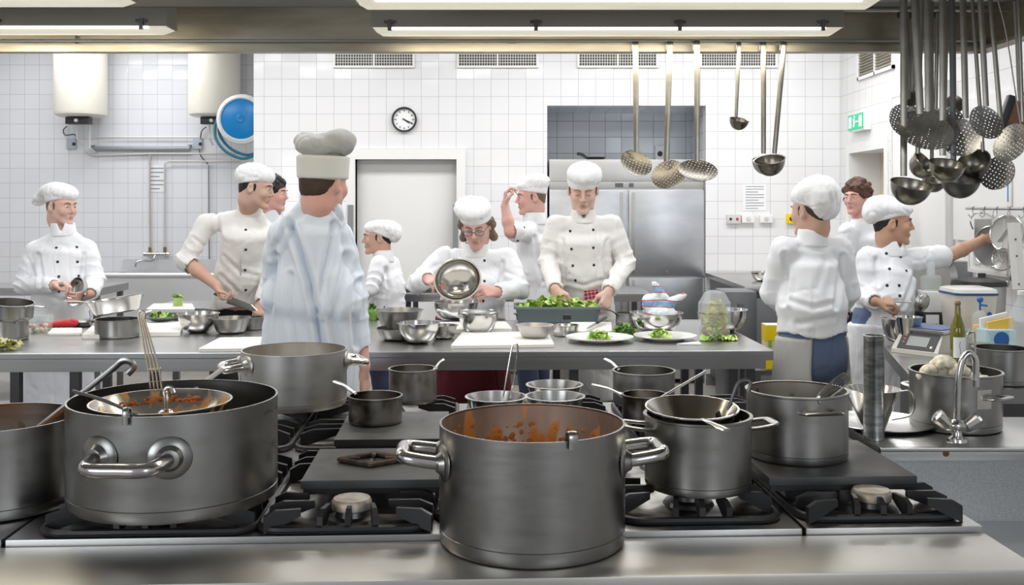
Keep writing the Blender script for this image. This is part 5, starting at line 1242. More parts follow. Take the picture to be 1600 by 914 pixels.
# conical sieve on pot J
zj = .946+JC[3]+.010
sj = onz(1081, 640, zj); rj = 70*sj[1]/F
t = thing('conical_sieve', 'shiny conical sieve resting on the medium stock pot, flat handle to the front', 'sieve', (sj[0], sj[1], zj+.004), rot=(math.radians(4), 0, 0))
part('bowl', lathe([(rj+.004, 0), (rj+.004, .003), (rj, .003), (rj*.5, -.075), (0, -.14), (0, -.143), (rj*.5, -.078), (rj-.002, 0)], 64), mat('sieve_shine', (.62, .59, .53), .2, 1, mottle=(ONE, 5, (.5, .45, .37), (.68, .66, .63), .4, .6)), t, angle=50)
part('handle', tube(spline([(.005, -rj+.002, .001), (.018, -rj-.035, .003), (.04, -rj-.07, .0)], 4), [.007]*3+[.009]*3+[.012]*3, 10, r2=.003), SHINY, t)
ladle('dark bent ladle standing in the conical sieve', W(1152, 602, sj[1]+.03), W(1137, 640, sj[1]+.03), .02, DARKST, hook=.03, hookd=V(1, .0, .0), wd=.0045, th=.0035, bowl_n=V(0, -.6, 1))
# whisk in pot K: broad balloon whisk lying over the rim
kz = W(1279, 626, KC[1]-KC[2]*.9); ke = W(1322, 590, KC[1]-KC[2]*.3)
t = thing('balloon_whisk', 'balloon whisk lying across the rim of the right-hand stock pot', 'whisk', kz)
d_ = nrm(ke-kz); Mf = frame(d_); L_ = np.linalg.norm(ke-kz)
part('handle', tube([kz-d_*.01, kz+d_*.01], .0085, 12), SHINY, t, world=True)
for i in range(9):
    a_ = PI*i/9; ee = Mf[:, 0]*math.cos(a_)+Mf[:, 1]*math.sin(a_)
    part('wire', tube(spline([kz+ee*.006, kz+d_*L_*.25+ee*.012, kz+d_*L_*.9+ee*.014, kz+d_*L_+ee*.008, kz+d_*L_-ee*.008, kz+d_*L_*.9-ee*.014, kz+d_*L_*.25-ee*.012, kz-ee*.006], 3), .0011, 5), STEEL, t, world=True)

# ================================================================= THE FRONT WORKTABLE
TT = math.radians(1.6); TZ = .90
p0 = onz(600, 549, TZ); TY = p0[1]
xr_ = W(1203, 546, TY+.1)[0]
T = work_table('long stainless steel worktable where the cooks prepare food', -3.6, xr_, 0, 1.24, TZ, TT, (0, TY, 0), edge=.045, shelf=.22,
    legs=[(x, y) for x in (-2.2, -1.94, -.86, .28, 1.0, 1.08) for y in (.07, 1.17)], lm=mat('table_leg_steel', (.1, .1, .105), .4, .8))
part('front_rail', box(-3.55, xr_-.03, .016, .03, TZ-.085, TZ-.04), STEEL, T, smooth=False)
for x in (-2.05, -1.5): 
    cst = part('castor', lathe([(0, -.016), (.05, -.016), (.055, -.008), (.055, .008), (.05, .016), (0, .016)], 20), BLACK, T); cst.location = (x, 1.6, .056); cst.rotation_euler = (0, PI/2, 0)
def on_table(px, py, z=TZ): return onz(px, py, z)
def tfit(xl, xr, yb): return fit(xl, xr, yb, TZ+.001)
def tbowl(label, xl, xr, ytop, yb, fl=.6, m=SHINY, base=1.0, z=None, **k):
    """bowl by rim edges, front rim line and base line; base is the share of the rim the foot has"""
    z = z or TZ+.001; Yb = (H-z)*F/(yb-320); kk = (xr-xl)/2/F
    R = kk*Yb/(1-kk*(1-fl)); Yc = Yb+R*(1-fl)*.85; R = kk*Yc
    zr = rimz(ytop, Yc-R); return bowl(label, (((xl+xr)/2-800)*Yc/F, Yc, z), R, zr-z, fl, m, **k), (((xl+xr)/2-800)*Yc/F, Yc, R, zr)
GB = 'steel bowls standing on the worktable'
tbowl('steel mixing bowl on the worktable right of the board with lettuce', 279, 341, 493, 520, .62)
tbowl('small tapered steel bowl in front of the cook with the knife', 332, 390, 500, 522, .3, POT)
X, Y_, R = fit(376, 412, 516, TZ+.001); saucepan('little steel pan just left of the large cook seen from behind', (X, Y_, TZ+.001), R, rimz(497, Y_-R)-TZ, math.radians(20), .08, POT)
_, bb = tbowl('deep steel bowl stacked on a low one, right of the large cook', 587, 660, 488, 516, .35, POT, z=.935)
tbowl('low steel bowl under the deep one beside the large cook', 588, 658, 517, 533, .3, POT)
tbowl('round steel bowl nearest the table edge, between two low bowls', 622, 686, 508, 537, .62)
tbowl('low steel bowl peeking out at the right of the nearest round bowl', 672, 714, 511, 530, .3, POT)
tbowl('wide steel bowl that the cook with glasses pours into', 678, 747, 475, 500, .6)
_, w2 = tbowl('steel bowl with a white-handled sieve across it', 717, 778, 493, 522, .6)
tbowl('shallow dull steel bowl on the long white chopping board', 808, 863, 511, 529, .3, mat('dull_tin', (.55, .53, .5), .4, .9), z=TZ+.016)
X, Y_, R = fit(864, 904, 526, TZ+.001); o = thing('measuring_bowl', 'small steel bowl with a black clip, right of the long white board', 'bowl', (X, Y_, TZ+.001))
part('body', lathe(potprof(R, rimz(510, Y_-R)-TZ, .002, .012, .003), 40), SHINY, o); part('clip', box(-.012, .03, R-.01, R+.012, .07, .095, .003), BLACK, o)
_, bgc = tbowl('wide steel bowl holding the plastic bag, right of the salad tray', 986, 1066, 493, 521, .6)
X, Y_, R = fit(962, 1008, 512, TZ+.001); saucepan('small dark-handled pan partly behind the bowl with the bag', (X, Y_, TZ+.001), R, rimz(491, Y_-R)-TZ, math.radians(190), .07, POT, hm=BLACK)
tbowl('wide glassy steel bowl at the right table end behind the salad tub', 1098, 1166, 487, 519, .6)
# sieve with white handle
a = W(683, 484, w2[1]-.05); b = W(723, 497, w2[1]-.02)
t = thing('hand_sieve', 'round hand sieve with a white handle resting on a steel bowl', 'sieve', (w2[0], w2[1], w2[3]+.004))
part('hoop', xf(tube([(math.cos(x)*.1, math.sin(x)*.1, .004) for x in np.linspace(0, 2*PI, 30)[:-1]], .0035, 6, closed=True)), SHINY, t)
part('mesh', lathe([(0, -.045), (.05, -.035), (.085, -.015), (.1, .003)], 30), MESHM, t)
part('handle', tube([a, b], .0105, 10, r2=.006), WHITEP, t, world=True)
part('shank', tube([b, W(740, 496, w2[1]-.03)], .004, 6), DARKST, t, world=True)
# chopping boards
def board(label, px, z=TZ+.001, th=.014, m=BOARD, name='cutting_board', cat='cutting board'):
    q = [onz(x, y, z+th) for x, y in px]; c = sum(q)/4
    q = [(p[0]-c[0], p[1]-c[1]) for p in q]
    n = []
    for i in range(4):          # small rounded corners
        a, b, d = V(*q[i-1]), V(*q[i]), V(*q[(i+1) % 4])
        n += [tuple(b+nrm(a-b)*.012), tuple(b), tuple(b+nrm(d-b)*.012)] if False else [tuple(b+nrm(a-b)*.01), tuple(b+nrm(d-b)*.01)]
    return single(name, prism(n, 0, th), m, label, cat, (c[0], c[1], z), smooth=False)
board('long white cutting board at the near table edge, under the shallow bowl', [(704, 540), (866, 538), (856, 518), (722, 519)])
board('white cutting board at the near table edge by the large cook', [(309, 545), (412, 544), (420, 526), (344, 527)])
board('white cutting board under the plate of lettuce, left side of the table', [(212, 519), (281, 519), (290, 502), (222, 503)], th=.02)
board('white cutting board in front of the young cook at far left', [(74, 521), (128, 521), (128, 512), (82, 512)], th=.01)
board('small white cutting board just left of the two stacked saucepans', [(127, 523), (158, 523), (162, 509), (144, 509)], th=.02)
board('white cutting board behind the steel bowls near the cook with glasses', [(648, 516), (800, 513), (790, 502), (668, 503)], th=.02)
board('white cutting board behind the left plate of lettuce', [(880, 518), (956, 517), (955, 503), (892, 503)], th=.016)
board('white cutting board carrying broccoli on the rear prep table', [(228, 483), (305, 483), (300, 474), (240, 474)], th=.02)
# pans stacked at the far left and at left
X, Y_, R = fit(-22, 42, 534, TZ+.001); hh = rimz(503, Y_-R)-TZ
saucepan('steel saucepan at the far left table corner, under another pan', (X, Y_, TZ+.001), R, hh, math.radians(-40), .12, POT)
saucepan('open steel pan tilted on top of the pan at the far left', (X+.02, Y_, TZ+hh+.012), R*1.02, .075, math.radians(-28), .14, POT, rot=(math.radians(5), math.radians(7), 0))
X, Y_, R = fit(150, 217, 530, TZ+.001); hh = rimz(502, Y_-R)-TZ
saucepan('lower of two stacked saucepans left of the lettuce plate', (X, Y_, TZ+.001), R, hh, math.radians(60), .1, POT, lip=.004)
saucepan('wide frying pan tilted on top of a saucepan, handle up to the left', (X+.0, Y_, TZ+hh+.03), R*1.28, .072, math.radians(172), .13, SHINY, rot=(0, math.radians(-9), 0), flare=.03, wd=.014)
X, Y_, R = fit(108, 146, 512, TZ+.001); saucepan('flat black-handled pan left of the two stacked saucepans', (X, Y_, TZ+.001), R, .025, math.radians(-8), .09, POT, hm=BLACK, flare=.01)
# trays, plates
c = onz(872, 505, TZ); x0 = W(806, 505, c[1])[0]; x1 = W(939, 505, c[1])[0]; ztray = rimz(480, c[1])
cc_ = ((x0+x1)/2, c[1]+.12, TZ+.001); hx_ = (x1-x0)/2
t = thing('salad_tray', 'grey plastic tray heaped with green salad in the middle of the table', 'tray', cc_)
hz_ = ztray-TZ
L1 = lambda a, b, z: [(x, y, z) for x, y in rrect(-a, a, -b, b, .03, 5)]
part('tray', loftp([L1(hx_*.94, .105, 0), L1(hx_, .12, hz_-.012), L1(hx_+.012, .13, hz_-.012), L1(hx_+.012, .13, hz_), L1(hx_-.006, .113, hz_), L1(hx_*.93, .1, .01)]), GREYP, t)
# ------- leaves
def leafy(n, rx, ry, hgt, size, seed, flat=0):
    r_ = random.Random(seed); gs = []
    for i in range(n):
        a_ = r_.uniform(0, 2*PI); rr = math.sqrt(r_.random()); cx_, cy_ = rx*rr*math.cos(a_), ry*rr*math.sin(a_)
        cz_ = hgt*(1-rr*rr*.8)*r_.uniform(.25, 1); s_ = size*r_.uniform(.7, 1.25); ph = r_.uniform(0, 9)
        U, Vn = 7, 6; vs = []; fs = []
        for u in range(U):
            for v_ in range(Vn):
                x = (u/(U-1)-.5)*2; y = (v_/(Vn-1)-.5)*2
                wv = math.sin(x*5+ph)*.18*abs(y)+math.sin(y*7+ph*2)*.16*abs(x)+r_.uniform(-.1, .1)
                e = 1-.35*max(0, abs(x)+abs(y)-1)
                vs.append((x*s_*e, y*s_*.62*e, s_*(wv-.35*(x*x))))
        for u in range(U-1):
            for v_ in range(Vn-1): fs.append((u*Vn+v_, (u+1)*Vn+v_, (u+1)*Vn+v_+1, u*Vn+v_+1))
        tl = 1.0 if not flat else .25
        gs.append(xf((np.array(vs), fs), (cx_, cy_, cz_+size*.3), (r_.uniform(-tl, tl), r_.uniform(-tl, tl), r_.uniform(0, 6.3))))
    g = join(*gs); v = np.array(g[0]); v[:, 2] = np.maximum(v[:, 2], .002); return v, g[1]
single('lettuce_leaves', leafy(80, hx_*.95, .1, .06, .04, 4), LETT, 'heap of loose bright green lettuce leaves filling the grey tray', 'lettuce', (cc_[0], cc_[1], TZ+hz_-.03), kind='stuff', angle=180)
def dplate(label, xl, xr, yb, yr, z=TZ+.001, m=PLATE, name='plate'):
    X, Y_, R = fit(xl, xr, yb-1, z); h_ = .022
    return single(name, lathe([(0, 0), (R*.58, 0), (R*.62, .004), (R, h_-.002), (R, h_+.001), (R*.64, .008), (0, .006)], 56), m, label, 'plate', (X, Y_, z)), (X, Y_, R)
_, p1 = dplate('white plate with a mound of lettuce, left of two at the table edge', 884, 990, 541, 530)
_, p2 = dplate('white plate with a mound of lettuce, right of two at the table edge', 990, 1088, 538, 527)
single('lettuce_mound', leafy(26, .045, .03, .035, .026, 11), LETT, 'small mound of lettuce on the left plate at the table edge', 'lettuce', (p1[0]-.0, p1[1]-.02, TZ+.01), angle=180)
single('lettuce_mound', leafy(30, .045, .03, .03, .024, 12), LETT, 'small mound of shredded lettuce on the right plate at the table edge', 'lettuce', (p2[0]-.02, p2[1], TZ+.01), angle=180)
c = onz(975, 522, TZ); single('lettuce_bunch', leafy(26, .05, .03, .04, .03, 13), LETTD, 'darker loose lettuce bunch lying between the two plates, farther back', 'lettuce', (c[0], c[1], TZ+.001), angle=180)
c = onz(1126, 532, TZ); single('lettuce_leaf', leafy(9, .075, .022, .012, .04, 14, 1), LETT, 'flat pale lettuce leaf lying in front of the salad tub', 'lettuce', (c[0], c[1], TZ+.001), angle=180)
c = onz(12, 546, TZ); single('lettuce_leaf', leafy(14, .05, .03, .035, .035, 15), mat('pale_lettuce', (.5, .5, .2), .5), 'crumpled yellowish lettuce leaf at the left picture edge', 'lettuce', (c[0], c[1], TZ+.001), angle=180)
_, p3 = dplate('grey shallow dish with lettuce on the cutting board at left', 226, 282, 505, 497, TZ+.022, GREYP)
single('lettuce_mound', leafy(18, .065, .02, .022, .026, 16), LETT, 'row of lettuce leaves on the grey shallow dish at left', 'lettuce', (p3[0], p3[1], p3[1]*0+TZ+.035), angle=180)
c = onz(278, 478, TZ+.02); t = thing('broccoli', 'pale green vegetable stump on the board of the rear prep table', 'vegetable', (c[0], c[1], TZ+.0225))
part('stalk', lathe([(0, 0), (.03, 0), (.026, .04), (.032, .05), (0, .055)], 14), mat('stalk_green', (.45, .6, .2), .5), t); part('florets', xf(leafy(12, .03, .03, .02, .02, 17), (0, 0, .045)), LETT, t, angle=180)
c = onz(650, 457, TZ); single('lettuce_leaves', leafy(30, .12, .05, .04, .04, 18), LETT, 'green leaves on the rear table behind the cook with glasses', 'lettuce', (c[0]+.09, c[1]+.15, TZ+.02), kind='stuff', angle=180)
single('shallow_tray', loftp([[(x, y, 0) for x, y in rrect(-.22, .22, -.09, .09, .02)], [(x, y, .02) for x, y in rrect(-.24, .24, -.1, .1, .02)]]), DGREY, 'flat dark tray under the leaves on the rear table', 'tray', (c[0]+.02, c[1]+.15, TZ+.001))
c = onz(588, 500, TZ); single('herb_pot', join(lathe([(0, 0), (.025, 0), (.03, .06), (.027, .06), (0, .05)], 20), xf(leafy(10, .02, .02, .03, .018, 19), (0, 0, .06))), LETTD, 'tiny green herb clump just right of the large cook\'s sleeve', 'herb', (c[0]-.02, c[1], TZ+.001), angle=180)
# ------- clear tub full of salad
X, Y_, R = fit(1090, 1143, 531, TZ+.001); zt_ = rimz(492, Y_-R)
t = thing('salad_tub', 'clear plastic tub of yellow-green salad near the right table end', 'tub', (X, Y_, TZ+.001)); ht = zt_-TZ
part('tub', lathe([(0, 0), (R*.86, 0), (R, ht), (R+.004, ht), (R-.003, ht-.002), (R*.84, .003), (0, .003)], 40), CLEAR, t)
part('tub_lid', lathe([(R*.98, ht+.004), (R*.96, ht+.05), (R*.6, ht+.1), (R*.3, ht+.11), (0, ht+.108)], 12), BAG, t, smooth=False)
part('salad', (lambda g: (g[0]*np.array([1, 1, 1.0]), g[1]))(leafy(150, R*.68, R*.68, ht*1.75, .02, 21)), YLETT, t, angle=180)
for a_, b_ in ((-.05, -.02), (.05, -.03)): part('tomato', ball((a_*.8, b_, .03), (.022, .022, .02)), mat('brown_tomato', (.3, .08, .05), .4), t)
# bag of ice in the bowl
c = V(bgc[0]+.02, bgc[1], bgc[3]-.06)
def bagmesh(seed, w_, h_):
    g = Field(.008); g.el(c+V(0, 0, .05), (w_, .06, h_*.55)); g.el(c+V(-.05, 0, .11), (.05, .03, .05)); g.rc(c+V(.02, 0, .12), c+V(-.03, .0, .21), .03, .015); g.rc(c+V(.03, 0, .1), c+V(.12, 0, .15), .03, .014)
    return g.build(1, folds(.014, 22, 22, 22, seed, .1))
bagm = mat('printed_bag', (.7, .82, .9), .25); nt = bagm.node_tree
tc = nt.nodes.new('ShaderNodeTexCoord'); wv = nt.nodes.new('ShaderNodeTexWave'); wv.bands_direction = 'Z'; wv.inputs['Scale'].default_value = 4.4; wv.inputs['Distortion'].default_value = 3; wv.inputs['Detail'].default_value = 1
cr = nt.nodes.new('ShaderNodeValToRGB'); cr.color_ramp.interpolation = 'CONSTANT'
for e, (pp_, cc2) in zip([cr.color_ramp.elements[0], cr.color_ramp.elements[1]]+[cr.color_ramp.elements.new(x) for x in (.3, .62)], ((0, (.75, .82, .86)), (.88, (.8, .85, .88)), (.42, (.65, .07, .06)), (.66, (.2, .45, .68)))): e.position = pp_; e.color = (*cc2, 1)
nt.links.new(tc.outputs['Object'], wv.inputs[0]); nt.links.new(wv.outputs['Color'], cr.inputs[0]); nt.links.new(cr.outputs[0], nt.nodes['Principled BSDF'].inputs[0])
single('plastic_bag', bagmesh(4, .085, .09), bagm, 'crumpled blue, red and white plastic bag standing in a steel bowl', 'bag', c, world=True, angle=180)
c = onz(1080, 538, TZ); single('paper_napkin', prism([(-.07, -.02), (.04, -.035), (.045, .055)], 0, .006), PAPER, 'white folded paper corner between right plate and salad tub', 'napkin', (c[0], c[1], TZ+.001), smooth=False)
c = onz(1109, 505, TZ); single('sauce_jar', lathe([(0, 0), (.022, 0), (.024, .045), (.02, .05), (0, .05)], 20), mat('dark_red_jar', (.2, .03, .02), .3), 'small dark red jar beside the salad tub', 'jar', (c[0]-.035, c[1]-.05, TZ+.001))
# knife across the table behind the plates
def knife(label, a, b, wd=.018, hl=.4, hm=BLACK, name='knife', n=None):
    a = np.asarray(a, float); b = np.asarray(b, float); d = b-a; L = np.linalg.norm(d); d = d/L; n = nrm(np.cross(d, V(0, 0, 1))) if n is None else nrm(n-d*(n@d))
    t = thing(name, label, 'knife', a)
    m_ = a+d*L*hl
    part('handle', tube([a, a*.5+m_*.5, m_], [.011, .012, .01], 8, r2=.008), hm, t, world=True)
    up = np.cross(n, d); nn = n
    bl = [m_+nn*wd*.6, m_-nn*wd*.8, b-d*L*.12-nn*wd*.5, b, b-d*L*.15+nn*wd*.6]
    part('blade', loftp([[p+up*.001 for p in bl], [p-up*.001 for p in bl]]), SHINY, t, world=True, smooth=False)
    return t
k0 = W(945, 497, 5.55); k1 = onz(912, 520, TZ+.03)
knife('black-handled knife lying over the board behind the left plate', V(k0[0], 5.5, TZ+.045), V(onz(916, 518, TZ+.02)[0], onz(916, 518, TZ+.02)[1], TZ+.03), hl=.45)
t = thing('garlic_box', 'clear plastic box of peeled garlic near the left picture edge', 'box', (*onz(60, 519, TZ)[:2], TZ+.001))
part('box', join(loftp([[(x, y, 0) for x, y in rrect(-.055, .055, -.045, .045, .015)], [(x, y, .085) for x, y in rrect(-.062, .062, -.052, .052, .015)]])), CLEAR, t)
for i in range(16):
    part('garlic_clove', ball((rnd.uniform(-.04, .04), rnd.uniform(-.03, .03), .013+.02*(i//9)), (.013, .011, .011), 8), mat('garlic', (.66, .52, .36), .5), t)
c = onz(92, 514, TZ); single('red_cloth', (lambda g: g)(Field(.006).rc(V(-.08, -.02, .018), V(.06, .03, .03), .014, .02).rc(V(-.06, .02, .012), V(.08, .02, .028), .012, .016).build(1, folds(.006, 20, 20, 20, 3))), mat('red_handle', (.55, .03, .04), .5), 'folded red cloth lying beside the garlic box', 'cloth', (c[0], c[1], TZ+.002), angle=180)

# ---- things the people hold
t = thing('pouring_bowl', 'steel bowl tipped on its side in the hands of the cook with glasses', 'bowl', W(715, 437, 5.60), rot=(math.radians(-118), math.radians(4), math.radians(6)))
rb = 36*5.60/F
part('body', lathe([(0, -.075)]+[(rb*math.sin(i/10*PI/2), -.075*math.cos(i/10*PI/2)) for i in range(1, 11)]+[(rb+.005, .0), (rb+.005, .002)]+[(rb*.97*math.sin(i/10*PI/2), -.071*math.cos(i/10*PI/2)) for i in range(10, 0, -1)]+[(0, -.072)], 48), mat('bowl_steel_pour', (.5, .48, .44), .15, 1), t, angle=50)
t.rotation_euler = (math.radians(112), math.radians(0), math.radians(10))
c = W(118, 456, 5.98)
t = thing('steel_hoop', 'thin round steel bowl held on edge by the young cook at far left', 'bowl', c, rot=(math.radians(78), math.radians(10), math.radians(-40)))
part('body', lathe([(.085, .0), (.088, .002), (.08, -.03), (.05, -.045), (0, -.048), (0, -.045), (.05, -.042), (.077, -.028), (.085, .0)], 40), SHINY, t, angle=60)
a = i2['Wr'][0]+nrm(V(.55, -.3, -.75))*.085
b = W(402, 485, a[1]-.06)
knife('long wide chef knife held by the cook with rolled sleeves', a-nrm(b-a)*.06, b, .036, .3, n=V(0, -.25, 1))
# ladle held by cook 11
a = i11['Wr'][0]+nrm(V(.95, -.2, -.05))*.07; b = W(1436, 470, a[1]-.05)
ladle('steel ladle held level by the dark-haired cook', a-nrm(b-a)*.02, W(1424, 472, a[1]-.03), .05, STEEL, bowl_n=V(-.5, .75, .3), wd=.006, th=.0035, up=(0, 0, 1))
# checked cloths tucked into the aprons
def tucked(info, px, label, m=CHECK, Yoff=-.012):
    locs = [info['cloth'](x, y)[0] for x, y in px]
    if any(l is None for l in locs): return
    P_ = [np.array(l)+info['TF']*.012 for l in locs]; c = sum(P_)/4
    n = info['TF']*.008; single('checked_cloth', loftp([[p+n for p in P_], [p-n for p in P_]]), m, label, 'cloth', c, world=True, smooth=False)
tucked(i1, [(66, 494), (92, 480), (91, 508), (70, 508)], 'red and white checked cloth tucked at the waist of the far left cook')
tucked(i8, [(913, 454), (936, 452), (936, 470), (912, 470)], 'red checked cloth tucked at the waist of the tall middle cook')

# ================================================================= HANGING LADLES AND SKIMMERS
RAILY = HY-.05
rl = thing('utensil_rail', 'thin steel rail fixed inside the far hood edge, ladles hang from it', 'rail', (0, RAILY, HZ+.035))
part('bar', tube([(-3.0, 0, 0), (HX1, 0, 0)], .005, 8), STEEL, rl)
for x in (-2.9, 0, 1.6): part('bracket', box(x-.01, x+.01, 0, .06, -.004, .004), STEEL, rl, smooth=False)
def hang(label, top, neck, ctr, rx, ry, Y, kind, yawn=0, m=WORN, g=None, wd=5.5, nrm_=None):
    a = W(top[0], top[1], Y); b = W(neck[0], neck[1], Y); r = rx*Y/F
    if kind == 'skimmer':
        tl = math.asin(min(.98, ry/rx)) if ry < rx else math.radians(80)
        n = nrm_ if nrm_ is not None else V(yawn, -math.sin(tl), math.cos(tl))
        t = ladle(label, a, b, r, m, hook=.018, bowl_n=n, wd=wd*Y/F, th=.0016, name='skimmer', cat='skimmer', flat=True, group=None, hookd=V(0, 1, 0))
        d = [o for o in bpy.data.objects if o.parent == t and o.name.startswith('perforated')][0]
        c = W(ctr[0], ctr[1], Y); d.data.materials[0] = SKIM if ctr[0] < 1300 else SKIM2; d.matrix_local = Matrix.Translation(Vector(tuple(c-a)))@Matrix([list(x) for x in frame(n)]).to_4x4()
    else:
        n = nrm_ if nrm_ is not None else V(yawn, -.35, 1)
        a_, b_ = a, b; t = ladle(label, a, b, r, m, hook=.018, bowl_n=n, wd=wd*Y/F, th=.0016, name='ladle', cat='ladle', group=None, hookd=V(0, 1, 0), depth=.95)
        d = [o for o in bpy.data.objects if o.parent == t and o.name.startswith('bowl')][0]
        c0 = b+nrm(b-a)*r*.95; c = W(ctr[0], ctr[1], Y)+nrm(n)*r*.3; d.location = Vector(tuple(c-c0))
    return t
Y0 = RAILY-.006
hang('leftmost hanging skimmer in the row over the fridge, brassy sheen', (993, 69), (994, 238), (993, 257), 25, 20, Y0, 'skimmer', .25)
hang('second skimmer of the row, its disc partly behind the third', (1047, 69), (1041, 253), (1046, 275), 27, 22, Y0, 'skimmer', -.35)
hang('third skimmer of the row, with the flattest looking oval disc', (1089, 69), (1089, 253), (1090, 270), 30, 17, Y0-.03, 'skimmer', .02)
hang('smallest short hanging ladle right of the three skimmers', (1155, 70), (1150, 183), (1154, 192), 15, 10, Y0, 'ladle', .2, wd=3.5)
hang('hanging ladle with a straight handle, touching its right neighbour', (1193, 70), (1193, 240), (1196, 257), 21, 14, Y0, 'ladle', .0, wd=5)
hang('hanging ladle with a slanting handle, end of the left row', (1225, 70), (1210, 240), (1203, 257), 24, 15, Y0-.03, 'ladle', -.2, wd=5)
rl2 = thing('utensil_rail', 'steel rail under the right end of the hood crowded with ladles', 'rail', (1.33, 3.2, H+.64))
for y in (-.35, -.18, 0, .17): part('bar', tube([(-.35, y, 0), (.5, y, 0)], .005, 8), STEEL, rl2)
for x in (-.34, .49): part('bracket', box(x-.006, x+.006, -.37, .2, .0, .02), STEEL, rl2, smooth=False)
for x in (-.3, .45): part('hanger', tube([(x, -.05, .01), (x, -.05, .2)], .005, 6), STEEL, rl2)
T_ = lambda Y: 320-.635*F/Y
def H2(label, tx, neck, ctr, rx, ry, Y, kind, yawn=0, **k): return hang(label, (tx, T_(Y)), neck, ctr, rx, ry, Y, kind, yawn, **k)
H2('skimmer at the left of the crowded rack, half behind others', 1410, (1419, 163), (1412, 190), 27, 26, 3.37, 'skimmer', .2, wd=6)
H2('smaller skimmer behind the left part of the crowded rack', 1430, (1424, 165), (1430, 188), 24, 22, 3.39, 'skimmer', -.1, wd=6)
H2('largest round skimmer at the front of the crowded rack', 1428, (1438, 178), (1443, 208), 43, 32, 2.85, 'skimmer', .0, wd=8)
H2('skimmer directly behind the largest round one', 1450, (1451, 174), (1463, 203), 34, 30, 3.02, 'skimmer', .15, wd=8)
H2('skimmer to the right behind, top edge showing over the middle', 1478, (1475, 163), (1483, 188), 22, 20, 3.2, 'skimmer', .0, wd=6)
H2('tilted skimmer in the middle right of the crowded rack', 1504, (1509, 185), (1503, 216), 29, 29, 3.02, 'skimmer', -.55, wd=6.5)
H2('round skimmer high at the right of the crowded rack', 1530, (1541, 166), (1538, 193), 28, 26, 2.86, 'skimmer', .2, wd=6)
H2('long-handled skimmer hanging low at the right, seen tilted', 1546, (1568, 242), (1560, 272), 27, 24, 3.02, 'skimmer', nrm_=V(-.72, -.62, .3), wd=5)
H2('skimmer seen nearly edge-on beside the right picture edge', 1590, (1598, 190), (1583, 225), 32, 30, 2.86, 'skimmer', nrm_=V(-.86, -.35, .35), wd=4)
H2('lowest ladle of the crowded rack, at its left', 1412, (1412, 275), (1422, 297), 31, 22, 2.86, 'ladle', .1, wd=7)
H2('tilted ladle between the lowest one and the middle one', 1440, (1434, 240), (1440, 260), 23, 18, 3.02, 'ladle', nrm_=V(.6, -.6, .6), wd=5)
H2('ladle in the middle of the crowded rack, round bowl to the front', 1473, (1473, 243), (1479, 264), 27, 18, 2.87, 'ladle', .05, wd=7)
H2('dark ladle low behind the middle ladle', 1487, (1490, 262), (1500, 288), 29, 18, 3.02, 'ladle', .0, wd=6, m=DARKST)
H2('ladle tipped upwards at the right of the low ladles', 1518, (1536, 237), (1524, 258), 25, 20, 3.03, 'ladle', nrm_=V(-.55, -.5, .65), wd=4)
H2('small ladle half hidden low behind the others', 1456, (1456, 268), (1458, 287), 18, 12, 3.2, 'ladle', .2, wd=4)
for i, (tx, y1, bx_, lb) in enumerate(((1465, 170, 1462, 'slim hanging handle in the middle of the crowded rack'), (1490, 150, 1491, 'slim hanging handle right of the middle of the crowded rack'), (1397+20, 140, 1421, 'slim hanging handle at the left of the crowded rack'))):
    ladle(lb, W(tx, T_(3.37), 3.37), W(bx_, y1, 3.37), .03, WORN, hook=.015, wd=.009, th=.0016, name='spatula', cat='spatula', bowl_n=V(0, -1, .3), flat=True, bm=WORN)
for tx, bx_, y1, r_, lb in ((1560, 1594, 190, .0022, 'thin wire whisk hanging at the far right of the rack'), (1585, 1592, 150, .004, 'thin straight steel rod hanging at the far right of the rack')):
    pts = [W(tx, T_(3.2), 3.2), W(tx*.6+bx_*.4, 60, 3.2), W(bx_, y1, 3.2), W(bx_+8, y1+12, 3.2)]
    single('hanging_rod', tube(spline(pts, 5), r_, 8), STEEL, lb, 'rod', pts[0], world=True)
# brown board with a black clip by the right wall
c = W(1584, 186, 3.4)
t = thing('wooden_paddle', 'brown wooden board in a black holder at the right picture edge', 'board', c, rot=(0, math.radians(20), 0))
part('board', box(-.02, .09, -.01, .01, -.05, .06, .003), BROWN, t); part('holder', box(-.045, -.02, -.014, .014, -.07, .07, .004), BLACK, t)
part('clip', join(lathe([(0, -.012), (.035, -.012), (.035, .012), (0, .012)], 20),) if False else xf(lathe([(0, -.012), (.035, -.012), (.035, .012), (0, .012)], 20), (-.0, -.0, -.05), RX), DGREY, t)
part('hanging_wire', tube([(0, 0, .05), (.02, 0, .3)], .002, 6), STEEL, t)

# ================================================================= RIGHT SIDE
# long counter along the right wall
CX0 = 1.60
t = thing('side_counter', 'steel counter along the right wall crowded with scale, tub and bottle', 'counter', (CX0, 3.86, 0))
pf = onz(1424, 590, TZ); pr = onz(1381, 541, TZ)
poly = [(pf[0]-CX0, pf[1]-3.86), (.02, -.26), (XR-CX0-.01, -.26), (XR-CX0-.01, 2.0), (.55, 2.0), (.55, 1.15), (pr[0]-CX0, pr[1]-3.86)]
part('worktop', prism(poly, TZ-.05, TZ), STEELH, t, smooth=False)
part('cabinet', prism([(p[0]*.94+.05, p[1]*.97+.03) for p in poly[:4]]+[(.6, 1.95), (.6, 1.12), (poly[6][0]+.06, poly[6][1]-.04)], .55, TZ-.05), DARKST, t, smooth=False)
part('lower_shelf', prism([(p[0]*.94+.05, p[1]*.97+.03) for p in poly[:4]]+[(.6, 1.95), (.6, 1.12), (poly[6][0]+.06, poly[6][1]-.04)], .2, .23), DARKST, t, smooth=False)
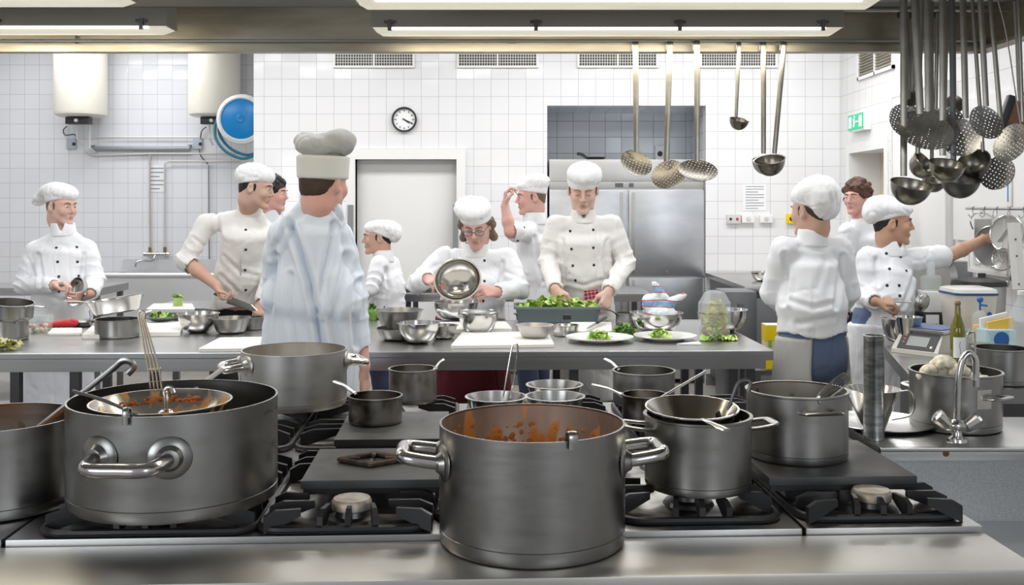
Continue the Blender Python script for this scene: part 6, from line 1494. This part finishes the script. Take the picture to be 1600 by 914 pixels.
for x, y in ((.02, .1), (1.1, .1), (.1, .75), (1.1, 1.85)): part('leg', box(x-.02, x+.02, y-.02, y+.02, 0, .56), DARKST, t, smooth=False)
def C(px, py, z=TZ+.001): return onz(px, py, z)
# digital scale
c = C(1452, 556); sx_ = .15
t = thing('kitchen_scale', 'white digital scale with a slanted display and blue-topped platform', 'scale', (c[0]+.06, c[1]+.12, TZ+.001), math.radians(38)); t.scale = (.84, .84, .84)
body = [(-.17, -.13, 0), (.12, -.13, 0), (.12, .13, 0), (-.17, .13, 0)]
part('housing', loftp([body, [(-.17, -.13, .02), (.12, -.13, .02), (.12, .13, .02), (-.17, .13, .02)], [(-.095, -.115, .105), (.115, -.115, .105), (.115, .12, .105), (-.095, .12, .105)]]), mat('scale_housing', (.62, .6, .54), .4), t, smooth=False)
part('platform', box(-.11, .13, -.125, .13, .11, .128, .004), STEEL, t); part('platform_mat', box(-.1, .12, -.11, .12, .1285, .133), mat('blue_mat', (.06, .11, .24), .5), t, smooth=False)
nn = nrm(V(-.085, 0, .075)); 
a1 = math.atan2(.085, .075)
def sl(x0, x1, y0, y1, h0, h1, m, nm):
    g = box(x0, x1, y0, y1, h0, h1); part(nm, xf(g, (-.1325, 0, .0625), (0, -a1, 0)), m, t, smooth=False)
sl(-.05, .05, -.105, .1, .0, .004, BLACK, 'display_panel'); sl(-.03, .03, -.06, .055, .0042, .006, mat('lcd', (.3, .33, .32), .3), 'display')
for i in range(4): sl(-.035, -.022, -.09+i*.0, -.078, .0042, .006, PAPER, 'button') if i == 0 else sl(-.035+i*.02, -.024+i*.02, .068, .082, .0042, .006, mat('red_digit', (.5, .1, .08), .4), 'button')
# front of the scale faces the viewer too: a small slanted panel
front_c = (c[0], c[1], 0)
# wine bottle
X, Y_, R = fit(1485, 1508, 565, TZ+.001); zn = rimz(470, Y_)
hb = zn-TZ
t = thing('wine_bottle', 'olive-green wine bottle with a cork and a white label beside the scale', 'bottle', (X, Y_, TZ+.001))
part('glass', lathe([(0, 0), (R*.95, 0), (R, .006), (R, hb*.5), (R*.9, hb*.58), (R*.42, hb*.75), (R*.36, hb*.93), (R*.42, hb*.935), (R*.42, hb*.96), (0, hb*.96)], 36), BOTTLE, t)
part('cork', lathe([(0, hb*.94), (R*.38, hb*.955), (R*.38, hb), (0, hb)], 16), mat('cork', (.5, .28, .18), .7), t)
def wrap_label(R, z0, z1, a0, a1, n=14):
    vs, fs = [], []
    for i in range(n+1):
        a_ = a0+(a1-a0)*i/n
        for z in (z0, z1): vs.append((R*math.cos(a_), R*math.sin(a_), z))
    for i in range(n): fs.append((2*i, 2*i+2, 2*i+3, 2*i+1))
    return np.array(vs), fs
part('label', wrap_label(R+.0006, hb*.06, hb*.40, -PI/2-1.0, -PI/2+1.0), PAPER, t)
part('label_emblem', tube(spline([(-.004+.002*math.sin(i), -R-.0012, hb*(.12+.03*i)) for i in range(8)], 3), .0012, 5), INK, t)
# big white tub with blue rim
c = C(1520, 512); x0 = 1471; x1 = 1562; Yt = 4.95
hw = (x1-x0)/2*Yt/F; cx_ = ((x0+x1)/2-800)*Yt/F
t = thing('storage_tub', 'large translucent tub of flour with a blue rim under its lid', 'tub', (2.262, Yt+.13, TZ+.001)); hw = .105; zt2 = rimz(461, Yt)-TZ
RRl = lambda a, b, z, r=.07: [(x, y, z) for x, y in rrect(-a, a, -b, b, r, 6)]
part('tub', loftp([RRl(hw*.8, .09, 0, .04), RRl(hw*.88, .1, .02, .04), RRl(hw*.97, .115, zt2*.8, .04), RRl(hw*.99, .12, zt2, .04)]), mat('tub_plastic', (.72, .69, .62), .35, 0, sss=.2), t)
part('blue_rim', loftp([RRl(hw*1.03, .125, zt2-.006, .04), RRl(hw*1.03, .125, zt2+.006, .04)]), mat('navy_rim', (.03, .08, .2), .4), t)
part('lid', loftp([RRl(hw*1.02, .122, zt2+.006, .04), RRl(hw*1.0, .115, zt2+.022, .04), RRl(hw*.8, .08, zt2+.03, .03)]), mat('clear_lid', (.7, .7, .67), .25), t)
part('printed_mark', join(ball((hw*.52, -.112, .11), (.014, .003, .02), 10), tube([(hw*.5, -.113, .09), (hw*.7, -.112, .085)], .004, 6)), mat('print_blue', (.02, .1, .35), .4), t)
# food processor behind
c = W(1453, 485, 4.98)
t = thing('food_processor', 'white food processor with a clear bowl and dark base behind the scale', 'food processor', (W(1457, 485, 5.35)[0], 5.37, TZ+.001)); 
part('base', box(-.06, .06, -.07, .07, 0, .09, .01), BLACK, t); part('housing', box(-.055, .055, -.065, .065, .09, .2, .012), WHITEP, t)
part('bowl', lathe([(0, .2), (.05, .2), (.053, .27), (.04, .28), (.0, .28)], 32), CLEAR, t); part('feed_tube', lathe([(.022, .28), (.022, .35), (.019, .35), (.019, .28)], 20), CLEAR, t)
part('control_panel', box(-.055, .01, -.078, -.0705, .01, .08), WHITEP, t, smooth=False)
for i in range(3): part('button', xf(lathe([(0, .004), (.006, .004), (.006, 0)], 10), (-.045+i*.02, -.078, .03), RX), BLACK, t)
# steel machine and blender lid behind
c = W(1424, 450, 5.3)
t = thing('meat_slicer', 'round grey steel slicer behind the food processor', 'slicer', (2.36, 5.72, TZ+.001)); 
part('blade_guard', xf(lathe([(0, -.03), (.13, -.03), (.15, 0), (.13, .03), (0, .03)], 40), (0, 0, .24), (0, PI/2, .5)), ALU, t); part('foot', box(-.09, .12, -.12, .12, 0, .12, .01), mat('teal_grey', (.1, .15, .16), .4), t)
t = thing('rice_cooker', 'dark-lidded round appliance behind the big white tub', 'appliance', (2.5, 5.45, TZ+.001))
part('body', lathe([(0, 0), (.11, 0), (.12, .22), (0, .22)], 36), ALU, t); part('lid', lathe([(.125, .22), (.12, .245), (.06, .26), (.02, .265), (.02, .285), (0, .287)], 36), BLACK, t)
# funnel jug and bowl left of scale
X, Y_, R = fit(1402, 1438, 551, TZ+.001); 
def cone_jug(label, xt0, xt1, ytop, yb, rbot, Yc, z, handle=0, name='steel_jug', zz=None, m=SHINY):
    R1 = (xt1-xt0)/2*Yc/F; X_ = ((xt0+xt1)/2-800)*Yc/F; zr_ = rimz(ytop, Yc-R1); h_ = zr_-z
    o = thing(name, label, 'jug', (X_, Yc, z)); rb_ = rbot*Yc/F
    part('body', lathe([(0, 0), (rb_, 0), (rb_+.002, .01), (R1, h_-.004), (R1+.003, h_), (R1-.003, h_), (rb_-.001, .012), (0, .004)], 48), m, o, angle=50)
    if handle:
        a_ = handle; pts = [(R1-.004, 0, h_*.92), (R1+.03, 0, h_*.95), (R1+.042, 0, h_*.7), (R1+.03, 0, h_*.4), ((R1+rb_)/2, 0, h_*.2+.01)]
        part('handle', xf(tube(spline(pts, 5), .005, 8, r2=.0025), rot=(0, 0, a_)), m, o)
    return o
cone_jug('steel tapering jug between the scale and the round steel bowl', 1400, 1440, 497, 552, 10, 4.55, TZ+.001, math.radians(170))
tbowl('round dented steel bowl at the near left of the side counter', 1379, 1420, 500, 535, .6)
X, Y_, R = fit(1386, 1414, 560, TZ); 
# carton, bottles
c = W(1560, 540, 4.75)
t = thing('drink_carton', 'light blue carton with a blue dot, yellow packet sticking out of it', 'carton', (W(1557, 540, 4.75)[0], 4.75, TZ+.001)); zc_ = rimz(514, 4.75)-TZ
part('carton', box(-.07, .07, -.05, .05, 0, zc_, .003), LBLUE, t, smooth=False); part('blue_dot', xf(lathe([(0, .001), (.036, .001), (.036, 0)], 24), (-.0, -.051, .03), RX), mat('dot_blue', (.02, .12, .42), .4), t)
part('yellow_packet', loftp([[(-.045, -.01, zc_-.05), (.075, -.01, zc_-.05), (.075, .01, zc_-.05), (-.045, .01, zc_-.05)], [(-.045, -.008, zc_+.03), (.075, -.008, zc_+.055), (.075, .008, zc_+.055), (-.045, .008, zc_+.03)]]), mat('yellow_packet', (.85, .5, .08), .5), t, smooth=False)
part('white_packet', loftp([[(-.06, .02, zc_-.05), (.02, .02, zc_-.05), (.02, .035, zc_-.05), (-.06, .035, zc_-.05)], [(-.065, .02, zc_+.045), (.06, .02, zc_+.075), (.06, .035, zc_+.075), (-.065, .035, zc_+.045)]]), PAPER, t, smooth=False)
c = W(1590, 530, 4.55)
t = thing('plastic_bottle', 'clear ribbed plastic bottle at the right picture edge', 'bottle', (c[0]+.02, 4.55, TZ+.001))
prf = [(0, 0), (.05, 0)]+[(.052+.003*(i % 2), .012*i) for i in range(1, 13)]+[(.05, .17), (.02, .23), (.018, .25), (0, .25)]
part('bottle', lathe(prf, 32), CLEAR, t); part('cap', lathe([(0, .25), (.02, .25), (.02, .268), (0, .27)], 20), WHITEP, t)
c = W(1538, 520, 4.85)
t = thing('pump_bottle', 'small clear bottle with a blue pump spout beside the carton', 'bottle', (c[0]-.02, 4.85, TZ+.001))
part('bottle', lathe([(0, 0), (.035, 0), (.037, .12), (.015, .15), (0, .15)], 24), CLEAR, t); part('orange_contents', lathe([(0, .003), (.032, .003), (.033, .08), (0, .08)], 20), ORANGE, t)
part('pump', join(tube([(0, 0, .15), (0, 0, .2)], .005, 8), ball((0, 0, .2), (.016, .014, .014), 10), tube([(0, 0, .175), (.03, -.01, .172)], .005, 6)), mat('dot_blue', (.02, .12, .42), .4), t)
t = thing('glass_jar', 'small glass jar standing right behind the gooseneck tap', 'jar', (W(1528, 560, 4.3)[0], 4.3, TZ+.001))
part('jar', lathe([(0, 0), (.045, 0), (.047, .1), (.04, .12), (.042, .13), (.038, .13), (.036, .12), (.043, .1), (.041, .004), (0, .004)], 28), CLEAR, t); part('contents', lathe([(0, .005), (.04, .005), (.04, .07), (0, .07)], 24), mat('olive_contents', (.12, .12, .05), .4), t)
# second counter nearer right with the big dark pot behind the tap
X, Y_, R = fit(1523, 1605, 605, TZ+.001); 
o = stock_pot('big plain dull pot behind the gooseneck tap at right', (X, Y_, TZ+.001), R, rimz(549, Y_-R)-TZ, handle=None, m=POT, lip=.004)
work_table('steel table corner at the right picture edge behind the tap', 1.72, 2.4, 3.6-.0, 3.84, .88, shelf=.3) if False else None

# ---- sink unit at near right
SY0, SY1 = 2.74, 3.14
sx0 = W(1322, 690, 2.9)[0]-.16
sx0 = .985
t = thing('sink_unit', 'stainless steel sink unit at near right with a wide rear ledge', 'sink', (sx0, SY0, 0))
w3 = 2.3-sx0
part('rear_ledge', join(box(.0, w3, 0, SY1-SY0, TZ-.03, TZ, .004), box(.0, w3, -.004, .012, TZ-.035, TZ, .004)), STEELH, t)
SPK = mat('speckled_steel', (.42, .43, .44), .42, .9, mottle=(ONE, 320, (.38, .39, .4), (.5, .51, .52), .3, .7))
part('basin_back', join(box(0.03, w3, .014, .03, .70, TZ-.036)), SPK, t, smooth=False)
part('basin_floor', box(0.03, w3, -.6, .03, .675, .70), STEEL, t, smooth=False)
part('front_panel', join(box(.03, w3, -.62, -.6, .1, .735), box(.0, .03, -.62, .03, .1, .7)), STEEL, t, smooth=False)
part('ledge_rim', tube([(.0, .0, TZ-.006), (w3, .0, TZ-.006)], .006, 8), SHINY, t)
part('stain', xf(lathe([(0, .0006), (.008, .0006), (.009, 0)], 14), (W(1477, 700, SY0)[0]-sx0, -.0046, TZ-.014), RX), mat('rust', (.22, .1, .03), .7), t)
for x in (.05, w3-.05):
    for y in (-.55, .3): part('leg', box(x-.02, x+.02, y-.02, y+.02, 0, .72), DARKST, t, smooth=False)
# tap
tp = onz(1495, 689, TZ); tz = TZ
t = thing('mixer_tap', 'chrome two-handled mixer tap with a tall gooseneck spout', 'tap', (tp[0], tp[1], TZ))
part('base', lathe([(0, 0), (.028, 0), (.026, .008), (.014, .016), (.012, .03), (0, .032)], 28), SHINY, t)
part('body', ball((0, 0, .042), (.028, .02, .02), 16), SHINY, t)
s_ = tp[1]/F
for sg, ex, ey in ((-1, 1466-1495, 690-652), (1, 1530-1495, 690-655)):
    e = V(ex*s_, 0, ey*s_); st = V(0, 0, .022); d_ = nrm(e-st)
    part('arm', tube([st, st+d_*.03], .009, 10), SHINY, t)
    part('knob', xm(lathe([(0, 0), (.010, 0), (.016, .01), (.021, .045), (.0205, .052), (.012, .055), (0, .055)], 10), frame(d_), st+d_*.022), SHINY, t, smooth=False)
gn = [V((x-1495)*s_, 0, (689-y)*s_) for x, y in ((1495, 672), (1496, 630), (1498, 590), (1504, 562), (1514, 552), (1523, 560), (1525, 580), (1524, 596))]
part('spout', tube(spline(gn, 6), .0088, 14), SHINY, t)
part('nozzle', lathe([(0, 0), (.011, 0), (.0115, .02), (0, .02)], 16), SHINY, t).location = tuple(gn[-1]-V(0, 0, .014))
part('upper_loop', tube(spline([V((x-1495)*s_, .01, (689-y)*s_) for x, y in ((1514, 560), (1514, 528), (1516, 522), (1522, 520), (1526, 524), (1526, 560))], 5), .0028, 8), SHINY, t)
# cauliflower pot
X, Y_, R = fit(1425, 1560, 681, TZ+.001); hq = rimz(590, Y_-R)-TZ
o = thing('stock_pot', 'stock pot heaped with cauliflower standing behind the gooseneck tap', 'pot', (X, Y_, TZ+.001))
part('body', lathe(potprof(R, hq, .003, .018, .004), 96), POT, o, angle=50)
hdl = part('handle', xf(loop_handle(R, hq*.62, .075, .03, .009, .004, 12, .004), rot=(0, 0, -PI/2+.55)), STEEL, o)
hdl = part('handle', xf(loop_handle(R, hq*.62, .075, .03, .009, .004, 12, .004), rot=(0, 0, PI/2+.55)), STEEL, o)
part('label_plate', xf(wrap_label(R+.001, hq*.45, hq*.78, -PI/2+.05, -PI/2+.42, 8)), SHINY, o)
r_ = random.Random(4)
for (px, py, rr) in ((1452, 582, .026), (1474, 572, .036), (1500, 583, .03), (1522, 590, .022), (1442, 590, .022), (1486, 592, .03), (1462, 592, .026), (1538, 596, .02)):
    Yq = Y_+r_.uniform(-.05, .04); c = W(px, py, Yq)
    f = Field(.0045); f.rc(V(0, 0, -.05), V(0, 0, -.01), .012, .016)
    for _ in range(26):
        a_, b_ = r_.uniform(0, 2*PI), r_.uniform(-.1, 1.4); f.el(V(math.cos(a_)*math.cos(b_), math.sin(a_)*math.cos(b_), math.sin(b_)*.75)*rr*.75, (rr*.36,)*3, None, .004)
    single('cauliflower', f.build(1, folds(.0012, 150, 150, 150, 3)), CAUL, 'creamy cauliflower florets heaped in the pot behind the tap', 'cauliflower', c, group='cauliflower florets in the pot', angle=180)
# tall steel tube, funnel jug and tray on the ledge
X, Y_, R = fit(1350, 1381, 689, TZ+.001); zt3 = rimz(524, Y_)
t = thing('steel_cylinder', 'tall narrow steel tube standing on the sink ledge', 'cylinder', (X, Y_, TZ+.001)); ht3 = zt3-TZ
part('tube', lathe([(0, 0), (R*1.02, 0), (R*1.02, .02), (R, .024), (R, ht3-.004), (R+.003, ht3), (R-.002, ht3), (R-.002, .01), (0, .01)], 40), mat('galvanised_steel', (.45, .47, .48), .3, 1, mottle=((1, 1, 4), 16, (.3, .32, .33), (.58, .6, .61), .35, .65)), t, angle=50)
cone_jug('tapering steel measuring jug with a wire handle behind the tall tube', 1322, 1404, 614, 690, 18, 2.93, TZ+.001, math.radians(-6))
c = onz(1370, 664, TZ+.002)
single('round_tray', lathe([(0, 0), (.13, 0), (.155, .012), (.158, .012), (.132, -.0), (.13, .003), (0, .003)] if False else [(0, 0), (.125, 0), (.15, .012), (.146, .014), (.123, .003), (0, .003)], 56), STEEL, 'flat round steel tray lying under the tapering jug', 'tray', (1.09, 3.02, TZ+.0005))
# yellow box beyond the worktable end
c = W(1207, 575, 5.5)
single('side_trolley', join(box(-.2, .2, -.15, .25, .64, .665), box(-.2, -.17, -.15, -.12, 0, .64), box(.17, .2, -.15, -.12, 0, .64), box(-.2, -.17, .22, .25, 0, .64), box(.17, .2, .22, .25, 0, .64), box(-.2, .2, -.15, .25, .2, .22)), DARKST, 'dark steel trolley between the worktable end and the young woman', 'trolley', (c[0]+.1, 5.62, 0), smooth=False)
t = thing('yellow_carton', 'yellow and white carton just left of the young woman seen from behind', 'carton', (c[0], 5.56, .666)); hq = H-(508-320)*5.5/F-.666
part('carton', box(-.032, .05, -.05, .05, 0, hq, .002), mat('carton_cream', (.8, .74, .5), .45), t, smooth=False); [part('yellow_band', box(-.0325, .0505, -.0505, .0505, hq*a_, hq*b_), YELLOW, t, smooth=False) for a_, b_ in ((.62, .98), (.0, .3))]
part('green_print', join(box(-.02, .0, -.0515, -.0507, hq*.5, hq*.66), box(.01, .035, -.0515, -.0507, hq*.4, hq*.6)), mat('leaf_print', (.25, .45, .08), .5), t, smooth=False)
# small bowl on corner counter
c = W(1188, 432, 7.7); bowl('small steel bowl on the back corner counter', (c[0]+.02, 7.75, .971), .075, .07, .6)

# ---- right wall: white cupboard panels, rack with sieves, cover strip
def wallpanel(name, label, Y0, Y1, z0, z1, th, m, cat='panel', extra=True):
    t = thing(name, label, cat, (XR, (Y0+Y1)/2, z0)); hy = (Y1-Y0)/2
    part('panel', box(-th, -.001, -hy, hy, 0, z1-z0, .004), m, t)
    if extra: part('trim_edge', join(box(-th-.004, -th, -hy, hy, 0, .02), box(-th-.004, -th, -hy, hy, z1-z0-.02, z1-z0), box(-th-.004, -th, -hy, -hy+.02, .02, z1-z0-.02), box(-th-.004, -th, hy-.02, hy, .02, z1-z0-.02)), mat('panel_edge', (.66, .66, .65), .4), t, smooth=False)
    return t
wallpanel('wall_cupboard', 'tall white wall cupboard right of the doorway', 6.55, 7.5, 1.22, 2.35, .05, PAINTW, 'cupboard')
wallpanel('wall_board', 'white board on the right wall over the sieves', 5.4, 6.5, 1.33, 2.2, .03, PAINTW, 'board', False)
t = wallpanel('white_wall_box', 'long low white cable box on the right wall below the sieves', 5.3, 6.15, 1.15, 1.34, .09, WHITEP, 'box')
for y in (.3, .1): part('socket', box(-.1, -.0905, y-.04, y+.04, .05, .14, .004), mat('socket_shade', (.6, .6, .6), .5), t)
single('steel_wall_post', box(-.12, -.001, -.06, .06, 0, 1.2), PAINTG, 'narrow dark steel post against the right wall behind the machines', 'post', (XR, 6.35, .0))
single('wall_ledge_strip', box(-.08, -.001, -.5, .45, 0, .03), ALU, 'thin metal ledge on the right wall behind the outstretched arm', 'ledge', (XR, 6.9, 1.17))
rk = thing('wall_rail', 'thin round steel rail on the right wall with hooks for sieves', 'rail', (XR, 5.7, H-6*5.7/F))
part('bar', tube([(-.1, -.45, 0), (-.1, .45, 0)], .009, 8), STEEL, rk)
for y in (-.4, .4): part('bracket', tube([(0, y, 0), (-.1, y, 0)], .008, 6), STEEL, rk)
for y in (-.25, -.1, .05, .2, .35): part('hook', tube(spline([(-.1, y, .012), (-.112, y, 0), (-.105, y, -.03), (-.12, y, -.05), (-.135, y, -.035)], 3), .003, 6), STEEL, rk)
def wsieve(label, px, py, Y, r, m, yaw=0.6, hl=.1, tilt=.1, name='hanging_sieve'):
    c = W(px, py, Y); n = nrm(V(-1, -yaw, tilt)); Fm = frame(n)
    t = thing(name, label, 'sieve', c)
    part('hoop', xm(tube([(math.cos(x)*r, math.sin(x)*r, 0) for x in np.linspace(0, 2*PI, 34)[:-1]], .004, 6, closed=True), Fm), SHINY, t)
    part('mesh', xm(lathe([(0, -.35*r), (r*.5, -.28*r), (r*.85, -.12*r), (r, 0)], 34), Fm), m, t)
    part('handle', tube([Fm[:, 1]*r*.95, Fm[:, 1]*(r+hl)], .004, 6), SHINY, t)
MESH2 = mat('fine_mesh', (.25, .25, .25), .8, .1)
wsieve('large fine round sieve on the wall rack at the cook\'s fingertips', 1549, 385, 5.78, .115, MESH2)
wsieve('white-grey round sieve at the right of the wall rack', 1573, 365, 5.62, .1, mat('pale_mesh', (.5, .5, .48), .8, .1), hl=.05)
wsieve('small round strainer low on the wall rack', 1566, 405, 5.6, .06, MESHM, hl=.16)
t = thing('hanging_grater', 'small square steel grater with a looped handle on the wall rack', 'grater', W(1538, 350, 5.95))
part('plate', box(-.06, .04, -.01, .0, -.09, .03, .003), STEEL, t); part('loop', tube(spline([(-.07, -.01, -.03), (-.09, -.02, .02), (-.06, -.02, .06), (.0, -.02, .06), (.05, -.01, .03)], 4), .005, 6), SHINY, t)
for i, (px, py, lb) in enumerate(((1583, 400, 'dark-handled whisk hanging at the right of the wall rack'), (1576, 410, 'thin steel fork hanging between the sieves on the wall rack'))):
    single('hanging_utensil', join(tube([W(px, py-35, 5.5), W(px-2, py+30, 5.5)], .006, 8), ball(W(px-2, py+34, 5.5), (.012, .012, .02), 8)), (DGREY, SHINY)[i], lb, 'utensil', W(px, py-35, 5.5), world=True)
t = thing('perforated_bracket', 'folding pale metal bracket with screw holes at the right edge', 'bracket', W(1584, 345, 5.35))
p0_, p1_, p2_ = W(1584, 348, 5.35), W(1592, 452, 5.3), W(1558, 363, 5.4)
base_ = np.array(t.location[:])
part('strip', tube([p0_, p1_], .035, 4, r2=.004, up=(0, 1, 0)), mat('zinc_strip', (.66, .65, .62), .4, .3), t, world=True, smooth=False)
part('arm', tube([p0_, W(1562, 378, 5.5)], .014, 4, r2=.003, up=(0, 1, 0)), mat('zinc_strip', (.66, .65, .62), .4, .3), t, world=True, smooth=False)
part('screw', join(*[ball(p0_*(1-k_)+p1_*k_-V(0, .006, 0), (.006, .004, .006), 8) for k_ in (.25, .5, .92)]), DARKST, t, world=True)
wc2 = W(1577, 290, 5.75); t = thing('wall_thermometer', 'thin white wall thermometer above the rail at right', 'thermometer', (XR-.032, 5.75, wc2[2])); part('housing', box(-.012, -.001, -.025, .025, -.12, .1, .004), WHITEP, t); part('tube', tube([(-.014, 0, -.09), (-.014, 0, .08)], .003, 6), BLUE, t)
